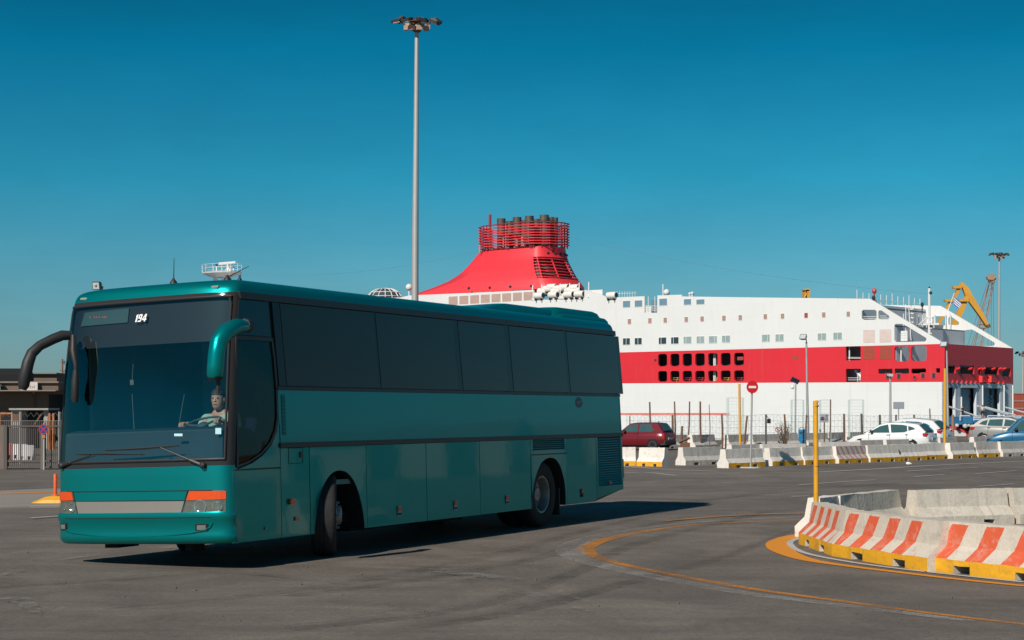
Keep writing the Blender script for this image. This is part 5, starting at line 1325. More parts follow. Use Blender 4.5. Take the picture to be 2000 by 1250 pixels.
mb = MB()
for x in (1874.5, 1916, 1958, 1975):
    a, z1 = ST(x, 752 if x > 1900 else 775); mb.tube([Vector((-.3, a, -1)), Vector((-.3, a, z1))], .14, 6)
for x0, x1 in ((1876, 1908), (1919, 1956)):
    a, z = ST(x0, 753); b, z2 = ST(x1, 754.5); mb.box(-.15, 0, b, a, z - .35, z + .35)
shp(mb, "stern_post", shipw)
# ramp arms down to the quay
for (x0, y0, x1, y1, m) in ((1850, 794, 1884, 817, shipw), (1907, 793, 1934, 810, shipg), (1921, 795, 1948, 811, shipw), (1959, 795, 1978, 809, shipg)):
    a, z = ST(x0, y0); b, z2 = ST(x1, y1); mb = MB(); mb.tube([Vector((-.2, a, z)), Vector((-3.2, b, z2))], .16, 6); shp(mb, "ramp_strut", m)
# ---- open stern deck: masts, rails
mb = MB()
mx, mz = SS(1815, 563, -9); m0 = SS(1816, 668, -9)
mb.tube([Vector((6, -9, 16.0 - 6)), Vector((6, -9, ray_plane(1815, 563, SM, 1, -9).z))], [.28, .2], 8)
p_ = ray_plane(1815, 563, SM, 1, -9)
mb = MB(); X0 = p_.x; ZT = p_.z
mb.tube([Vector((X0, -9, 9.5)), Vector((X0, -9, ZT))], [.28, .2], 8); mb.tube([Vector((X0 + 5, -9, 14.5)), Vector((X0 + .3, -9, ZT - 5))], .12, 6)
for k in range(9): mb.box(X0 - .6, X0, -9.2, -8.8, 10.5 + k * .9, 10.65 + k * .9)
shp(mb, "stern_mast", shipw)
mb = MB(); mb.ball((X0 - .25, -9, ZT - .8), .3, 7, 5); mb.ball((X0 - .25, -9, ZT - 6.5), .25, 7, 5); mb.ball((X0, -9, ZT + .1), .2, 6, 4); shp(mb, "mast_lamp", sh_dark)
mb = MB()
for k in range(12):
    y = -1.5 - k * 2.1; mb.tube([Vector((17, y, 20.2)), Vector((17, y, 22.2 if k % 3 else 22.6))], .07, 5)
mb.tube([Vector((17, -1.5, 21.2)), Vector((17, BEAM + .5, 21.2))], .04, 4)
for k in range(9): y = -4.5 - k * 1.4; mb.tube([Vector((9.8, y, 16.2)), Vector((9.8, y, 18.4))], .08, 5)
mb.tube([Vector((8.6, -3, 13)), Vector((9.9, -5.5, 20)), Vector((9.9, -7.5, 20)), Vector((9.9, -7.5, 16.3))], .07, 5); mb.tube([Vector((8.6, -5, 13)), Vector((9.9, -6.5, 20.2))], .07, 5)
for k in range(4): mb.box(9.2, 9.9, -8.4, -6.9, 16.9 + k * .75, 17.1 + k * .75)
shp(mb, "deck_rail", shipw)
mb = MB(); mb.ball((17, -7.6, 22.7), .45, 8, 6, (1, 1, 1.1)); mb.tube([Vector((17, -7.6, 20.2)), Vector((17, -7.6, 22.5))], .09, 5); mb.tube([Vector((17, -9, 20.2)), Vector((17, -7.6, 21.6))], .08, 5); shp(mb, "red_capstan", redrail)
for x, y, d_ in ((1706, 580, 0), (1801, 593, -20)):
    p = ray_plane(x, y + 4, SM, 1, -.3 + d_); mb = MB(); mb.tube([Vector((p.x, p.y, p.z - 1.5)), Vector((p.x, p.y, p.z))], .09, 5); mb.ball((p.x, p.y, p.z + .2), .33, 7, 5, (1, 1, 1.3)); shp(mb, "deck_lamp", sh_dark)
# walkway beam on the far side and its braces
mb = MB()
A = ray_plane(1792, 603, SM, 1, BEAM); B_ = ray_plane(1842, 606, SM, 1, BEAM); Cc = ray_plane(1976, 684, SM, 1, BEAM)
mb.box(A.x, 17, BEAM - .1, BEAM + .9, B_.z - 1.1, B_.z + .2) if A.x < 17 else None
mb.box(B_.x - .3, 16.5, BEAM + .36, BEAM + 2.2, B_.z - 2.7, B_.z - 2.4)
p1, p2 = ray_plane(1822, 613, SM, 1, BEAM + .8), ray_plane(1856, 612, SM, 1, BEAM + .8)
for px in (1826, 1847, 1856):
    q = ray_plane(px, 640, SM, 1, BEAM + .8); mb.tube([Vector((q.x, BEAM + .8, q.z - 1)), Vector((q.x, BEAM + .8, q.z + 2.5))], .1, 5)
shp(mb, "walkway", shipw)
# ensign
p = ray_plane(1850, 612, SM, 1, BEAM); q = ray_plane(1864, 572, SM, 1, BEAM)
mb = MB(); mb.tube([p, q], [.12, .07], 6); fl_ = shp(mb, "flagstaff", shipw)
blue = mat("flag_blue", (.01, .07, .32), rough=.7)
mb = MB()
f0 = ray_plane(1863, 578, SM, 1, BEAM); dn = Vector((0, 0, -1)); aft = Vector((-1, 0, -.95)).normalized()
for k in range(7):
    a = f0 + dn * .21 * k; b = a + dn * .21
    rows = []
    for j in range(6):
        s_ = j / 5; wv = .15 * math.sin(s_ * 5); rows.append([a + aft * 2.0 * s_ * (1 - .06 * k) + Vector((0, wv, 0)), b + aft * 2.0 * s_ * (1 - .06 * k) + Vector((0, wv, 0))])
    mb.loft(rows, False, False, mi=k % 2)
mb.build("flag", [blue, white_m], fl_)
# ---- top of the side: rails, aerials, bulwark bits
def up_at(px, py0, py1, r, m, name, ball=0, y=-2.0):
    a, b = ray_plane(px, py0, SM, 1, y), ray_plane(px, py1, SM, 1, y); mb = MB(); mb.tube([a, b], r, 6)
    if ball: mb.ball(b, ball, 9, 7)
    return shp(mb, name, m, smooth=50)
up_at(1295, 580, 555, .12, shipw, "aerial"); up_at(1302, 580, 571, .3, shipw, "satellite_dome", .62); up_at(1352, 581, 573, .25, shipg, "vent_cowl", .35); up_at(1347, 581, 574, .2, shipg, "vent_cowl", .3)
mb = MB()
for k in range(8): p = ray_plane(1205 + k * 5, 580, SM, 1, -3); mb.tube([p, p + Vector((0, 0, 1.1))], .05, 4)
p, q = ray_plane(1203, 573.5, SM, 1, -3), ray_plane(1243, 572.5, SM, 1, -3); mb.tube([p, q], .06, 4); shp(mb, "upper_rail", shipw); mb = MB()
for y in (598, 602, 606): p, q = ray_plane(1260, y, SM, 1, -.4), ray_plane(1283, y, SM, 1, -.4); mb.tube([p, q], .07, 4)
for x in (1266, 1279): p, q = ray_plane(x, 610, SM, 1, -.8), ray_plane(x, 579, SM, 1, -.8); mb.tube([p, q], .08, 4)
shp(mb, "balcony_rail", shipw)
mb = MB(); mb.box(SS(1284, 600)[0] - .5, SS(1258, 600)[0] + .5, -3.2, -3.0, SS(1270, 612)[1], SS(1270, 584)[1]); shp(mb, "balcony_back", MATS["sky_window"])
mb = MB(); xa_, xb_ = SS(1146, 575)[0], SS(1040, 575)[0]; mb.box(xa_, xb_, -5.2, -5.0, SS(1090, 588)[1], SS(1090, 566)[1]); mb.box(xa_, xb_, -5.0, -.36, SS(1090, 587)[1] - .3, SS(1090, 586)[1]); shp(mb, "raft_deck", shipw)
# ---- life raft canisters
raft_m = mat("raft_white", (.78, .74, .68), rough=.55, var=.12, scale=1.2)
proto = None
for x, y in ((1053, 577.5), (1081, 576), (1111, 575.5), (1132, 574.5), (1060, 569), (1087, 567.5), (1093, 563.5), (1113, 567), (1125, 567.5), (1078, 561), (1102, 561.5), (1122, 562), (1070, 564.5), (1195, 577)):
    p = ray_plane(x, y, SM, 1, .1 if y > 573 else -1.2)
    if proto is None:
        mb = MB()
        mb.lathe([(.3, -1.05), (.62, -1.0), (.66, -.9), (.66, -.35), (.7, -.34), (.7, -.26), (.66, -.25), (.66, .25), (.7, .26), (.7, .34), (.66, .35), (.66, .9), (.62, 1.0), (.3, 1.05)], 16, Matrix.Rotation(R(90), 4, 'Y'))
        proto = shp(mb, "life_raft", raft_m, smooth=35)
        mb = MB()
        for xx in (-.7, .7): mb.box(xx - .08, xx + .08, -.5, .5, -1.0, -.6); 
        mb.lathe([(.5, -1.08), (.5, -1.055)], 12, Matrix.Rotation(R(90), 4, 'Y')); cr_ = mb.build("cradle", sh_dark, proto)
        o = proto
    else:
        o = proto.copy(); COL.objects.link(o); c = cr_.copy(); COL.objects.link(c); c.parent = o
    o.location = (p.x, p.y, p.z)
mb = MB()
p0, p1 = SS(1150, 572)[0], SS(1040, 572)[0]
for k in range(7): x = lerp(p0, p1, k / 6); z = SS(1090, 584)[1]; mb.tube([Vector((x, .1, z)), Vector((x + .8, -1, z + 3))], .12, 4)
shp(mb, "raft_rack", shipw)
# ---- funnel
FY = -9.6
def FU(px, py, y): p = ray_plane(px, py, SM, 1, y); return (p.x, p.z)
prof = [(800, 577), (812, 570), (845, 561), (880, 543), (912, 515), (928, 495), (937, 485), (1068, 477)]
yn = -6.0
fw = abs(BEAM) / 2                                        # centre line
def half(z, zt): return z
# profile on the near flank plane
base = [FU(*p, yn) for p in ((1143, 560), (782, 581), (782, 572), (812, 568), (842, 558), (872, 546), (898, 530), (918, 509), (930, 494), (937, 485))]
top_a = FU(937, 484.5, yn - 1.2); top_b = FU(1068, 476, yn - 1.2)
yw = 7.6                                                    # half width low
def fring(z):
    """cross-section of the funnel at height z: front x, aft x, half width"""
    return None
zs_f = [(FU(800, 577, yn)[1]), ]
edge_l = [FU(*p, yn) for p in ((785, 578), (812, 569.5), (842, 559), (872, 547), (898, 531), (918, 510), (930, 495), (938, 484.5))]
edge_r = [FU(*p, yn) for p in ((1142, 560), (1141, 551), (1128, 532), (1118, 516), (1113, 505), (1106, 484), (1105, 478))]
def ex(z, tab):
    t_ = sorted((q[1], q[0]) for q in tab); return interp(z, t_)
zlo, zhi = FU(1000, 567, yn)[1], FU(1000, 481, yn)[1]
def PX(p):
    q = SM @ p; return 1000 + FPX * q.x / q.y
_fe = {}
def fit_ends(z):
    """ends of the funnel at height z so that its outline keeps the measured breadth"""
    if z in _fe: return _fe[z]
    lx, rx_ = ex(z, edge_l), ex(z, edge_r); tl, tr_ = PX(Vector((lx, yn, z))), PX(Vector((rx_, yn, z)))
    xl, xr = lx + 4, rx_ + 4
    for _ in range(12):
        _fe[z] = (xl, xr); px = [PX(p) for p in ringF(z)]
        xl += (min(px) - tl) / 8.5; xr += (max(px) - tr_) / 8.5
    _fe[z] = (xl, xr); return _fe[z]
def ringF(z, inset=0.0):
    k = (z - zlo) / (zhi - zlo); xl, xr = fit_ends(z)
    w = 6.9 - 2.2 * k; cy = FY - 3.6; c = 3.4 - 1.2 * k; pts = []
    # aft end (small x) rounded, fore end (large x) pointed
    for t in range(0, 9):
        a = R(-90 + 180 * t / 8); pts.append(Vector((xr + c - c * math.cos(a), cy + (w) * math.sin(a), z)))
    fpt = min(8.0, (xl - xr) * .25)
    pts += [Vector((xl - fpt, cy + w, z)), Vector((xl, cy + w * .35, z)), Vector((xl, cy - w * .35, z)), Vector((xl - fpt, cy - w, z))]
    return pts
cyc0 = FY - 3.6
zst = [lerp(zlo, zhi, k / 10) for k in range(11)]
zopA, zopB = FU(1060, 542, yn)[1], FU(1060, 498, yn)[1]
def sect(z0, z1, skip):
    mb = MB(); N_ = 5
    rs = [ringF(lerp(z0, z1, k / N_)) for k in range(N_ + 1)]
    i0 = mb.vs([p for r_ in rs for p in r_]); n = len(rs[0])
    for k in range(N_):
        for j in range(n):
            if skip and j in range(0, 8): continue
            a = i0 + k * n + j; b = i0 + k * n + (j + 1) % n
            mb.f.append((a, b, b + n, a + n)); mb.m.append(0)
    return mb
mb = sect(zlo, zopA, False)
for q in (sect(zopA, zopB, True), sect(zopB, zhi, False)):
    i = len(mb.v); mb.v += q.v; mb.f += [tuple(a + i for a in f_) for f_ in q.f]; mb.m += q.m
mb.prism([(p.x, p.y) for p in ringF(zhi)], lambda a, b, d: Vector((a, b, d)), zhi - .05, zhi - .05)
fun = shp(mb, "funnel", funr, smooth=38)
mb = MB()
for k in range(7):
    z = lerp(zopA, zopB, (k + .5) / 7); r_ = ringF(z)[0:9]
    mb.loft([[p + Vector((0, 0, -.09)) for p in r_], [p + Vector((0, 0, .09)) for p in r_], [p + Vector((.5, 0, .09)) for p in r_], [p + Vector((.5, 0, -.09)) for p in r_]], False, False)
for j in (1, 3, 5, 7):
    mb.tube([ringF(zopA)[j] + Vector((.4, 0, 0)), ringF(zopB)[j] + Vector((.4, 0, 0))], .14, 5)
mb.build("funnel_slat", funr, fun)
mb = MB()
for x in range(4):
    p = ringF(zopB)[4] + Vector((2.6 + (x % 2) * 1.2, -3 + 2.0 * x, 0)); mb.lathe([(.9, zopA - 1 - p.z * 0), (.9, zopB)], 12, Matrix.Translation((p.x, p.y, 0)))
mb.loft([[p + Vector((1.6, (cyc0 - p.y) * .06, 0)) for p in ringF(lerp(zopA, zopB, k / 5))[0:9]] for k in range(6)], False, False)  # dark sheet behind the slats stands for the shade in the opening
mb.build("pipes_and_dark_backing", mat("soot_and_shade", (.09, .07, .06), rough=.7, var=.5, scale=1.5), fun, smooth=40)
mb = MB()
for j in range(1, 6):
    pA, pB = ringF(lerp(zopB, zhi, .38))[j + 1], ringF(lerp(zopB, zhi, .38))[j]
    mb = MB(); mb.ball(pA.lerp(pB, .5), .42, 8, 6, (.6, 1, .7)); mb.build("port_hole", sh_dark, fun)
# cage of rails round the uptakes
zc0, zc1 = FU(1000, 478, yn)[1], FU(1000, 434, yn)[1]
rt = ringF(zhi)
cyc = FY - 3.6
def cage(z):
    xl_, xr_ = fit_ends(zhi); xa = xr_ - .3; xb = xl_ + .2
    w = 5.6
    pts = [(xa - .9, cyc), (xa - .2, cyc + w * .55), (xa + 2.2, cyc + w * .95), (xa + 3, cyc + w), (xb - 5, cyc + w), (xb - 1.2, cyc + w * .55), (xb, cyc), (xb - 1.2, cyc - w * .55), (xb - 5, cyc - w), (xa + 3, cyc - w), (xa - .2, cyc - w * .55), (xa - .9, cyc)]
    return [Vector((a, b, z)) for a, b in pts]
for k in range(9):
    mb = MB(); z = lerp(zc0 + .2, zc1, k / 8)
    mb.tube(cage(z), .125, 6, cap=False); mb.build("cage_rail", funr if k < 8 else mat("charred_red", (.25, .03, .04), rough=.7, var=.6, scale=.3), fun)
mb = MB()
cg = cage(zc0)
for a, b in zip(cg, cg[1:]):
    for t in (0, .5): mb = MB(); p = a.lerp(b, t); q = Vector((p.x + (.3 if p.x < cg[5].x - 6 else -.3), cyc + (p.y - cyc) * .94, p.z)); mb.tube([q + Vector((0, 0, -.5)), Vector((q.x, q.y, zc1))], .13, 5); mb.build("cage_post", mat("dark_red_post", (.3, .03, .04), rough=.7), fun)
mb = MB(); p = FU(957, 440, yn - 3); mb.tube([Vector((p[0], yn - 3, zc0)), Vector((p[0], yn - 3, FU(957, 419, yn - 3)[1]))], .3, 6)
mb.build("cage_post", mat("dark_red_post", (.3, .03, .04), rough=.7), fun)
exh = mat("exhaust_steel", (.12, .095, .08), rough=.6, metal=.3, var=.5, scale=.6, dirt=.6, dirtcol=(.03, .025, .02))
for px, ptop, y, r_ in ((979, 427, -11, .85), (1010, 424.5, -11, .85), (1034, 422, -12, .85), (1063, 420, -12, .9), (996, 432, -16, .8), (1048, 428, -16, .8), (1024, 430, -17, .75), (1077, 424, -17, .55), (1085, 425, -17.5, .5), (1070, 426, -15, .4)):
    a, zt2 = FU(px, ptop, y); mb = MB(); mb.lathe([(r_, zhi - 1), (r_, zt2 - 1.2), (r_ * 1.06, zt2 - 1.15), (r_ * 1.06, zt2), (r_ * .9, zt2), (r_ * .9, zt2 - 1.5)], 16, Matrix.Translation((a, y, 0))); mb.build("exhaust_pipe", exh, fun, smooth=40)
mb = MB(); random.seed(5)
for k in range(26):
    a = lerp(cg[3].x, cg[5].x, random.random()); y = cyc + random.uniform(-4, 4.5); z = random.uniform(zc0, zc0 + 2.6)
    mb = MB(); mb.tube([Vector((a, y, zhi - .5)), Vector((a, y, z))], random.uniform(.15, .4), 6); mb.build("vent_pipe", mat("mixed_pipes", (.3, .26, .22), rough=.6, var=.7, scale=.5), fun)
mb = MB()
for x, y in ((918, 563), (959, 562), (999, 560), (1040, 559)): p = FU(x, y, yn + .5); mb.ball((p[0], yn + .9, p[1]), .3, 7, 5)
shp(mb, "funnel_lamp", sh_dark)
# glass dome and radar mast further forward
p = ray_plane(752, 578, SM, 1, -13); dz = p.z - 1.2
mb = MB(); rad = 4.0
mb.lathe([(rad, dz), (rad * .97, dz + 1.0), (rad * .8, dz + 1.9), (rad * .5, dz + 2.6), (.2, dz + 2.85)], 16, Matrix.Translation((p.x, -13, 0))); dm_ = shp(mb, "glass_dome", mat("dome_glass", (.06, .08, .09), rough=.1, spec=.7), smooth=30)
mb = MB()
for k in range(16):
    a = 2 * math.pi * k / 16; mb.tube([Vector((p.x + r_ * math.cos(a), -13 + r_ * math.sin(a), z)) for r_, z in ((rad * 1.01, dz), (rad * .98, dz + 1.0), (rad * .81, dz + 1.92), (rad * .5, dz + 2.63), (.1, dz + 2.9))], .1, 5)
for r_, z in ((rad * .99, dz + 1.0), (rad * .81, dz + 1.93)): mb.tube([Vector((p.x + r_ * math.cos(t), -13 + r_ * math.sin(t), z)) for t in [2 * math.pi * k / 24 for k in range(25)]], .09, 5, cap=False)
mb.build("dome_rib", shipw, dm_)
up_at(799, 583, 561, .18, shipw, "satellite_dome", .75, y=-7); 
mb = MB(); p, q = ray_plane(764, 565, SM, 1, -20), ray_plane(776, 577, SM, 1, -20); mb.tube([p, q + Vector((0, 0, -1))], .5, 5); shp(mb, "deck_crane", yrail)
RX = ray_plane(433, 545, SM, 1, -13)
def RP(px, py): return ray_plane(px, py, SM, 1, -13)
mb = MB()
a0 = RP(403, 533); a1 = RP(464, 536); w = 3
rings = []
for z_, k in ((0, 1), (-.3, .97), (-1.2, .5)):
    rings.append([Vector((lerp(a0.x, a1.x, .5) + (a0.x - a1.x) / 2 * k * math.cos(t), -13 + 4.0 * k * math.sin(t), RP(433, 532).z + z_)) for t in [2 * math.pi * j / 14 for j in range(14)]])
mb.loft(rings); rd = shp(mb, "radar_mast", shipw)
c = Vector((lerp(a0.x, a1.x, .5), -13, RP(433, 532).z))
mb = MB()
for j in range(14):
    t = 2 * math.pi * j / 14; q = c + Vector(((a0.x - a1.x) / 2 * math.cos(t), 4 * math.sin(t), 0)); mb.tube([q, q + Vector((0, 0, 1.8))], .06, 4)
for z_ in (.9, 1.8): mb.tube([c + Vector(((a0.x - a1.x) / 2 * math.cos(t), 4 * math.sin(t), z_)) for t in [2 * math.pi * j / 20 for j in range(21)]], .05, 4, cap=False)
mb.build("mast_rail", shipw, rd)
mb = MB()
q = RP(445, 533); mb.tube([q, RP(445, 515)], .3, 7); mb.box(RP(445, 513).x - 3.0, RP(445, 513).x + 3.0, -13.3, -12.7, RP(445, 514).z - .25, RP(445, 514).z + .3)
mb.tube([RP(423, 532), RP(423, 519)], .2, 5); mb.tube([RP(456, 535), RP(456, 523)], .2, 5); mb.tube([RP(437, 532), RP(444, 522)], .12, 4); mb.tube([RP(451, 532), RP(446, 522)], .12, 4)
mb.tube([RP(421, 545), RP(420, 534)], .5, 6); mb.tube([RP(432, 560), RP(438, 538)], .35, 6); mb.tube([RP(452, 560), RP(448, 538)], .35, 6); mb.tube([RP(421, 600), RP(421, 540)], .5, 6)
mb.build("radar_antenna", shipw, rd)
for px, py in ((423, 518), (456, 522)): mb = MB(); mb.ball(RP(px, py), .3, 6, 5); mb.build("lamp", sh_dark, rd)
# festoon cables from the funnel to the masts
def cable(a, b, sag, name, label):
    mb = MB(); pts = []
    for k in range(25):
        t = k / 24; p = a.lerp(b, t); p.z -= sag * 4 * t * (1 - t); pts.append(p)
    mb.tube(pts, .02, 4)
    for p in pts[1:-1]: mb.ball(p + Vector((0, 0, -.06)), .06, 5, 4)
    return shp(mb, name, mat("cable_dark", (.16, .22, .26), rough=.8))
cable(Vector((cg[0].x, cyc, zc0 + 2)), Vector((X0, -9, ZT - 1)), 1.4, "light_cable", "")
cable(Vector((cg[5].x, cyc, zc0 + .5)), RP(445, 533), 2.5, "light_cable", "")
# ================================================================== WIRE FENCE
wirem = mat("fence_wire", (.34, .36, .36), rough=.6, metal=.3)
fence = empty("wire_fence", Matrix.Translation((0, 0, 0)), "sagging wire fence on rusty posts between the barriers and the ferry", "fence")
posts = [(1229, 812, 880, 0), (1269.5, 785, 880, .045), (1286, 822, 878, 0), (1315, 811, 876, .06), (1318.5, 784, 876, .04), (1333, 832, 860, .06), (1343, 784, 877, .04), (1369, 784, 873, .05), (1386, 790, 874, .02), (1410.5, 809, 874, .05), (1453, 812, 873, .05), (1496, 809, 872, .05), (1533.5, 809, 871, .05), (1573.5, 810, 869, .04), (1620, 780, 868, .03), (1647.5, 808, 866, .055), (1682, 808, 865, .06), (1716, 810, 864, .06), (1750, 810, 863, .05), (1783, 810, 862, .055), (1817, 798, 862, .035)]
random.seed(21)
FP = []
for px, yt, yb, r_ in posts:
    d = 88 - (px - 1230) / 600 * 2 + random.uniform(-.3, .3)
    if r_ == 0: r_ = .03
    b = at(px, yb, d); b.z = 0; t_ = at(px + random.uniform(-1.5, 2.5) + (4 if px in (1343, 1453) else 0) * (1 if px == 1453 else .6), yt, d)
    mb = MB(); m_ = b.lerp(t_, .5) + Vector((random.uniform(-.04, .04), 0, 0))
    mb.tube([b, m_, t_], [r_, r_, r_ * .9], 7); mb.build("post", rust if (yt < 800 or px % 2) else mat("old_post", (.1, .085, .07), rough=.9, var=.4, scale=4), fence)
    FP.append((px, d))
mb = MB()
def wire(px0, px1, y, r_=.008, zig=0, per=14, ph=0):
    pts = []; n = max(2, int((px1 - px0) / (per / 2 if zig else 20)))
    for k in range(n + 1):
        px = lerp(px0, px1, k / n); d = 88 - (px - 1230) / 600 * 2 - .06
        pts.append(at(px, y + (zig if k % 2 else 0) + random.uniform(-.7, .7) + 1.2 * math.sin(px * .045), d))
    mb.tube(pts, r_, 3, cap=False)
for y in (811, 822, 834, 846, 857): wire(1222, 1850, y, .007)
for y, zg, per in ((811, 8, 11), (822, 9, 13), (835, 8, 12), (848, 8, 12)): wire(1222, 1850, y, .006, zg, per)
for k in range(90): px = 1224 + k * 7; d = 88 - (px - 1230) / 600 * 2 - .06; mb.tube([at(px, 812, d), at(px, 862, d)], .0045, 3, cap=False)
mb.build("wire_mesh", wirem, fence)
# pale mesh frames standing behind the fence
mesh_m = mat("pale_green_mesh", (.50, .60, .56), rough=.6, var=.1)
def mesh_frame(px0, px1, yt, yb, label, seed):
    d = 96; o = empty("mesh_panel", Matrix.Translation(at(px0, yb, d) * Vector((1, 1, 0)).x if False else Vector((at(px0, yb, d).x, d, 0))), label, "fence panel", "tall mesh panels behind the wire fence")
    w_ = (px1 - px0) / FPX * d; z1 = at(0, yt, d).z
    mb = MB()
    for x in (0, w_ * .08, w_ * .93, w_): mb.tube([Vector((x, 0, 0)), Vector((x, 0, z1))], .022, 5)
    mb.tube([Vector((0, 0, z1)), Vector((w_, 0, z1))], .015, 5); mb.build("frame", mesh_m, o)
    mb = MB()
    for k in range(1, 14): mb.tube([Vector((0, 0, z1 * k / 14)), Vector((w_, 0, z1 * k / 14))], .005, 3)
    for k in range(1, 7): mb.tube([Vector((w_ * k / 7, 0, 0)), Vector((w_ * k / 7, 0, z1))], .005, 3)
    mb.build("mesh", mesh_m, o)
mesh_frame(1420, 1452, 777, 868, "pale mesh panel rising behind the tall yellow post", 1)
mesh_frame(1545, 1570, 781, 868, "pale mesh panel left of the tall lamp post", 2)
mesh_frame(1601, 1623, 781, 868, "pale mesh panel beside the parking notice", 3)
mesh_frame(1657, 1687, 781, 868, "pale mesh panel rising behind the white hatchback's bonnet", 4)
# dry shrub and planks
dv = 85.5
o = empty("dry_shrub", Matrix.Translation((at(1532, 870, dv).x, dv, 0)), "dry leafless shrub growing at the fence left of the blue bin", "shrub")
mb = MB(); lf = MB(); random.seed(9)
for k in range(34):
    a = random.uniform(0, 6.28); tip = Vector((math.cos(a) * random.uniform(.1, .5), math.sin(a) * .3, random.uniform(.5, 1.35))); mid = tip * .5 + Vector((random.uniform(-.12, .12), 0, .1))
    mb.tube([Vector((0, 0, 0)), mid, tip], [.018, .01, .004], 4)
    for j in range(14):
        p = mid.lerp(tip, random.random()) + Vector((random.uniform(-.12, .12), random.uniform(-.12, .12), random.uniform(-.08, .1))); s_ = random.uniform(.008, .022)
        lf.face([p + Vector((-s_, 0, 0)), p + Vector((0, s_ * .6, -s_)), p + Vector((s_, 0, .01)), p + Vector((0, -s_ * .5, s_))])
mb.build("stems", mat("dry_twig", (.16, .11, .075), rough=.9, var=.3), o); lf.build("leaves", mat("dry_leaf", (.13, .13, .06), rough=.8, var=.4, scale=6), o, merge=False)
mb = MB(); p, q = at(1326, 864, 83), at(1347, 855, 83); mb.tube([p, q], .06, 4); mb.tube([at(1328, 873, 83), at(1345, 866, 83)], .05, 4); mb.box(p.x + .1, q.x, 82.8, 83.3, 0, .35)
tag(mb.build("timber_pile", rust), "old planks leaning between grey barriers behind the red car", "planks")
o_ = at(1501, 822, 86.5); mb = MB(); mb.box(o_.x - .06, o_.x + .1, 86.4, 86.6, o_.z - .12, o_.z + .1); mb.tube([o_ + Vector((0, 0, .1)), o_ + Vector((-.1, 0, .28))], .02, 4); c_ = mb.build("hanging_rag", dark, bevel=.02); tag(c_, "small dark rag caught on the wire fence", "rag")
p = at(1519, 839, 86.6); mb = MB(); mb.tube([p + Vector((.13 * math.cos(t), 0, .11 * math.sin(t))) for t in [2 * math.pi * k / 16 for k in range(17)]], .022, 5); mb.tube([p + Vector((-.1, 0, .08)), p + Vector((.1, 0, -.08))], .018, 4); mb.tube([p + Vector((0, 0, -.1)), Vector((p.x, p.y, 0))], .015, 5)
tag(mb.build("red_hoop", mat("pink_red", (.65, .16, .14), rough=.6)), "small red hoop on a stick at the fence above the dry shrub", "hoop")
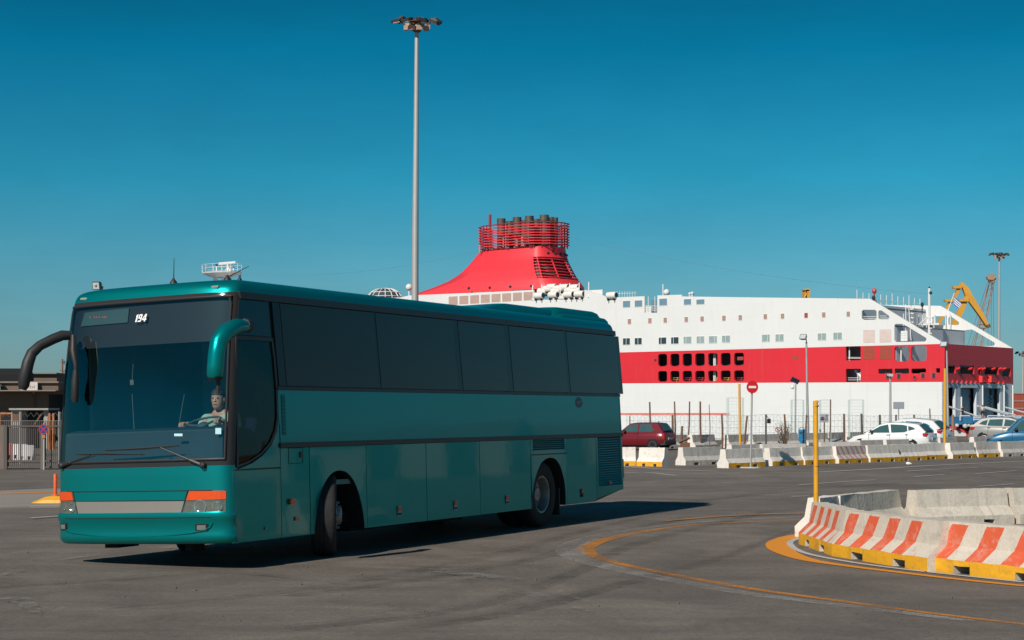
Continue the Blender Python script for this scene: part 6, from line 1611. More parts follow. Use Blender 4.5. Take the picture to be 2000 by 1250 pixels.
# ================================================================== CARS
chrome2 = mat("alloy_wheel", (.55, .55, .55), rough=.3, metal=.7, var=.1)
carglass = mat("car_glass", (.045, .10, .10), rough=.05, spec=.8, var=.2, scale=1.5)
platem = mat("number_plate", (.6, .6, .58), rough=.5)
def car(name, label, M, L_, Wd, Hh, col, prof, gh, wheels, rearspec, group="cars parked beyond the barriers", scale=1.0, rim=None, low=None, roofm=None, rails=False, trim=None):
    """x from the nose (0) back to the tail (L_); prof: (x, bottom, shoulder, half width); gh: greenhouse outline stations (x, z)"""
    o = empty(name, M @ Matrix.Scale(scale, 4), label, "car", group)
    cp = mat(name + "_" + label.split()[0] + "_paint", col, rough=.3, var=.04, coat=.8, metal=.1)
    lowm = low or trimblk
    def bodyring(x, zb, zt, hw_):
        zm = lerp(zb, zt, .55)
        pts = [(-hw_ * .90, zb), (-hw_ * .985, zb + .07), (-hw_, zm), (-hw_ * .975, zt - .10), (-hw_ * .90, zt - .015), (-hw_ * .5, zt + .012), (0, zt + .018)]
        pts += [(-a, b) for a, b in reversed(pts[:-1])]
        return [Vector((x, y, z)) for y, z in pts]
    mb = MB(); mb.loft([bodyring(*p) for p in prof]); 
    # roof shell: outline of the glasshouse, narrower at the top
    def hwat(x): return interp(x, [(p[0], p[3]) for p in prof])
    zb0 = min(p[1] for p in gh); zt0 = max(p[1] for p in gh)
    def sp(x, z, off=0):
        k = max(0, (z - zb0) / max(zt0 - zb0, .01)); return hwat(max(.9, min(L_ - .5, x))) * (.90 - .20 * k ** 1.15) + off
    N_ = len(gh)
    mb.loft([[Vector((x, -sp(x, z), z)) for x, z in gh], [Vector((x, -sp(x, z) * .8, z + (.03 if z > zt0 - .25 else .01))) for x, z in gh], [Vector((x, 0, z + (.045 if z > zt0 - .25 else .02))) for x, z in gh], [Vector((x, sp(x, z) * .8, z + (.03 if z > zt0 - .25 else .01))) for x, z in gh], [Vector((x, sp(x, z), z)) for x, z in gh]], False, False)
    for s in (-1, 1): mb.prism(gh, lambda a, b, d: Vector((a, s * sp(a, b), b)), 0, 0)
    body_ = mb.build("body", cp, o, smooth=42)
    def gpane(nm, pts, off=.012, parent=o, m=carglass):
        for s in (-1, 1):
            mb = MB(); mb.prism(pts, lambda a, b, d: Vector((a, s * (sp(a, b) + d), b)), -.02, off); mb.build(nm, m, parent)
    for nm, pts in rearspec["side"]: gpane(nm, pts)
    for (x0, z0, x1, z1), nm in ((rearspec["rear"], "rear_window"), (rearspec["front"], "windscreen")):
        mb = MB(); n = Vector((z1 - z0, 0, -(x1 - x0))).normalized() * (1 if (nm == "rear_window") else 1)
        if (n.x < 0) == (nm == "rear_window"): n = -n
        w0, w1 = sp(x0, z0) * .88, sp(x1, z1) * .9
        q = []
        for t in (0, .5, 1):
            x, z, w = lerp(x0, x1, t), lerp(z0, z1, t), lerp(w0, w1, t)
            q.append([Vector((x, w * s, z + .02 * (1 - abs(s)))) + n * (.03 + .035 * (1 - s * s)) for s in (-1, -.5, 0, .5, 1)])
        mb.loft(q, False, False); mb.build(nm, carglass, o, smooth=60)
    for x, r_ in wheels:
        for s in (-1, 1):
            y = s * (hwat(x) - .09)
            w_ = bpy.data.objects.new("wheel", None); COL.objects.link(w_); w_.parent = o; w_.matrix_local = Matrix.Translation((x, y, r_)) @ Matrix.Rotation(R(90 if s < 0 else -90), 4, 'X'); w_.empty_display_size = .2
            mb = MB(); mb.lathe([(r_ * .62, -.1), (r_ * .92, -.1), (r_, -.07), (r_, .07), (r_ * .92, .1), (r_ * .62, .095)], 22, cap=False); mb.build("tyre", tyre_m, w_, smooth=40)
            mb = MB(); mb.lathe([(r_ * .64, -.05), (r_ * .64, .09), (r_ * .58, .095), (r_ * .5, .05), (r_ * .15, .06), (.01, .065)], 18)
            if rim:
                for k in range(5): a = 2 * math.pi * k / 5; mb.box(.03, r_ * .6, -.03, .03, .055, .1, M=Matrix.Rotation(a, 4, 'Z'))
            mb.build("rim", chrome2 if rim else mat("dull_wheel", (.13, .13, .13), rough=.6), w_, smooth=40)
            mb = MB(); mb.prism([(x + (r_ + .055) * math.cos(t), max(r_ * .75, r_ + (r_ + .055) * math.sin(t))) for t in [math.pi * k / 14 for k in range(-2, 17)]], lambda a, b, d: Vector((a, s * (hwat(x) * .99 + d), b)), -.2, .006); mb.build("wheel_arch", dark if not low else lowm, o)
    # bumpers, lights, mirrors, handles, plate
    x0, x1 = prof[0], prof[-1]; h_ = prof[-1][3]
    mb = MB(); mb.loft([[Vector((L_ - .25, s * h_ * 1.06, z)) for s, z in ((-1, .25), (-1, .52), (1, .52), (1, .25))], [Vector((L_ + .03, s * h_ * .97, z)) for s, z in ((-1, .27), (-1, .5), (1, .5), (1, .27))], [Vector((L_ + .07, s * h_ * .8, z)) for s, z in ((-1, .28), (-1, .48), (1, .48), (1, .28))]]); mb.build("rear_bumper", trim or cp, o, bevel=.02)
    hf = prof[0][3]; mb = MB(); mb.loft([[Vector((.3, s * hf * 1.1, z)) for s, z in ((-1, .22), (-1, .45), (1, .45), (1, .22))], [Vector((.02, s * hf * .98, z)) for s, z in ((-1, .24), (-1, .43), (1, .43), (1, .24))], [Vector((-.05, s * hf * .75, z)) for s, z in ((-1, .25), (-1, .42), (1, .42), (1, .25))]]); mb.build("front_bumper", trim or cp, o, bevel=.02)
    for s in (-1, 1):
        for nm, key, m in (("tail_lamp", "tail", redlens), ("headlamp", "head", lampgrey)):
            a, b, c, d = rearspec[key]; mb = MB()
            yw = hwat((a + c) / 2)
            mb.box(a, c, s * yw * .62 if s > 0 else -yw * 1.005, s * yw * 1.005 if s > 0 else -yw * .62, b, d); mb.build(nm, m, o, bevel=.04)
        mx_, mz = rearspec["mirror"]; mb = MB(); mb.loft([[Vector((mx_ + dx, s * (sp(mx_, mz) + .02 + k), mz + dz)) for dx, dz in rrect(-.07 * w, .07 * w, -.06 * w, .07 * w, .03 * w, 2)] for k, w in ((0, .5), (.06, 1), (.16, 1), (.19, .7))]); mb.build("wing_mirror", trimblk, o)
        for hx_, hz_ in rearspec["handle"]:
            mb = MB(); mb.box(hx_ - .09, hx_ + .09, s * (hwat(hx_) * .985) - .02, s * (hwat(hx_) * .985) + .025, hz_ - .016, hz_ + .016); mb.build("door_handle", trimblk, o, bevel=.01)
        for hx_ in rearspec["seams"]:
            mb = MB(); mb.box(hx_ - .006, hx_ + .006, s * hwat(hx_) * .9 if s > 0 else -hwat(hx_) * 1.003, s * hwat(hx_) * 1.003 if s > 0 else -hwat(hx_) * .9, .32, rearspec["handle"][0][1] + .06); mb.build("door_gap", dark, o)
    mb = MB(); mb.box(L_ + .005, L_ + .03, -.26, .26, rearspec["plate"], rearspec["plate"] + .11); mb.build("number_plate", platem, o)
    mb = MB(); mb.box(.5, L_ - .5, -.6, .6, .16, .3); mb.build("underside", dark, o)
    return o
def heading(px, py_mid, d, deg, L_, sc):
    """nose points left; deg: how far the nose is turned away from the viewer"""
    c = at(px, py_mid, d); a = R(-deg)
    M = frame(c.x, c.y, 0, a); return M @ Matrix.Translation((-L_ / 2 * sc, 0, 0))
# red hatchback: boxy
uno_prof = [(0, .3, .62, .66), (.08, .26, .72, .74), (.9, .24, .86, .77), (1.2, .24, .90, .775), (3.2, .24, .93, .775), (3.55, .3, .92, .75), (3.66, .38, .86, .70)]
uno_gh = [(1.0, .86), (1.62, 1.36), (1.9, 1.40), (3.0, 1.41), (3.25, 1.38), (3.60, .9)]
car("hatchback", "old red hatchback parked behind the tail of the bus", heading(1247, 878, 83.6, 30, 3.68, .9), 3.68, 1.55, 1.43, (.17, .006, .011), uno_prof, uno_gh, [(.65, .28), (3.02, .28)],
    dict(side=[("front_window", [(1.25, .95), (1.66, 1.32), (2.12, 1.35), (2.12, .95)]), ("rear_side_window", [(2.22, .95), (2.22, 1.35), (2.85, 1.35), (3.0, 1.05), (2.98, .95)])], rear=(3.54, .98, 3.28, 1.35), front=(1.06, .92, 1.6, 1.33), tail=(3.5, .56, 3.68, .88), head=(-.02, .56, .2, .7), mirror=(1.4, .98), handle=[(2.0, .86)], seams=(1.2, 2.17), plate=.56), scale=.9, trim=trimblk)
ib_prof = [(0, .3, .58, .55), (.08, .22, .66, .72), (.35, .2, .76, .83), (.9, .2, .88, .87), (1.3, .2, .94, .885), (3.3, .2, 1.02, .885), (3.85, .24, 1.02, .86), (4.15, .3, .95, .80), (4.26, .4, .8, .70)]
ib_gh = [(.98, .9), (1.75, 1.34), (2.1, 1.44), (2.7, 1.465), (3.4, 1.41), (3.7, 1.36), (4.12, 1.0), (4.0, .96)]
ibs = dict(side=[("front_window", [(1.22, .97), (1.8, 1.29), (2.2, 1.38), (2.3, .985)]), ("rear_side_window", [(2.4, .985), (2.32, 1.385), (2.95, 1.36), (3.16, 1.32), (3.2, 1.06), (3.0, 1.0)]), ("quarter_window", [(3.26, 1.08), (3.22, 1.31), (3.45, 1.25), (3.6, 1.16)])],
           rear=(4.1, 1.03, 3.74, 1.35), front=(1.05, .95, 1.76, 1.33), tail=(3.96, .78, 4.2, .95), head=(.1, .62, .42, .76), mirror=(1.42, 1.02), handle=[(2.28, .86), (3.2, .88)], seams=(1.28, 2.36, 3.2), plate=.62)
car("hatchback", "white hatchback with a bright red tail lamp behind the yellow footed barriers", heading(1741, 880, 79, 31, 4.28, .9), 4.28, 1.8, 1.46, (.80, .79, .77), ib_prof, ib_gh, [(.86, .31), (3.42, .31)], ibs, scale=.9, rim=True)
car("estate_car", "second white car with black roof rails mostly hidden behind the white hatchback", heading(1772, 877, 86, 34, 4.28, .97), 4.28, 1.8, 1.5, (.74, .73, .72), ib_prof, [(x, z * 1.03) for x, z in ib_gh], [(.86, .31), (3.42, .31)], ibs, scale=.97, rim=True)
suv_prof = [(0, .4, .75, .6), (.08, .32, .85, .78), (.4, .3, .98, .88), (1.0, .3, 1.06, .91), (3.3, .3, 1.12, .91), (4.0, .32, 1.12, .88), (4.3, .38, 1.02, .82), (4.4, .45, .85, .74)]
suv_gh = [(.95, 1.03), (1.75, 1.5), (2.1, 1.6), (3.0, 1.62), (3.7, 1.54), (4.22, 1.12), (4.1, 1.06)]
suvs = dict(side=[("front_window", [(1.25, 1.12), (1.8, 1.45), (2.3, 1.52), (2.35, 1.13)]), ("rear_side_window", [(2.45, 1.13), (2.42, 1.53), (3.2, 1.5), (3.3, 1.16)]), ("quarter_window", [(3.38, 1.18), (3.3, 1.48), (3.6, 1.4), (3.8, 1.24)])],
            rear=(4.2, 1.15, 3.74, 1.52), front=(1.02, 1.08, 1.74, 1.47), tail=(4.0, .88, 4.3, 1.08), head=(.1, .78, .45, .92), mirror=(1.45, 1.15), handle=[(2.3, 1.0), (3.2, 1.02)], seams=(1.28, 2.4, 3.25), plate=.75)
cx = at(1898, 845, 96)
MS = frame(cx.x, cx.y, 0, R(180 - 28))
car("sport_utility_car", "silver grey crossover car parked behind the blue car", MS @ Matrix.Translation((-4.4 * .92, 0, 0)), 4.4, 1.84, 1.62, (.30, .29, .275), suv_prof, suv_gh, [(.88, .36), (3.5, .36)], suvs, scale=.92, rim=True)
kg_prof = [(0, .32, .66, .6), (.08, .26, .76, .76), (.3, .24, .86, .83), (.8, .24, .98, .86), (1.1, .24, 1.05, .865), (3.5, .24, 1.08, .865), (3.9, .3, 1.0, .84), (4.0, .4, .9, .8)]
kg_gh = [(.95, 1.0), (1.55, 1.62), (1.85, 1.78), (3.6, 1.8), (3.85, 1.7), (3.95, 1.0)]
kgs = dict(side=[("front_window", [(1.22, 1.1), (1.66, 1.58), (2.1, 1.66), (2.1, 1.1)]), ("rear_side_window", [(2.2, 1.1), (2.2, 1.66), (3.4, 1.66), (3.4, 1.1)])], rear=(3.96, 1.1, 3.86, 1.66), front=(1.02, 1.06, 1.54, 1.6), tail=(3.8, .8, 4.0, 1.2), head=(.04, .68, .35, .86), mirror=(1.38, 1.16), handle=[(2.0, .98), (3.2, .98)], seams=(1.2, 2.15, 3.3), plate=.6)
cx = at(1933, 868, 77)
car("small_van", "bright blue small van cut off by the right edge", frame(cx.x, cx.y + .6, 0, R(-14)), 4.0, 1.7, 1.8, (.003, .10, .21), kg_prof, kg_gh, [(.75, .3), (3.3, .3)], kgs, scale=.9)
# ================================================================== RIGHT BACKGROUND
def mast(name, px, ptop, d, label, hw_, heads=8):
    b = at(px, 803, d); b.z = 0; zt = at(0, ptop, d).z
    o = empty(name, Matrix.Translation((b.x, d, 0)), label, "light mast")
    k = hw_ / 1.5
    mb = MB(); mb.tube([Vector((0, 0, 0)), Vector((.05, 0, zt * .5)), Vector((.14, 0, zt))], [.23 * k, .19 * k, .115 * k], 14); mb.build("pole", mat("mast_grey", (.46, .44, .42), rough=.5, metal=.3, var=.1), o, smooth=40)
    mb = MB(); mb.lathe([(.1 * k, zt - .55 * k), (.26 * k, zt - .45 * k), (.28 * k, zt - .2 * k), (.12 * k, zt - .15 * k)], 12, Matrix.Translation((.14, 0, 0))); mb.lathe([(.05, zt - .2 * k), (.1, zt + .05 * k), (.34 * k, zt + .1 * k), (.36 * k, zt + .15 * k), (.1 * k, zt + .24 * k)], 14, Matrix.Translation((.08, 0, 0)))
    mb.build("head_frame", rust, o, smooth=40)
    mbx = mat("ballast", (.50, .33, .25), rough=.7, var=.3); random.seed(int(px))
    for a_, rr_, zz in ((188, 1.2, -.02), (158, 1.0, .3), (62, .75, .38), (22, 1.2, .18), (-14, 1.05, -.1), (-72, .9, -.12), (236, .85, -.1), (112, .8, .3))[:heads]:
        Hm = Matrix.Translation((.14, 0, zt + zz * k * .6)) @ Matrix.Rotation(R(a_), 4, 'Z')
        T_ = Hm @ Matrix.Translation((rr_ * k, 0, .12 * k)) @ Matrix.Rotation(R(random.uniform(8, 30)), 4, 'Y') @ Matrix.Rotation(R(random.uniform(-14, 14)), 4, 'X')
        mb = MB(); mb.loft([[T_ @ Vector((x, y * w, z)) for y, z in rrect(-.26 * k, .26 * k, -.06 * k * w, .10 * k * w, .03 * k, 2)] for x, w in ((-.26 * k, .75), (-.16 * k, 1), (.22 * k, 1), (.3 * k, .8))])
        fl_ = mb.build("floodlight", mat("flood_dark", (.035, .035, .037), rough=.6, var=.3), o)
        mb = MB(); mb.tube([Hm @ Vector((.15 * k, 0, -.3 * k)), Hm @ Vector((rr_ * .55 * k, 0, -.12 * k)), T_ @ Vector((-.2 * k, 0, -.02))], .045 * k, 5); mb.build("arm", rust, fl_)
        mb = MB(); mb.box(rr_ * .42 * k, rr_ * .42 * k + .26 * k, -.15 * k, .15 * k, -.4 * k, -.14 * k, M=Hm); mb.build("ballast_box", mbx, fl_)
        mb = MB(); mb.box(-.18 * k, .2 * k, -.2 * k, .2 * k, -.068 * k, -.061 * k, M=T_); mb.build("lens", lampglass2, fl_)
    return o
mast("light_mast", 809.5, 46, 103, "very tall grey light mast with a ring of floodlights behind the bus", 1.5)
mast("light_mast", 1950.5, 499, 360, "distant light mast with a ring of floodlights right of the cranes", 2.2)
mast("light_mast", 1997, 691, 420, "small far light mast at the right edge of the picture", 2.0, 6)
craney = mat("crane_yellow", (.66, .32, .035), rough=.55, var=.15, scale=.1, dirt=.4, dirtcol=(.25, .14, .06))
def crane_bar(mb, pts, ws_, d, th=1.0):
    P = [at(x, y, d) for x, y in pts]; n = []
    for k, p in enumerate(P):
        t = (P[min(k + 1, len(P) - 1)] - P[max(k - 1, 0)]).normalized(); n.append(Vector((-t.z, 0, t.x)))
    mb.loft([[p + q * w, p + q * w + Vector((0, th, 0)), p - q * w + Vector((0, th, 0)), p - q * w] for p, q, w in zip(P, n, ws_)])
dc_ = 372
b = at(1866, 660, dc_)
cr = empty("harbour_crane", Matrix.Translation((0, 0, 0)), "yellow harbour crane with a bent folding jib behind the ferry's stern", "crane")
mb = MB(); crane_bar(mb, [(1878.5, 552.5), (1888, 566), (1893, 578), (1915, 611), (1930, 637)], [.25, .6, .7, .5, .28], dc_, 1.2); mb.build("jib", craney, cr)
mb = MB(); crane_bar(mb, [(1879, 553), (1866, 578), (1852, 598), (1836, 628), (1815, 668), (1780, 730)], [.25, .35, .32, .35, .4, .45], dc_ + .2, .8)
for x, y in ((1870, 561), (1854, 587)): p = at(x, y, dc_); mb.box(p.x - .9, p.x + .9, p.y - .2, p.y + 1.4, p.z - .25, p.z + .25)
mb.build("tie_arm", craney, cr)
mb = MB(); crane_bar(mb, [(1889, 580), (1877, 608), (1864, 634), (1855, 655), (1838, 690), (1815, 740)], [.4, .55, .55, .55, .6, .7], dc_ - .5, 1.1)
for x, y in ((1881, 587),): p = at(x, y, dc_); mb.box(p.x - 1, p.x + 1, p.y - 1, p.y + 1.4, p.z - .25, p.z + .25)
mb.build("boom", craney, cr)
p = at(1800, 800, dc_); mb = MB(); mb.box(p.x - 4, p.x + 6, dc_ - 4, dc_ + 4, -.2, 12); mb.tube([Vector((p.x, dc_, 0)), Vector((p.x, dc_, 9))], 2, 10); mb.build("cabin", craney, cr, bevel=.2)
mb = MB(); mb.tube([at(1929, 634, dc_), at(1931.5, 640, dc_)], .5, 7); mb.build("sheave", rust, cr)
lat = mat("lattice_brown", (.40, .24, .16), rough=.7, var=.3, scale=.2)
cr2 = empty("lattice_crane", Matrix.Translation((0, 0, 0)), "slender brown lattice crane jib rising behind the ferry's white beam", "crane")
mb = MB(); d2 = 400
A0, A1 = at(1893, 720, d2), at(1910, 720, d2); B0, B1 = at(1934, 546, d2), at(1941.5, 548, d2)
for p, q in ((A0, B0), (A1, B1)):
    for dy in (0, 1.5): mb.tube([p + Vector((0, dy, 0)), q + Vector((0, dy * .7, 0))], .10, 4)
N_ = 26
for k in range(N_):
    l0, r0 = A0.lerp(B0, k / N_), A1.lerp(B1, k / N_); l1_, r1_ = A0.lerp(B0, (k + 1) / N_), A1.lerp(B1, (k + 1) / N_)
    mb.tube([l0, r1_] if k % 2 else [r0, l1_], .055, 3)
for k in (12, 13): mb.tube([A0.lerp(B0, k / N_), A1.lerp(B1, k / N_)], .2, 4)
mb.build("lattice_jib", lat, cr2)
mb = MB(); crane_bar(mb, [(1929, 543), (1938, 541), (1943, 538)], [.3, .75, .55], d2, 1.4); crane_bar(mb, [(1938, 552), (1939, 540)], [.5, 1.0], d2 + .3, 1); mb.tube([at(1941, 539, d2), at(1941.5, 536, d2)], .1, 4); mb.build("jib_head", lat, cr2)
mb = MB()
for a, b_ in (((1931, 545), (1885, 690)), ((1934, 546), (1893, 690)), ((1940, 545), (1941, 690)), ((1936, 549), (1936, 690)), ((1930, 640), (1930, 690))): mb.tube([at(*a, d2 - 1), at(*b_, d2 - 1)], .05, 3)
mb.build("hoist_cable", mat("cable_grey", (.12, .13, .14), rough=.7), cr2)
p = at(1900, 720, d2); mb = MB(); mb.box(p.x - 3, p.x + 4, d2 - 3, d2 + 4, -.2, at(0, 720, d2).z + .5); mb.build("crane_base", lat, cr2, bevel=.2)
cr3 = empty("crane_head", Matrix.Translation((0, 0, 0)), "small yellow crane top poking up above the ferry's white roofline", "crane")
mb = MB(); d3 = 420
crane_bar(mb, [(1569, 620), (1572, 576), (1572.5, 567)], [.8, .5, .5], d3, 1); crane_bar(mb, [(1577, 620), (1578, 576), (1579, 566)], [.8, .5, .5], d3, 1); crane_bar(mb, [(1568, 567.5), (1581, 565.5)], [.35, .3], d3, 1.2); mb.tube([at(1572, 581, d3), at(1578, 570, d3)], .15, 4)
crane_bar(mb, [(1573, 860), (1573, 615)], [1.2, 1.0], d3, 1.5); mb.build("jib_head", craney, cr3)
mb = MB()
for x in (1566, 1567.5): mb.tube([at(x + 5, 568, d3), at(x - 3, 600, d3)], .06, 3)
mb.build("hoist_cable", MATS["cable_grey"], cr3)
# containers at the right edge
contm = [mat("container_red", (.36, .075, .045), rough=.65, var=.15, scale=.3, dirt=.4), mat("container_rust", (.33, .085, .05), rough=.7, var=.2, scale=.3, dirt=.5)]
cn = 0
for (x0, x1, y0, y1, lab) in ((1978, 2040, 768, 782.5, "top red shipping container of the stack beside the ferry's stern"), (1979, 2041, 783, 797, "middle red shipping container of the stack at the right edge"), (1978, 2040, 797.5, 811, "lowest red shipping container of the stack at the right edge")):
    d = 345; a, b = at(x0, y1, d), at(x1, y0, d)
    o = empty("shipping_container", Matrix.Translation((a.x, d, a.z)), lab, "container", "stacked red containers"); w_ = b.x - a.x; h_ = b.z - a.z - .04
    mb = MB(); n = 22; prof_ = []
    for k in range(n): x = w_ * k / n; e = w_ / n; prof_ += [(x, 0), (x + e * .3, 0), (x + e * .5, .12), (x + e * .8, .12)]
    prof_.append((w_, 0)); prof_ += [(w_, 2.4), (0, 2.4)]
    mb.prism(prof_, lambda a, b, d: Vector((a, b, d)), 0.02, h_ - .02); mb.build("body", contm[cn % 2], o)
    mb = MB()
    for z in (0, h_ - .14): mb.box(-.02, w_ + .02, -.03, .06, z, z + .14)
    for x in (0, w_ - .12): mb.box(x, x + .12, -.035, .06, 0, h_)
    mb.build("corner_frame", contm[(cn + 1) % 2], o); cn += 1
# white rails along the quay edge at the ramps
railm = mat("quay_rail_white", (.66, .62, .57), rough=.6, var=.15)
for k, (x0, x1, y0, y1, lab) in enumerate(((1875, 1894, 812, 826, "short white guard rail in front of the left cargo door"), (1902, 1923, 813, 828, "white guard rail between the two cargo doors"), (1929, 1960, 812, 827, "longer white guard rail in front of the right cargo door"), (1960, 1994, 813, 826, "white guard rail at the foot of the red containers"))):
    d = 150; zd_ = at(0, 825, 128).z; a, b = at(x0, y1, d), at(x1, y0, d); b.z -= zd_
    o = empty("guard_rail", Matrix.Translation((a.x, d, zd_)), lab, "guard rail", "white guard rails on the quay")
    w_ = b.x - a.x; h_ = b.z; mb = MB()
    for z in (h_, h_ * .63, h_ * .27): mb.tube([Vector((0, 0, z)), Vector((w_, 0, z))], .045, 6)
    mb.build("rail", railm, o); mb = MB()
    for j in range(int(w_ / .9) + 2): x = min(w_, j * .9); mb.tube([Vector((x, 0, 0)), Vector((x, 0, h_))], .04, 5)
    mb.build("post", railm, o)
# ramp on the quay with its red flank, and fenders
d = 128
rp = empty("quay_ramp", Matrix.Translation((0, 0, 0)), "low white loading ramp with a red edge and blue deck at the ferry's stern", "ramp")
def flat(name, pts, dd, th, m, parent=rp):
    mb = MB(); P = [at(x, y, dd) for x, y in pts]; mb.prism([(p.x, p.z) for p in P], lambda a, b, q: Vector((a, q, b)), dd, dd + th); return mb.build(name, m, parent)
flat("flank", [(1846, 833), (1862, 838), (1887, 845), (1889, 852), (1846, 852)], d, 8, mat("ramp_white", (.62, .6, .57), rough=.6, var=.15))
flat("red_edge", [(1850, 827), (1858, 829), (1874, 837), (1898, 845), (1898, 852), (1887, 852), (1887, 845.5), (1862, 838), (1848, 833)], d - .05, 8, mat("ramp_red", (.6, .04, .05), rough=.6, var=.2))
flat("dark_side", [(1860, 828), (1900, 828), (1900, 846), (1880, 840), (1864, 834)], d + .3, 8, mat("ramp_maroon", (.06, .02, .025), rough=.8))
dkz = at(0, 825, 128).z; mb = MB(); mb.prism([(at(1848, 0, 127.8).x, 127.8), (at(2080, 0, 127.8).x, 127.8), (at(2080, 0, 280).x, 280), (at(1850, 0, 268).x, 268)], lambda a, b, q: Vector((a, b, q)), dkz - .15, dkz); mb.build("deck", mat("ramp_deck_blue", (.02, .15, .32), rough=.6, var=.25), rp)
0 and flat("deck", [], 0, 0, mat("ramp_deck_blue", (.02, .15, .32), rough=.6, var=.25))
for x, y, r_ in ((1884, 832, 4.2), (1891, 831, 2.6), (1897, 833, 3.8), (1903, 834, 3.2), (1868, 831, 3.4)):
    p = at(x, y, d - .3); mb = MB(); mb.lathe([(r_ / FPX * d, 0), (r_ / FPX * d, .25), (r_ / FPX * d * .6, .3)], 14, Matrix.Translation(p) @ Matrix.Rotation(R(90), 4, 'X')); mb.build("fender", mat("fender_pale", (.55, .5, .45), rough=.8, var=.3), rp, smooth=40)
mb = MB(); p = at(1888, 820, d); mb.box(p.x - .35, p.x + .35, d - .5, d + .3, p.z - .3, p.z + .25); mb.build("winch", MATS["ramp_deck_blue"], rp, bevel=.05)
for px, yt, lab in ((1861, 811, "rusty bollard post behind the lamp post at the right"), (1919.5, 811, "rusty post in front of the silver car's rear wheel")):
    dd = gnd(px, 862).y; o, h_ = pole("rusty_post", px, yt, 862, dd, .085, .085, mat("rust_red_post", (.34, .16, .10), rough=.8, var=.25), lab, "post")
    mb = MB(); mb.lathe([(.085, h_), (.05, h_ + .03), (.004, h_ + .035)], 10); mb.build("cap", MATS["rust_red_post"], o)
# people at the ramp
def figure(px, py_foot, d, h, label, shirt, turn=0, z=0):
    p = at(px, py_foot, d); o = bpy.data.objects.new("person", None); COL.objects.link(o); o.matrix_world = frame(p.x, p.y, p.z if z else 0, R(turn)) @ Matrix.Scale(h / 1.75, 4); o.location.z = at(0, 825, 128).z; tag(o, label, "person")
    V = [Vector(q) for q in ((0, 0, .95), (0, 0, 1.15), (0, 0, 1.38), (0, 0, 1.5), (0, -.02, 1.62), (0, -.01, 1.7), (.19, 0, 1.4), (.25, .02, 1.12), (.24, -.05, .86), (-.19, 0, 1.4), (-.25, .02, 1.12), (-.23, -.06, .86), (.1, 0, .88), (.11, -.03, .48), (.11, .02, .06), (.11, -.12, .03), (-.1, 0, .88), (-.11, .03, .48), (-.12, .06, .06), (-.12, -.08, .03))]
    E_ = [(0, 1), (1, 2), (2, 3), (3, 4), (4, 5), (2, 6), (6, 7), (7, 8), (2, 9), (9, 10), (10, 11), (0, 12), (12, 13), (13, 14), (14, 15), (0, 16), (16, 17), (17, 18), (18, 19)]
    skin("body", V, E_, [.14, .13, .15, .06, .095, .08, .07, .05, .04, .07, .05, .04, .1, .07, .05, .04, .1, .07, .05, .04], skin_m, o)
    skin("shirt", [V[0], V[1], V[2], V[6], V[6].lerp(V[7], .6), V[9], V[9].lerp(V[10], .6)], [(0, 1), (1, 2), (2, 3), (3, 4), (2, 5), (5, 6)], [.165, .155, .175, .09, .07, .09, .07], shirt, o)
    skin("trousers", [V[0], V[12], V[13], V[14], V[16], V[17], V[18]], [(0, 1), (1, 2), (2, 3), (0, 4), (4, 5), (5, 6)], [.16, .12, .09, .07, .12, .09, .07], jean_m, o)
    mb = MB(); mb.ball((0, .01, 1.68), .105, 10, 7, (.85, 1, .9)); mb.build("hair", hair_m, o, smooth=60)
figure(1880, 815, 262, 1.6, "person in dark clothes standing at the left cargo door", mat("dark_jacket", (.02, .02, .025), rough=.8), 20)
figure(1919, 826, 225, 1.6, "made-up pale figure in place of the object on the rusty post at the ramp", mat("pale_jacket", (.5, .45, .4), rough=.8), -30)  # invented figure, stands in for an object on top of the rusty post
# ================================================================== LEFT BACKGROUND
bwall = mat("tan_render", (.17, .113, .084), rough=.9, var=.16, scale=.5, bump=.2, bscale=8, dirt=.35, dirtcol=(.09, .065, .05))
bgrey2 = mat("old_concrete", (.22, .195, .175), rough=.9, var=.25, scale=.6, dirt=.4)
dbl = 108
def LB(x, y, d=dbl): return at(x, y, d)
bld = empty("port_building", Matrix.Translation((LB(-60, 803).x, dbl, 0)), "shabby brown flat roofed port building at the left edge", "building")
bx = LB(-60, 803).x
def bbox(name, x0, y0, x1, y1, d0, d1, m, floor=False, bevel=0, parent=None):
    a, b = LB(x0, y1), LB(x1, y0); mb = MB(); mb.box(a.x - bx, b.x - bx, d0, d1, 0 if floor else a.z, b.z); return mb.build(name, m, parent or bld, bevel=bevel)
a0 = LB(92, 850); aw, bw = LB(-60, 765), LB(160, 765)
mb = MB()
zt_b = LB(0, 765).z; zm = LB(0, 800).z
mb.prism([(0, 0), (LB(-2, 0).x - bx, 0), (LB(-2, 0).x - bx, LB(0, 804).z), (LB(21, 0).x - bx, LB(0, 804).z), (LB(21, 0).x - bx, 0), (LB(92, 0).x - bx, 0), (LB(92, 0).x - bx, LB(0, 770).z), (bw.x - bx, LB(0, 770).z), (bw.x - bx, zt_b), (0, zt_b)], lambda a, b, d: Vector((a, d, b)), 0, .4)
wl_ = mb.build("wall", bwall, bld)
mb = MB(); mb.box(0, bw.x - bx, 6, 6.3, 0, zt_b); mb.box(LB(92, 0).x - bx - .4, LB(92, 0).x - bx, .4, 6, 0, zt_b); mb.build("dark_bay", mat("bay_dark", (.02, .018, .018), rough=.9), bld)
mb = MB(); a, b = LB(-60, 765), LB(122, 748)
mb.box(-.3, b.x - bx, -1.6, 7, a.z, LB(0, 762.5).z); mb.prism([(-.3, LB(0, 763).z), (LB(10, 0).x - bx, LB(0, 763).z), (LB(13, 0).x - bx, LB(0, 743).z), (-.3, LB(0, 743).z)], lambda a, b, d: Vector((a, d, b)), -1.7, -1.4)
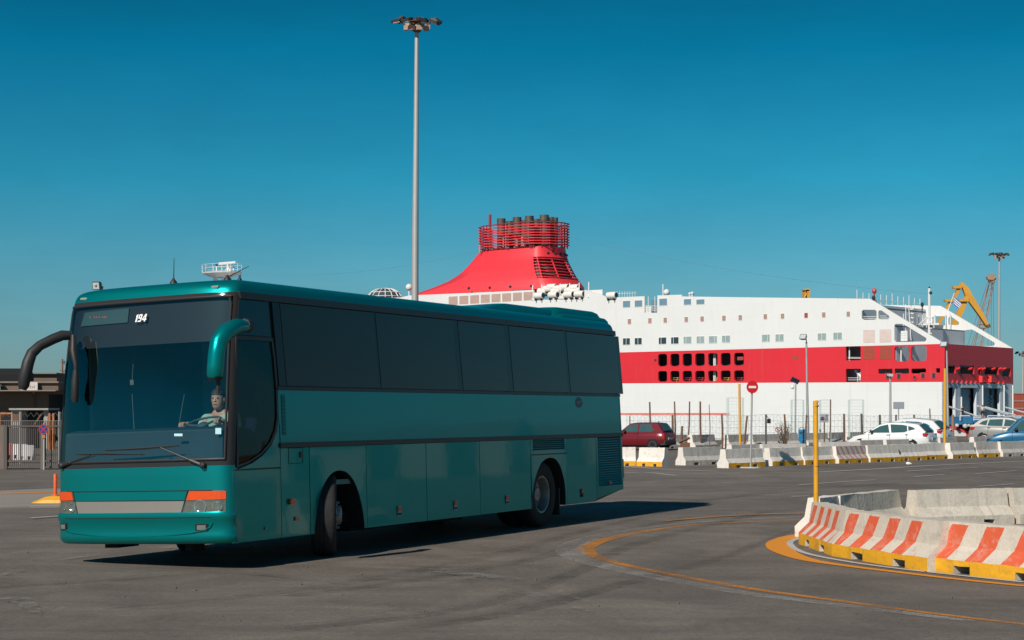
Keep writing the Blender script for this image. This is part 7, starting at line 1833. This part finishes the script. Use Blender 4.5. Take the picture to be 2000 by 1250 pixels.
mb.build("eaves_slab", bgrey2, bld, bevel=.03)
bbox("parapet", 10, 765, 122, 748.5, -1.0, 6, bwall); bbox("coping", 9, 748.5, 124, 745.5, -1.2, 6.2, bgrey2)
bbox("upper_storey", -60, 746, 45, 725, 8, 16, bwall); bbox("upper_roof", -62, 725, 47, 722.5, 7.7, 16.3, bgrey2)
mb = MB(); a = LB(10, 733); c_ = a.x - bx
mb.loft([[Vector((c_ - 1.5, y, z)) for y, z in ((2.6, zt_b + .4), (2.6, zt_b + 1.1), (3.2, zt_b + 1.5), (4.4, zt_b + 1.5), (5, zt_b + 1.1), (5, zt_b + .4))], [Vector((c_ + .4, y, z)) for y, z in ((2.6, zt_b + .4), (2.6, zt_b + 1.1), (3.2, zt_b + 1.5), (4.4, zt_b + 1.5), (5, zt_b + 1.1), (5, zt_b + .4))], [Vector((c_ + .5, y, z)) for y, z in ((3, zt_b + .5), (3, zt_b + 1.0), (3.4, zt_b + 1.3), (4.2, zt_b + 1.3), (4.6, zt_b + 1.0), (4.6, zt_b + .5))]])
tag(mb.build("water_tank", dark, None, M=Matrix.Translation((bx, dbl, 0)), smooth=40), "black water tank on the roof of the brown port building", "tank")
a, b = LB(52, 764), LB(85, 747); o = empty("roof_sign", Matrix.Translation((a.x, dbl - 1.35, a.z)), "faded white sign board on the edge of the brown building's roof", "sign")
mb = MB(); mb.box(0, b.x - a.x, 0, .1, .0, b.z - a.z); sb_ = mb.build("board", mat("faded_board", (.62, .56, .51), rough=.7, var=.12, dirt=.5), o, bevel=.01)
mb = MB(); random.seed(4); x = .15
while x < (b.x - a.x) - .2: w_ = random.uniform(.03, .09); mb.box(x, x + w_, -.006, .0, .16, .16 + random.uniform(.12, .2)); x += w_ + random.uniform(.02, .05)
mb.build("faded_lettering", mat("faded_ink", (.42, .3, .26), rough=.8), sb_)
bbox("wall_lamp", 66.5, 768, 68.5, 765, -.3, .0, galv); mb = MB(); mb.tube([Vector((LB(67.5, 0).x - bx, -.12, LB(0, 771).z)), Vector((LB(67.5, 0).x - bx, -.12, LB(0, 800).z))], .05, 6); mb.build("drainpipe", rust, bld)
# aerial mast behind
o, h_ = pole("aerial_mast", 122, 701, 803, 125, .07, .05, rust, "thin rusty aerial mast on the brown building", "aerial")
mb = MB()
for z, w_ in ((h_ - .2, .25), (h_ - .8, .4), (h_ - 1.3, .3)): mb.tube([Vector((-w_ * .4, 0, z)), Vector((w_, 0, z - .2))], .03, 4); mb.ball((w_ * .5, 0, z), .08, 5, 4)
mb.build("aerial", rust, o)
# floodlight on its post above the bus roof
o, h_ = pole("flood_post", 197, 565, 803, 60, .06, .05, trimblk, "floodlight on a dark post rising behind the bus roof", "lamp post", lean=1)
Fm = Matrix.Translation((-.08, -.12, h_ + .12)) @ Matrix.Rotation(R(-20), 4, 'Z') @ Matrix.Rotation(R(10), 4, 'X')
mb = MB(); mb.loft([[Fm @ Vector((a * k, y, b * k)) for a, b in rrect(-.15, .15, -.14, .14, .02, 2)] for y, k in ((-.1, 1), (-.05, 1), (.12, .6))]); hd = mb.build("lamp_housing", mat("flood_black", (.05, .05, .05), rough=.5), o)
mb = MB(); mb.box(-.12, .12, -.112, -.1, -.11, .11, M=Fm); mb.build("lens", lampglass2, hd); mb = MB(); mb.ball(Fm @ Vector((0, -.1, .02)), .06, 8, 6); mb.tube([Vector((.03, 0, h_ - .1)), Vector((.06, -.02, h_ + .1))], .035, 5); mb.build("bulb_and_bracket", galv, hd)
# kiosk
dk = 86
o = empty("gate_kiosk", Matrix.Translation((at(22, 830, dk).x, dk, 0)), "pale gate kiosk with a flat overhanging roof behind the palisade", "kiosk")
kx = at(22, 830, dk).x; w_ = at(41, 830, dk).x - kx; zr = at(0, 801, dk).z; w2 = at(97, 0, dk).x - kx
kio = mat("kiosk_white", (.36, .33, .30), rough=.7, var=.1, dirt=.3)
mb = MB(); mb.box(0, w_, 0, 1.6, 0, zr); mb.build("wall", kio, o); mb = MB(); mb.box(at(84, 0, dk).x - kx, at(92, 0, dk).x - kx, .1, .3, 0, zr); mb.build("wall", kio, o)
mb = MB(); mb.box(-.05, w2, -.25, 1.9, zr, zr + .09); mb.build("roof", kio, o, bevel=.01)
mb = MB(); mb.box(w_, at(84, 0, dk).x - kx, 1.2, 1.3, 0, zr); mb.build("opening", mat("bay_dark2", (.05, .045, .042), rough=.9), o)
mb = MB(); mb.tube([at(66, 832, dk) - Vector((kx, dk, 0)), at(82, 808, dk) - Vector((kx, dk, 0))], .05, 5); mb.box(.05, w_ - .05, -.03, 0, at(0, 822, dk).z, at(0, 808, dk).z); mb.build("barrier_arm", rust, o)
orng = mat("orange_post_paint", (.75, .11, .025), rough=.5, var=.1)
for x, lab in ((97, "left one of two thin orange posts by the gate kiosk"), (104.5, "right one of two thin orange posts by the gate kiosk")):
    o, h_ = pole("orange_post", x, 808, 845, 84, .06, .06, mat("dim_orange", (.45, .17, .06), rough=.6), lab, "post", "orange posts by the kiosk"); mb = MB(); mb.lathe([(.06, h_), (.03, h_ + .02), (.003, h_ + .025)], 8); mb.build("cap", MATS["dim_orange"], o)
mb = MB(); mb.tube([at(-60, 808, 92), at(25, 808, 92)], .06, 5); mb.tube([at(0, 808, 92), Vector((at(0, 808, 92).x, 92, 0))], .06, 5); tag(mb.build("height_bar", MATS["dim_orange"]), "orange horizontal bar left of the gate kiosk", "bar")
# palisade fence and gate
palm = mat("palisade_steel", (.10, .08, .068), rough=.7, var=.2, scale=2)
dp = CAMH * FPX / (917 - HOR)
gate = empty("palisade_fence", Matrix.Translation((0, 0, 0)), "brown grey palisade gate of upright bars left of the bus", "fence")
x0_, x1_ = at(-90, 0, dp).x, at(150, 0, dp).x; ztop = at(0, 829, dp).z; zrail = at(0, 833, dp).z
mb = MB()
n = 64
for k in range(n):
    x = lerp(x0_, x1_, k / (n - 1)); zz = at(0, 823, dp).z if x > at(8, 0, dp).x else at(0, 829, dp).z
    mb.box(x - .011, x + .011, dp - .01, dp + .02, .06, zz)
mb.build("bars", palm, gate)
for y in (832, 900, 912):
    z = at(0, y, dp).z; mb = MB(); mb.box(x0_, x1_, dp - .05, dp - .011, z - .035, z + .02); mb.build("rail", palm, gate)
for px in (5, 11.5, 84):
    x = at(px, 0, dp).x; mb = MB(); mb.box(x - .06, x + .06, dp - .08, dp + .06, 0, zrail + .04); mb.build("post", mat("pale_post", (.16, .13, .11), rough=.8) if px in (5, 84) else palm, gate, bevel=.01)
# barbed strand behind
mb = MB(); pts = [at(-60 + k * 6, 806 + (8 if k % 2 else 0), dp + 6) for k in range(32)]; mb.tube(pts, .012, 3, cap=False); mb.tube([at(-60, 822, dp + 6), at(130, 822, dp + 6)], .012, 3)
for x in (-40, 40, 116): p = at(x, 804, dp + 6); mb.tube([p, Vector((p.x, p.y, 0))], .04, 5)
tag(mb.build("barbed_wire", wirem), "coil of barbed wire strung behind the palisade gate", "wire")
# no stopping sign
o, h_ = pole("no_stopping_sign", 86, 826, 917, dp - .3, .03, .03, galv, "round blue no stopping sign with a red cross on the palisade", "sign")
z = at(0, 838.5, dp - .3).z; rs_ = 9.5 / FPX * dp
mb = MB(); mb.lathe([(rs_, 0), (rs_, .012), (.003, .0125)], 28, Matrix.Translation((0, -.05, z)) @ Matrix.Rotation(R(90), 4, 'X')); pl = mb.build("sign_plate", mat("sign_blue", (.012, .03, .2), rough=.5), o)
mb = MB(); mb.loft([[Vector((r_ * rs_ * math.cos(t), y, z + r_ * rs_ * math.sin(t))) for t in [2 * math.pi * k / 28 for k in range(28)]] for r_, y in ((1.0, -.064), (1.0, -.067), (.82, -.067), (.82, -.064))], True, False)
for a in (45, -45): mb.box(-rs_ * .84, rs_ * .84, -.067, -.064, -rs_ * .1, rs_ * .1, M=Matrix.Translation((0, -.001 if a > 0 else 0, z)) @ Matrix.Rotation(R(a), 4, 'Y'))
mb.build("red_ring_and_cross", mat("faded_sign_red", (.42, .03, .04), rough=.5), pl)
mb = MB(); mb.box(-.05, .05, -.06, -.04, z - rs_ - .12, z - rs_ - .02); mb.build("bracket", MATS["dim_orange"], o)
# red and white water barriers behind the palisade
def wbar(px, py, col, lab, d=66):
    p = at(px, py, d); o = empty("plastic_barrier", Matrix.Translation((p.x, d, 0)), lab, "plastic barrier", "red and white plastic barriers behind the gate")
    mb = MB(); mb.loft([[Vector((x, y, z)) for x, y in rrect(-.28, .28, -w, w, .04, 2)] for z, w in ((0, .22), (.12, .22), (.3, .12), (.55, .09), (.6, .07))]); mb.build("body", col, o, smooth=35)
    mb = MB()
    for x in (-.14, .14): mb.box(x - .05, x + .05, -.235, -.1, .08, .2)
    mb.build("slot", dark, o)
wr2 = mat("plastic_red", (.5, .03, .03), rough=.5); ww2 = mat("plastic_white", (.55, .52, .5), rough=.5)
wbar(13, 870, wr2, "left red plastic barrier seen through the palisade bars"); wbar(26, 870, wr2, "right red plastic barrier seen through the palisade bars", 67); wbar(40, 870, ww2, "left white plastic barrier seen through the palisade bars"); wbar(52, 869, ww2, "right white plastic barrier seen through the palisade bars", 64)
mb = MB(); p = at(31, 845, 72); mb.box(p.x - .45, p.x + .45, 72, 72.6, 0, 1.15); tag(mb.build("grey_cabinet", mat("cabinet_grey", (.1, .1, .1), rough=.7), bevel=.02), "dark grey cabinet behind the palisade gate", "cabinet")
# orange flexible post on its yellow base
dq = gnd(110, 987).y
q0 = at(108, 987, dq)
o = empty("lane_separator", Matrix.Translation((q0.x, dq, .0)), "orange flexible post on a yellow lane separator at the left of the bus", "bollard")
zb3 = at(0, 969, dq).z; mb = MB()
xw0, xw1 = at(65, 0, dq).x - q0.x, at(170, 0, dq).x - q0.x
mb.loft([[Vector((x, y * k, z)) for y, z in ((-.22, .05), (-.2, .05 + h * .5), (-.1, .05 + h), (.1, .05 + h), (.2, .05 + h * .5), (.22, .05))] for x, h, k in ((xw0, .015, .7), (xw0 + .12, .06, .9), (xw0 + .26, .12, 1), (xw0 + .36, .13, 1), (xw1, .13, 1))]); mb.build("base", ypaint, o, bevel=.01)
mb = MB(); hx_ = at(108, 0, dq).x - q0.x; zt_ = at(0, 926.5, dq).z
mb.lathe([(.085, .17), (.075, .19), (.033, .22), (.033, zt_), (.028, zt_ + .008), (.003, zt_ + .01)], 14, Matrix.Translation((hx_, 0, 0))); mb.build("post", orng, o, smooth=40)
# low sheds out of view to the right, added for the bus's flank to mirror
for k, (x, y, l_, h_, col, lab) in enumerate(((52, 58, 15, 2.7, (.46, .37, .28), "low tan shed outside the picture, mirrored in the bus flank"), (66, 66, 9, 3.3, (.5, .44, .36), "taller cream shed outside the picture, mirrored in the bus flank"), (60, 84, 20, 3.0, (.38, .28, .2), "long brown shed outside the picture, mirrored in the bus flank"))):
    o = empty("unseen_shed", frame(x, y, 0, R(-38 + 5 * k)), lab, "shed")
    m_ = mat("shed_wall_%d" % k, col, rough=.9, var=.15)
    mb = MB(); mb.box(-l_ / 2, l_ / 2, 0, 5, 0, h_); mb.build("wall", m_, o)
    mb = MB(); mb.prism([(-.5, h_), (5.5, h_), (2.5, h_ + .9)], lambda a, b, d: Vector((d, a, b)), -l_ / 2 - .4, l_ / 2 + .4); mb.build("roof", rust, o)
    for j in range(int(l_ / 4)): mb = MB(); xx = -l_ / 2 + 1.5 + j * 4; mb.box(xx, xx + 1.6, -.06, .0, .02, 2.1); mb.build("door", dark, o)
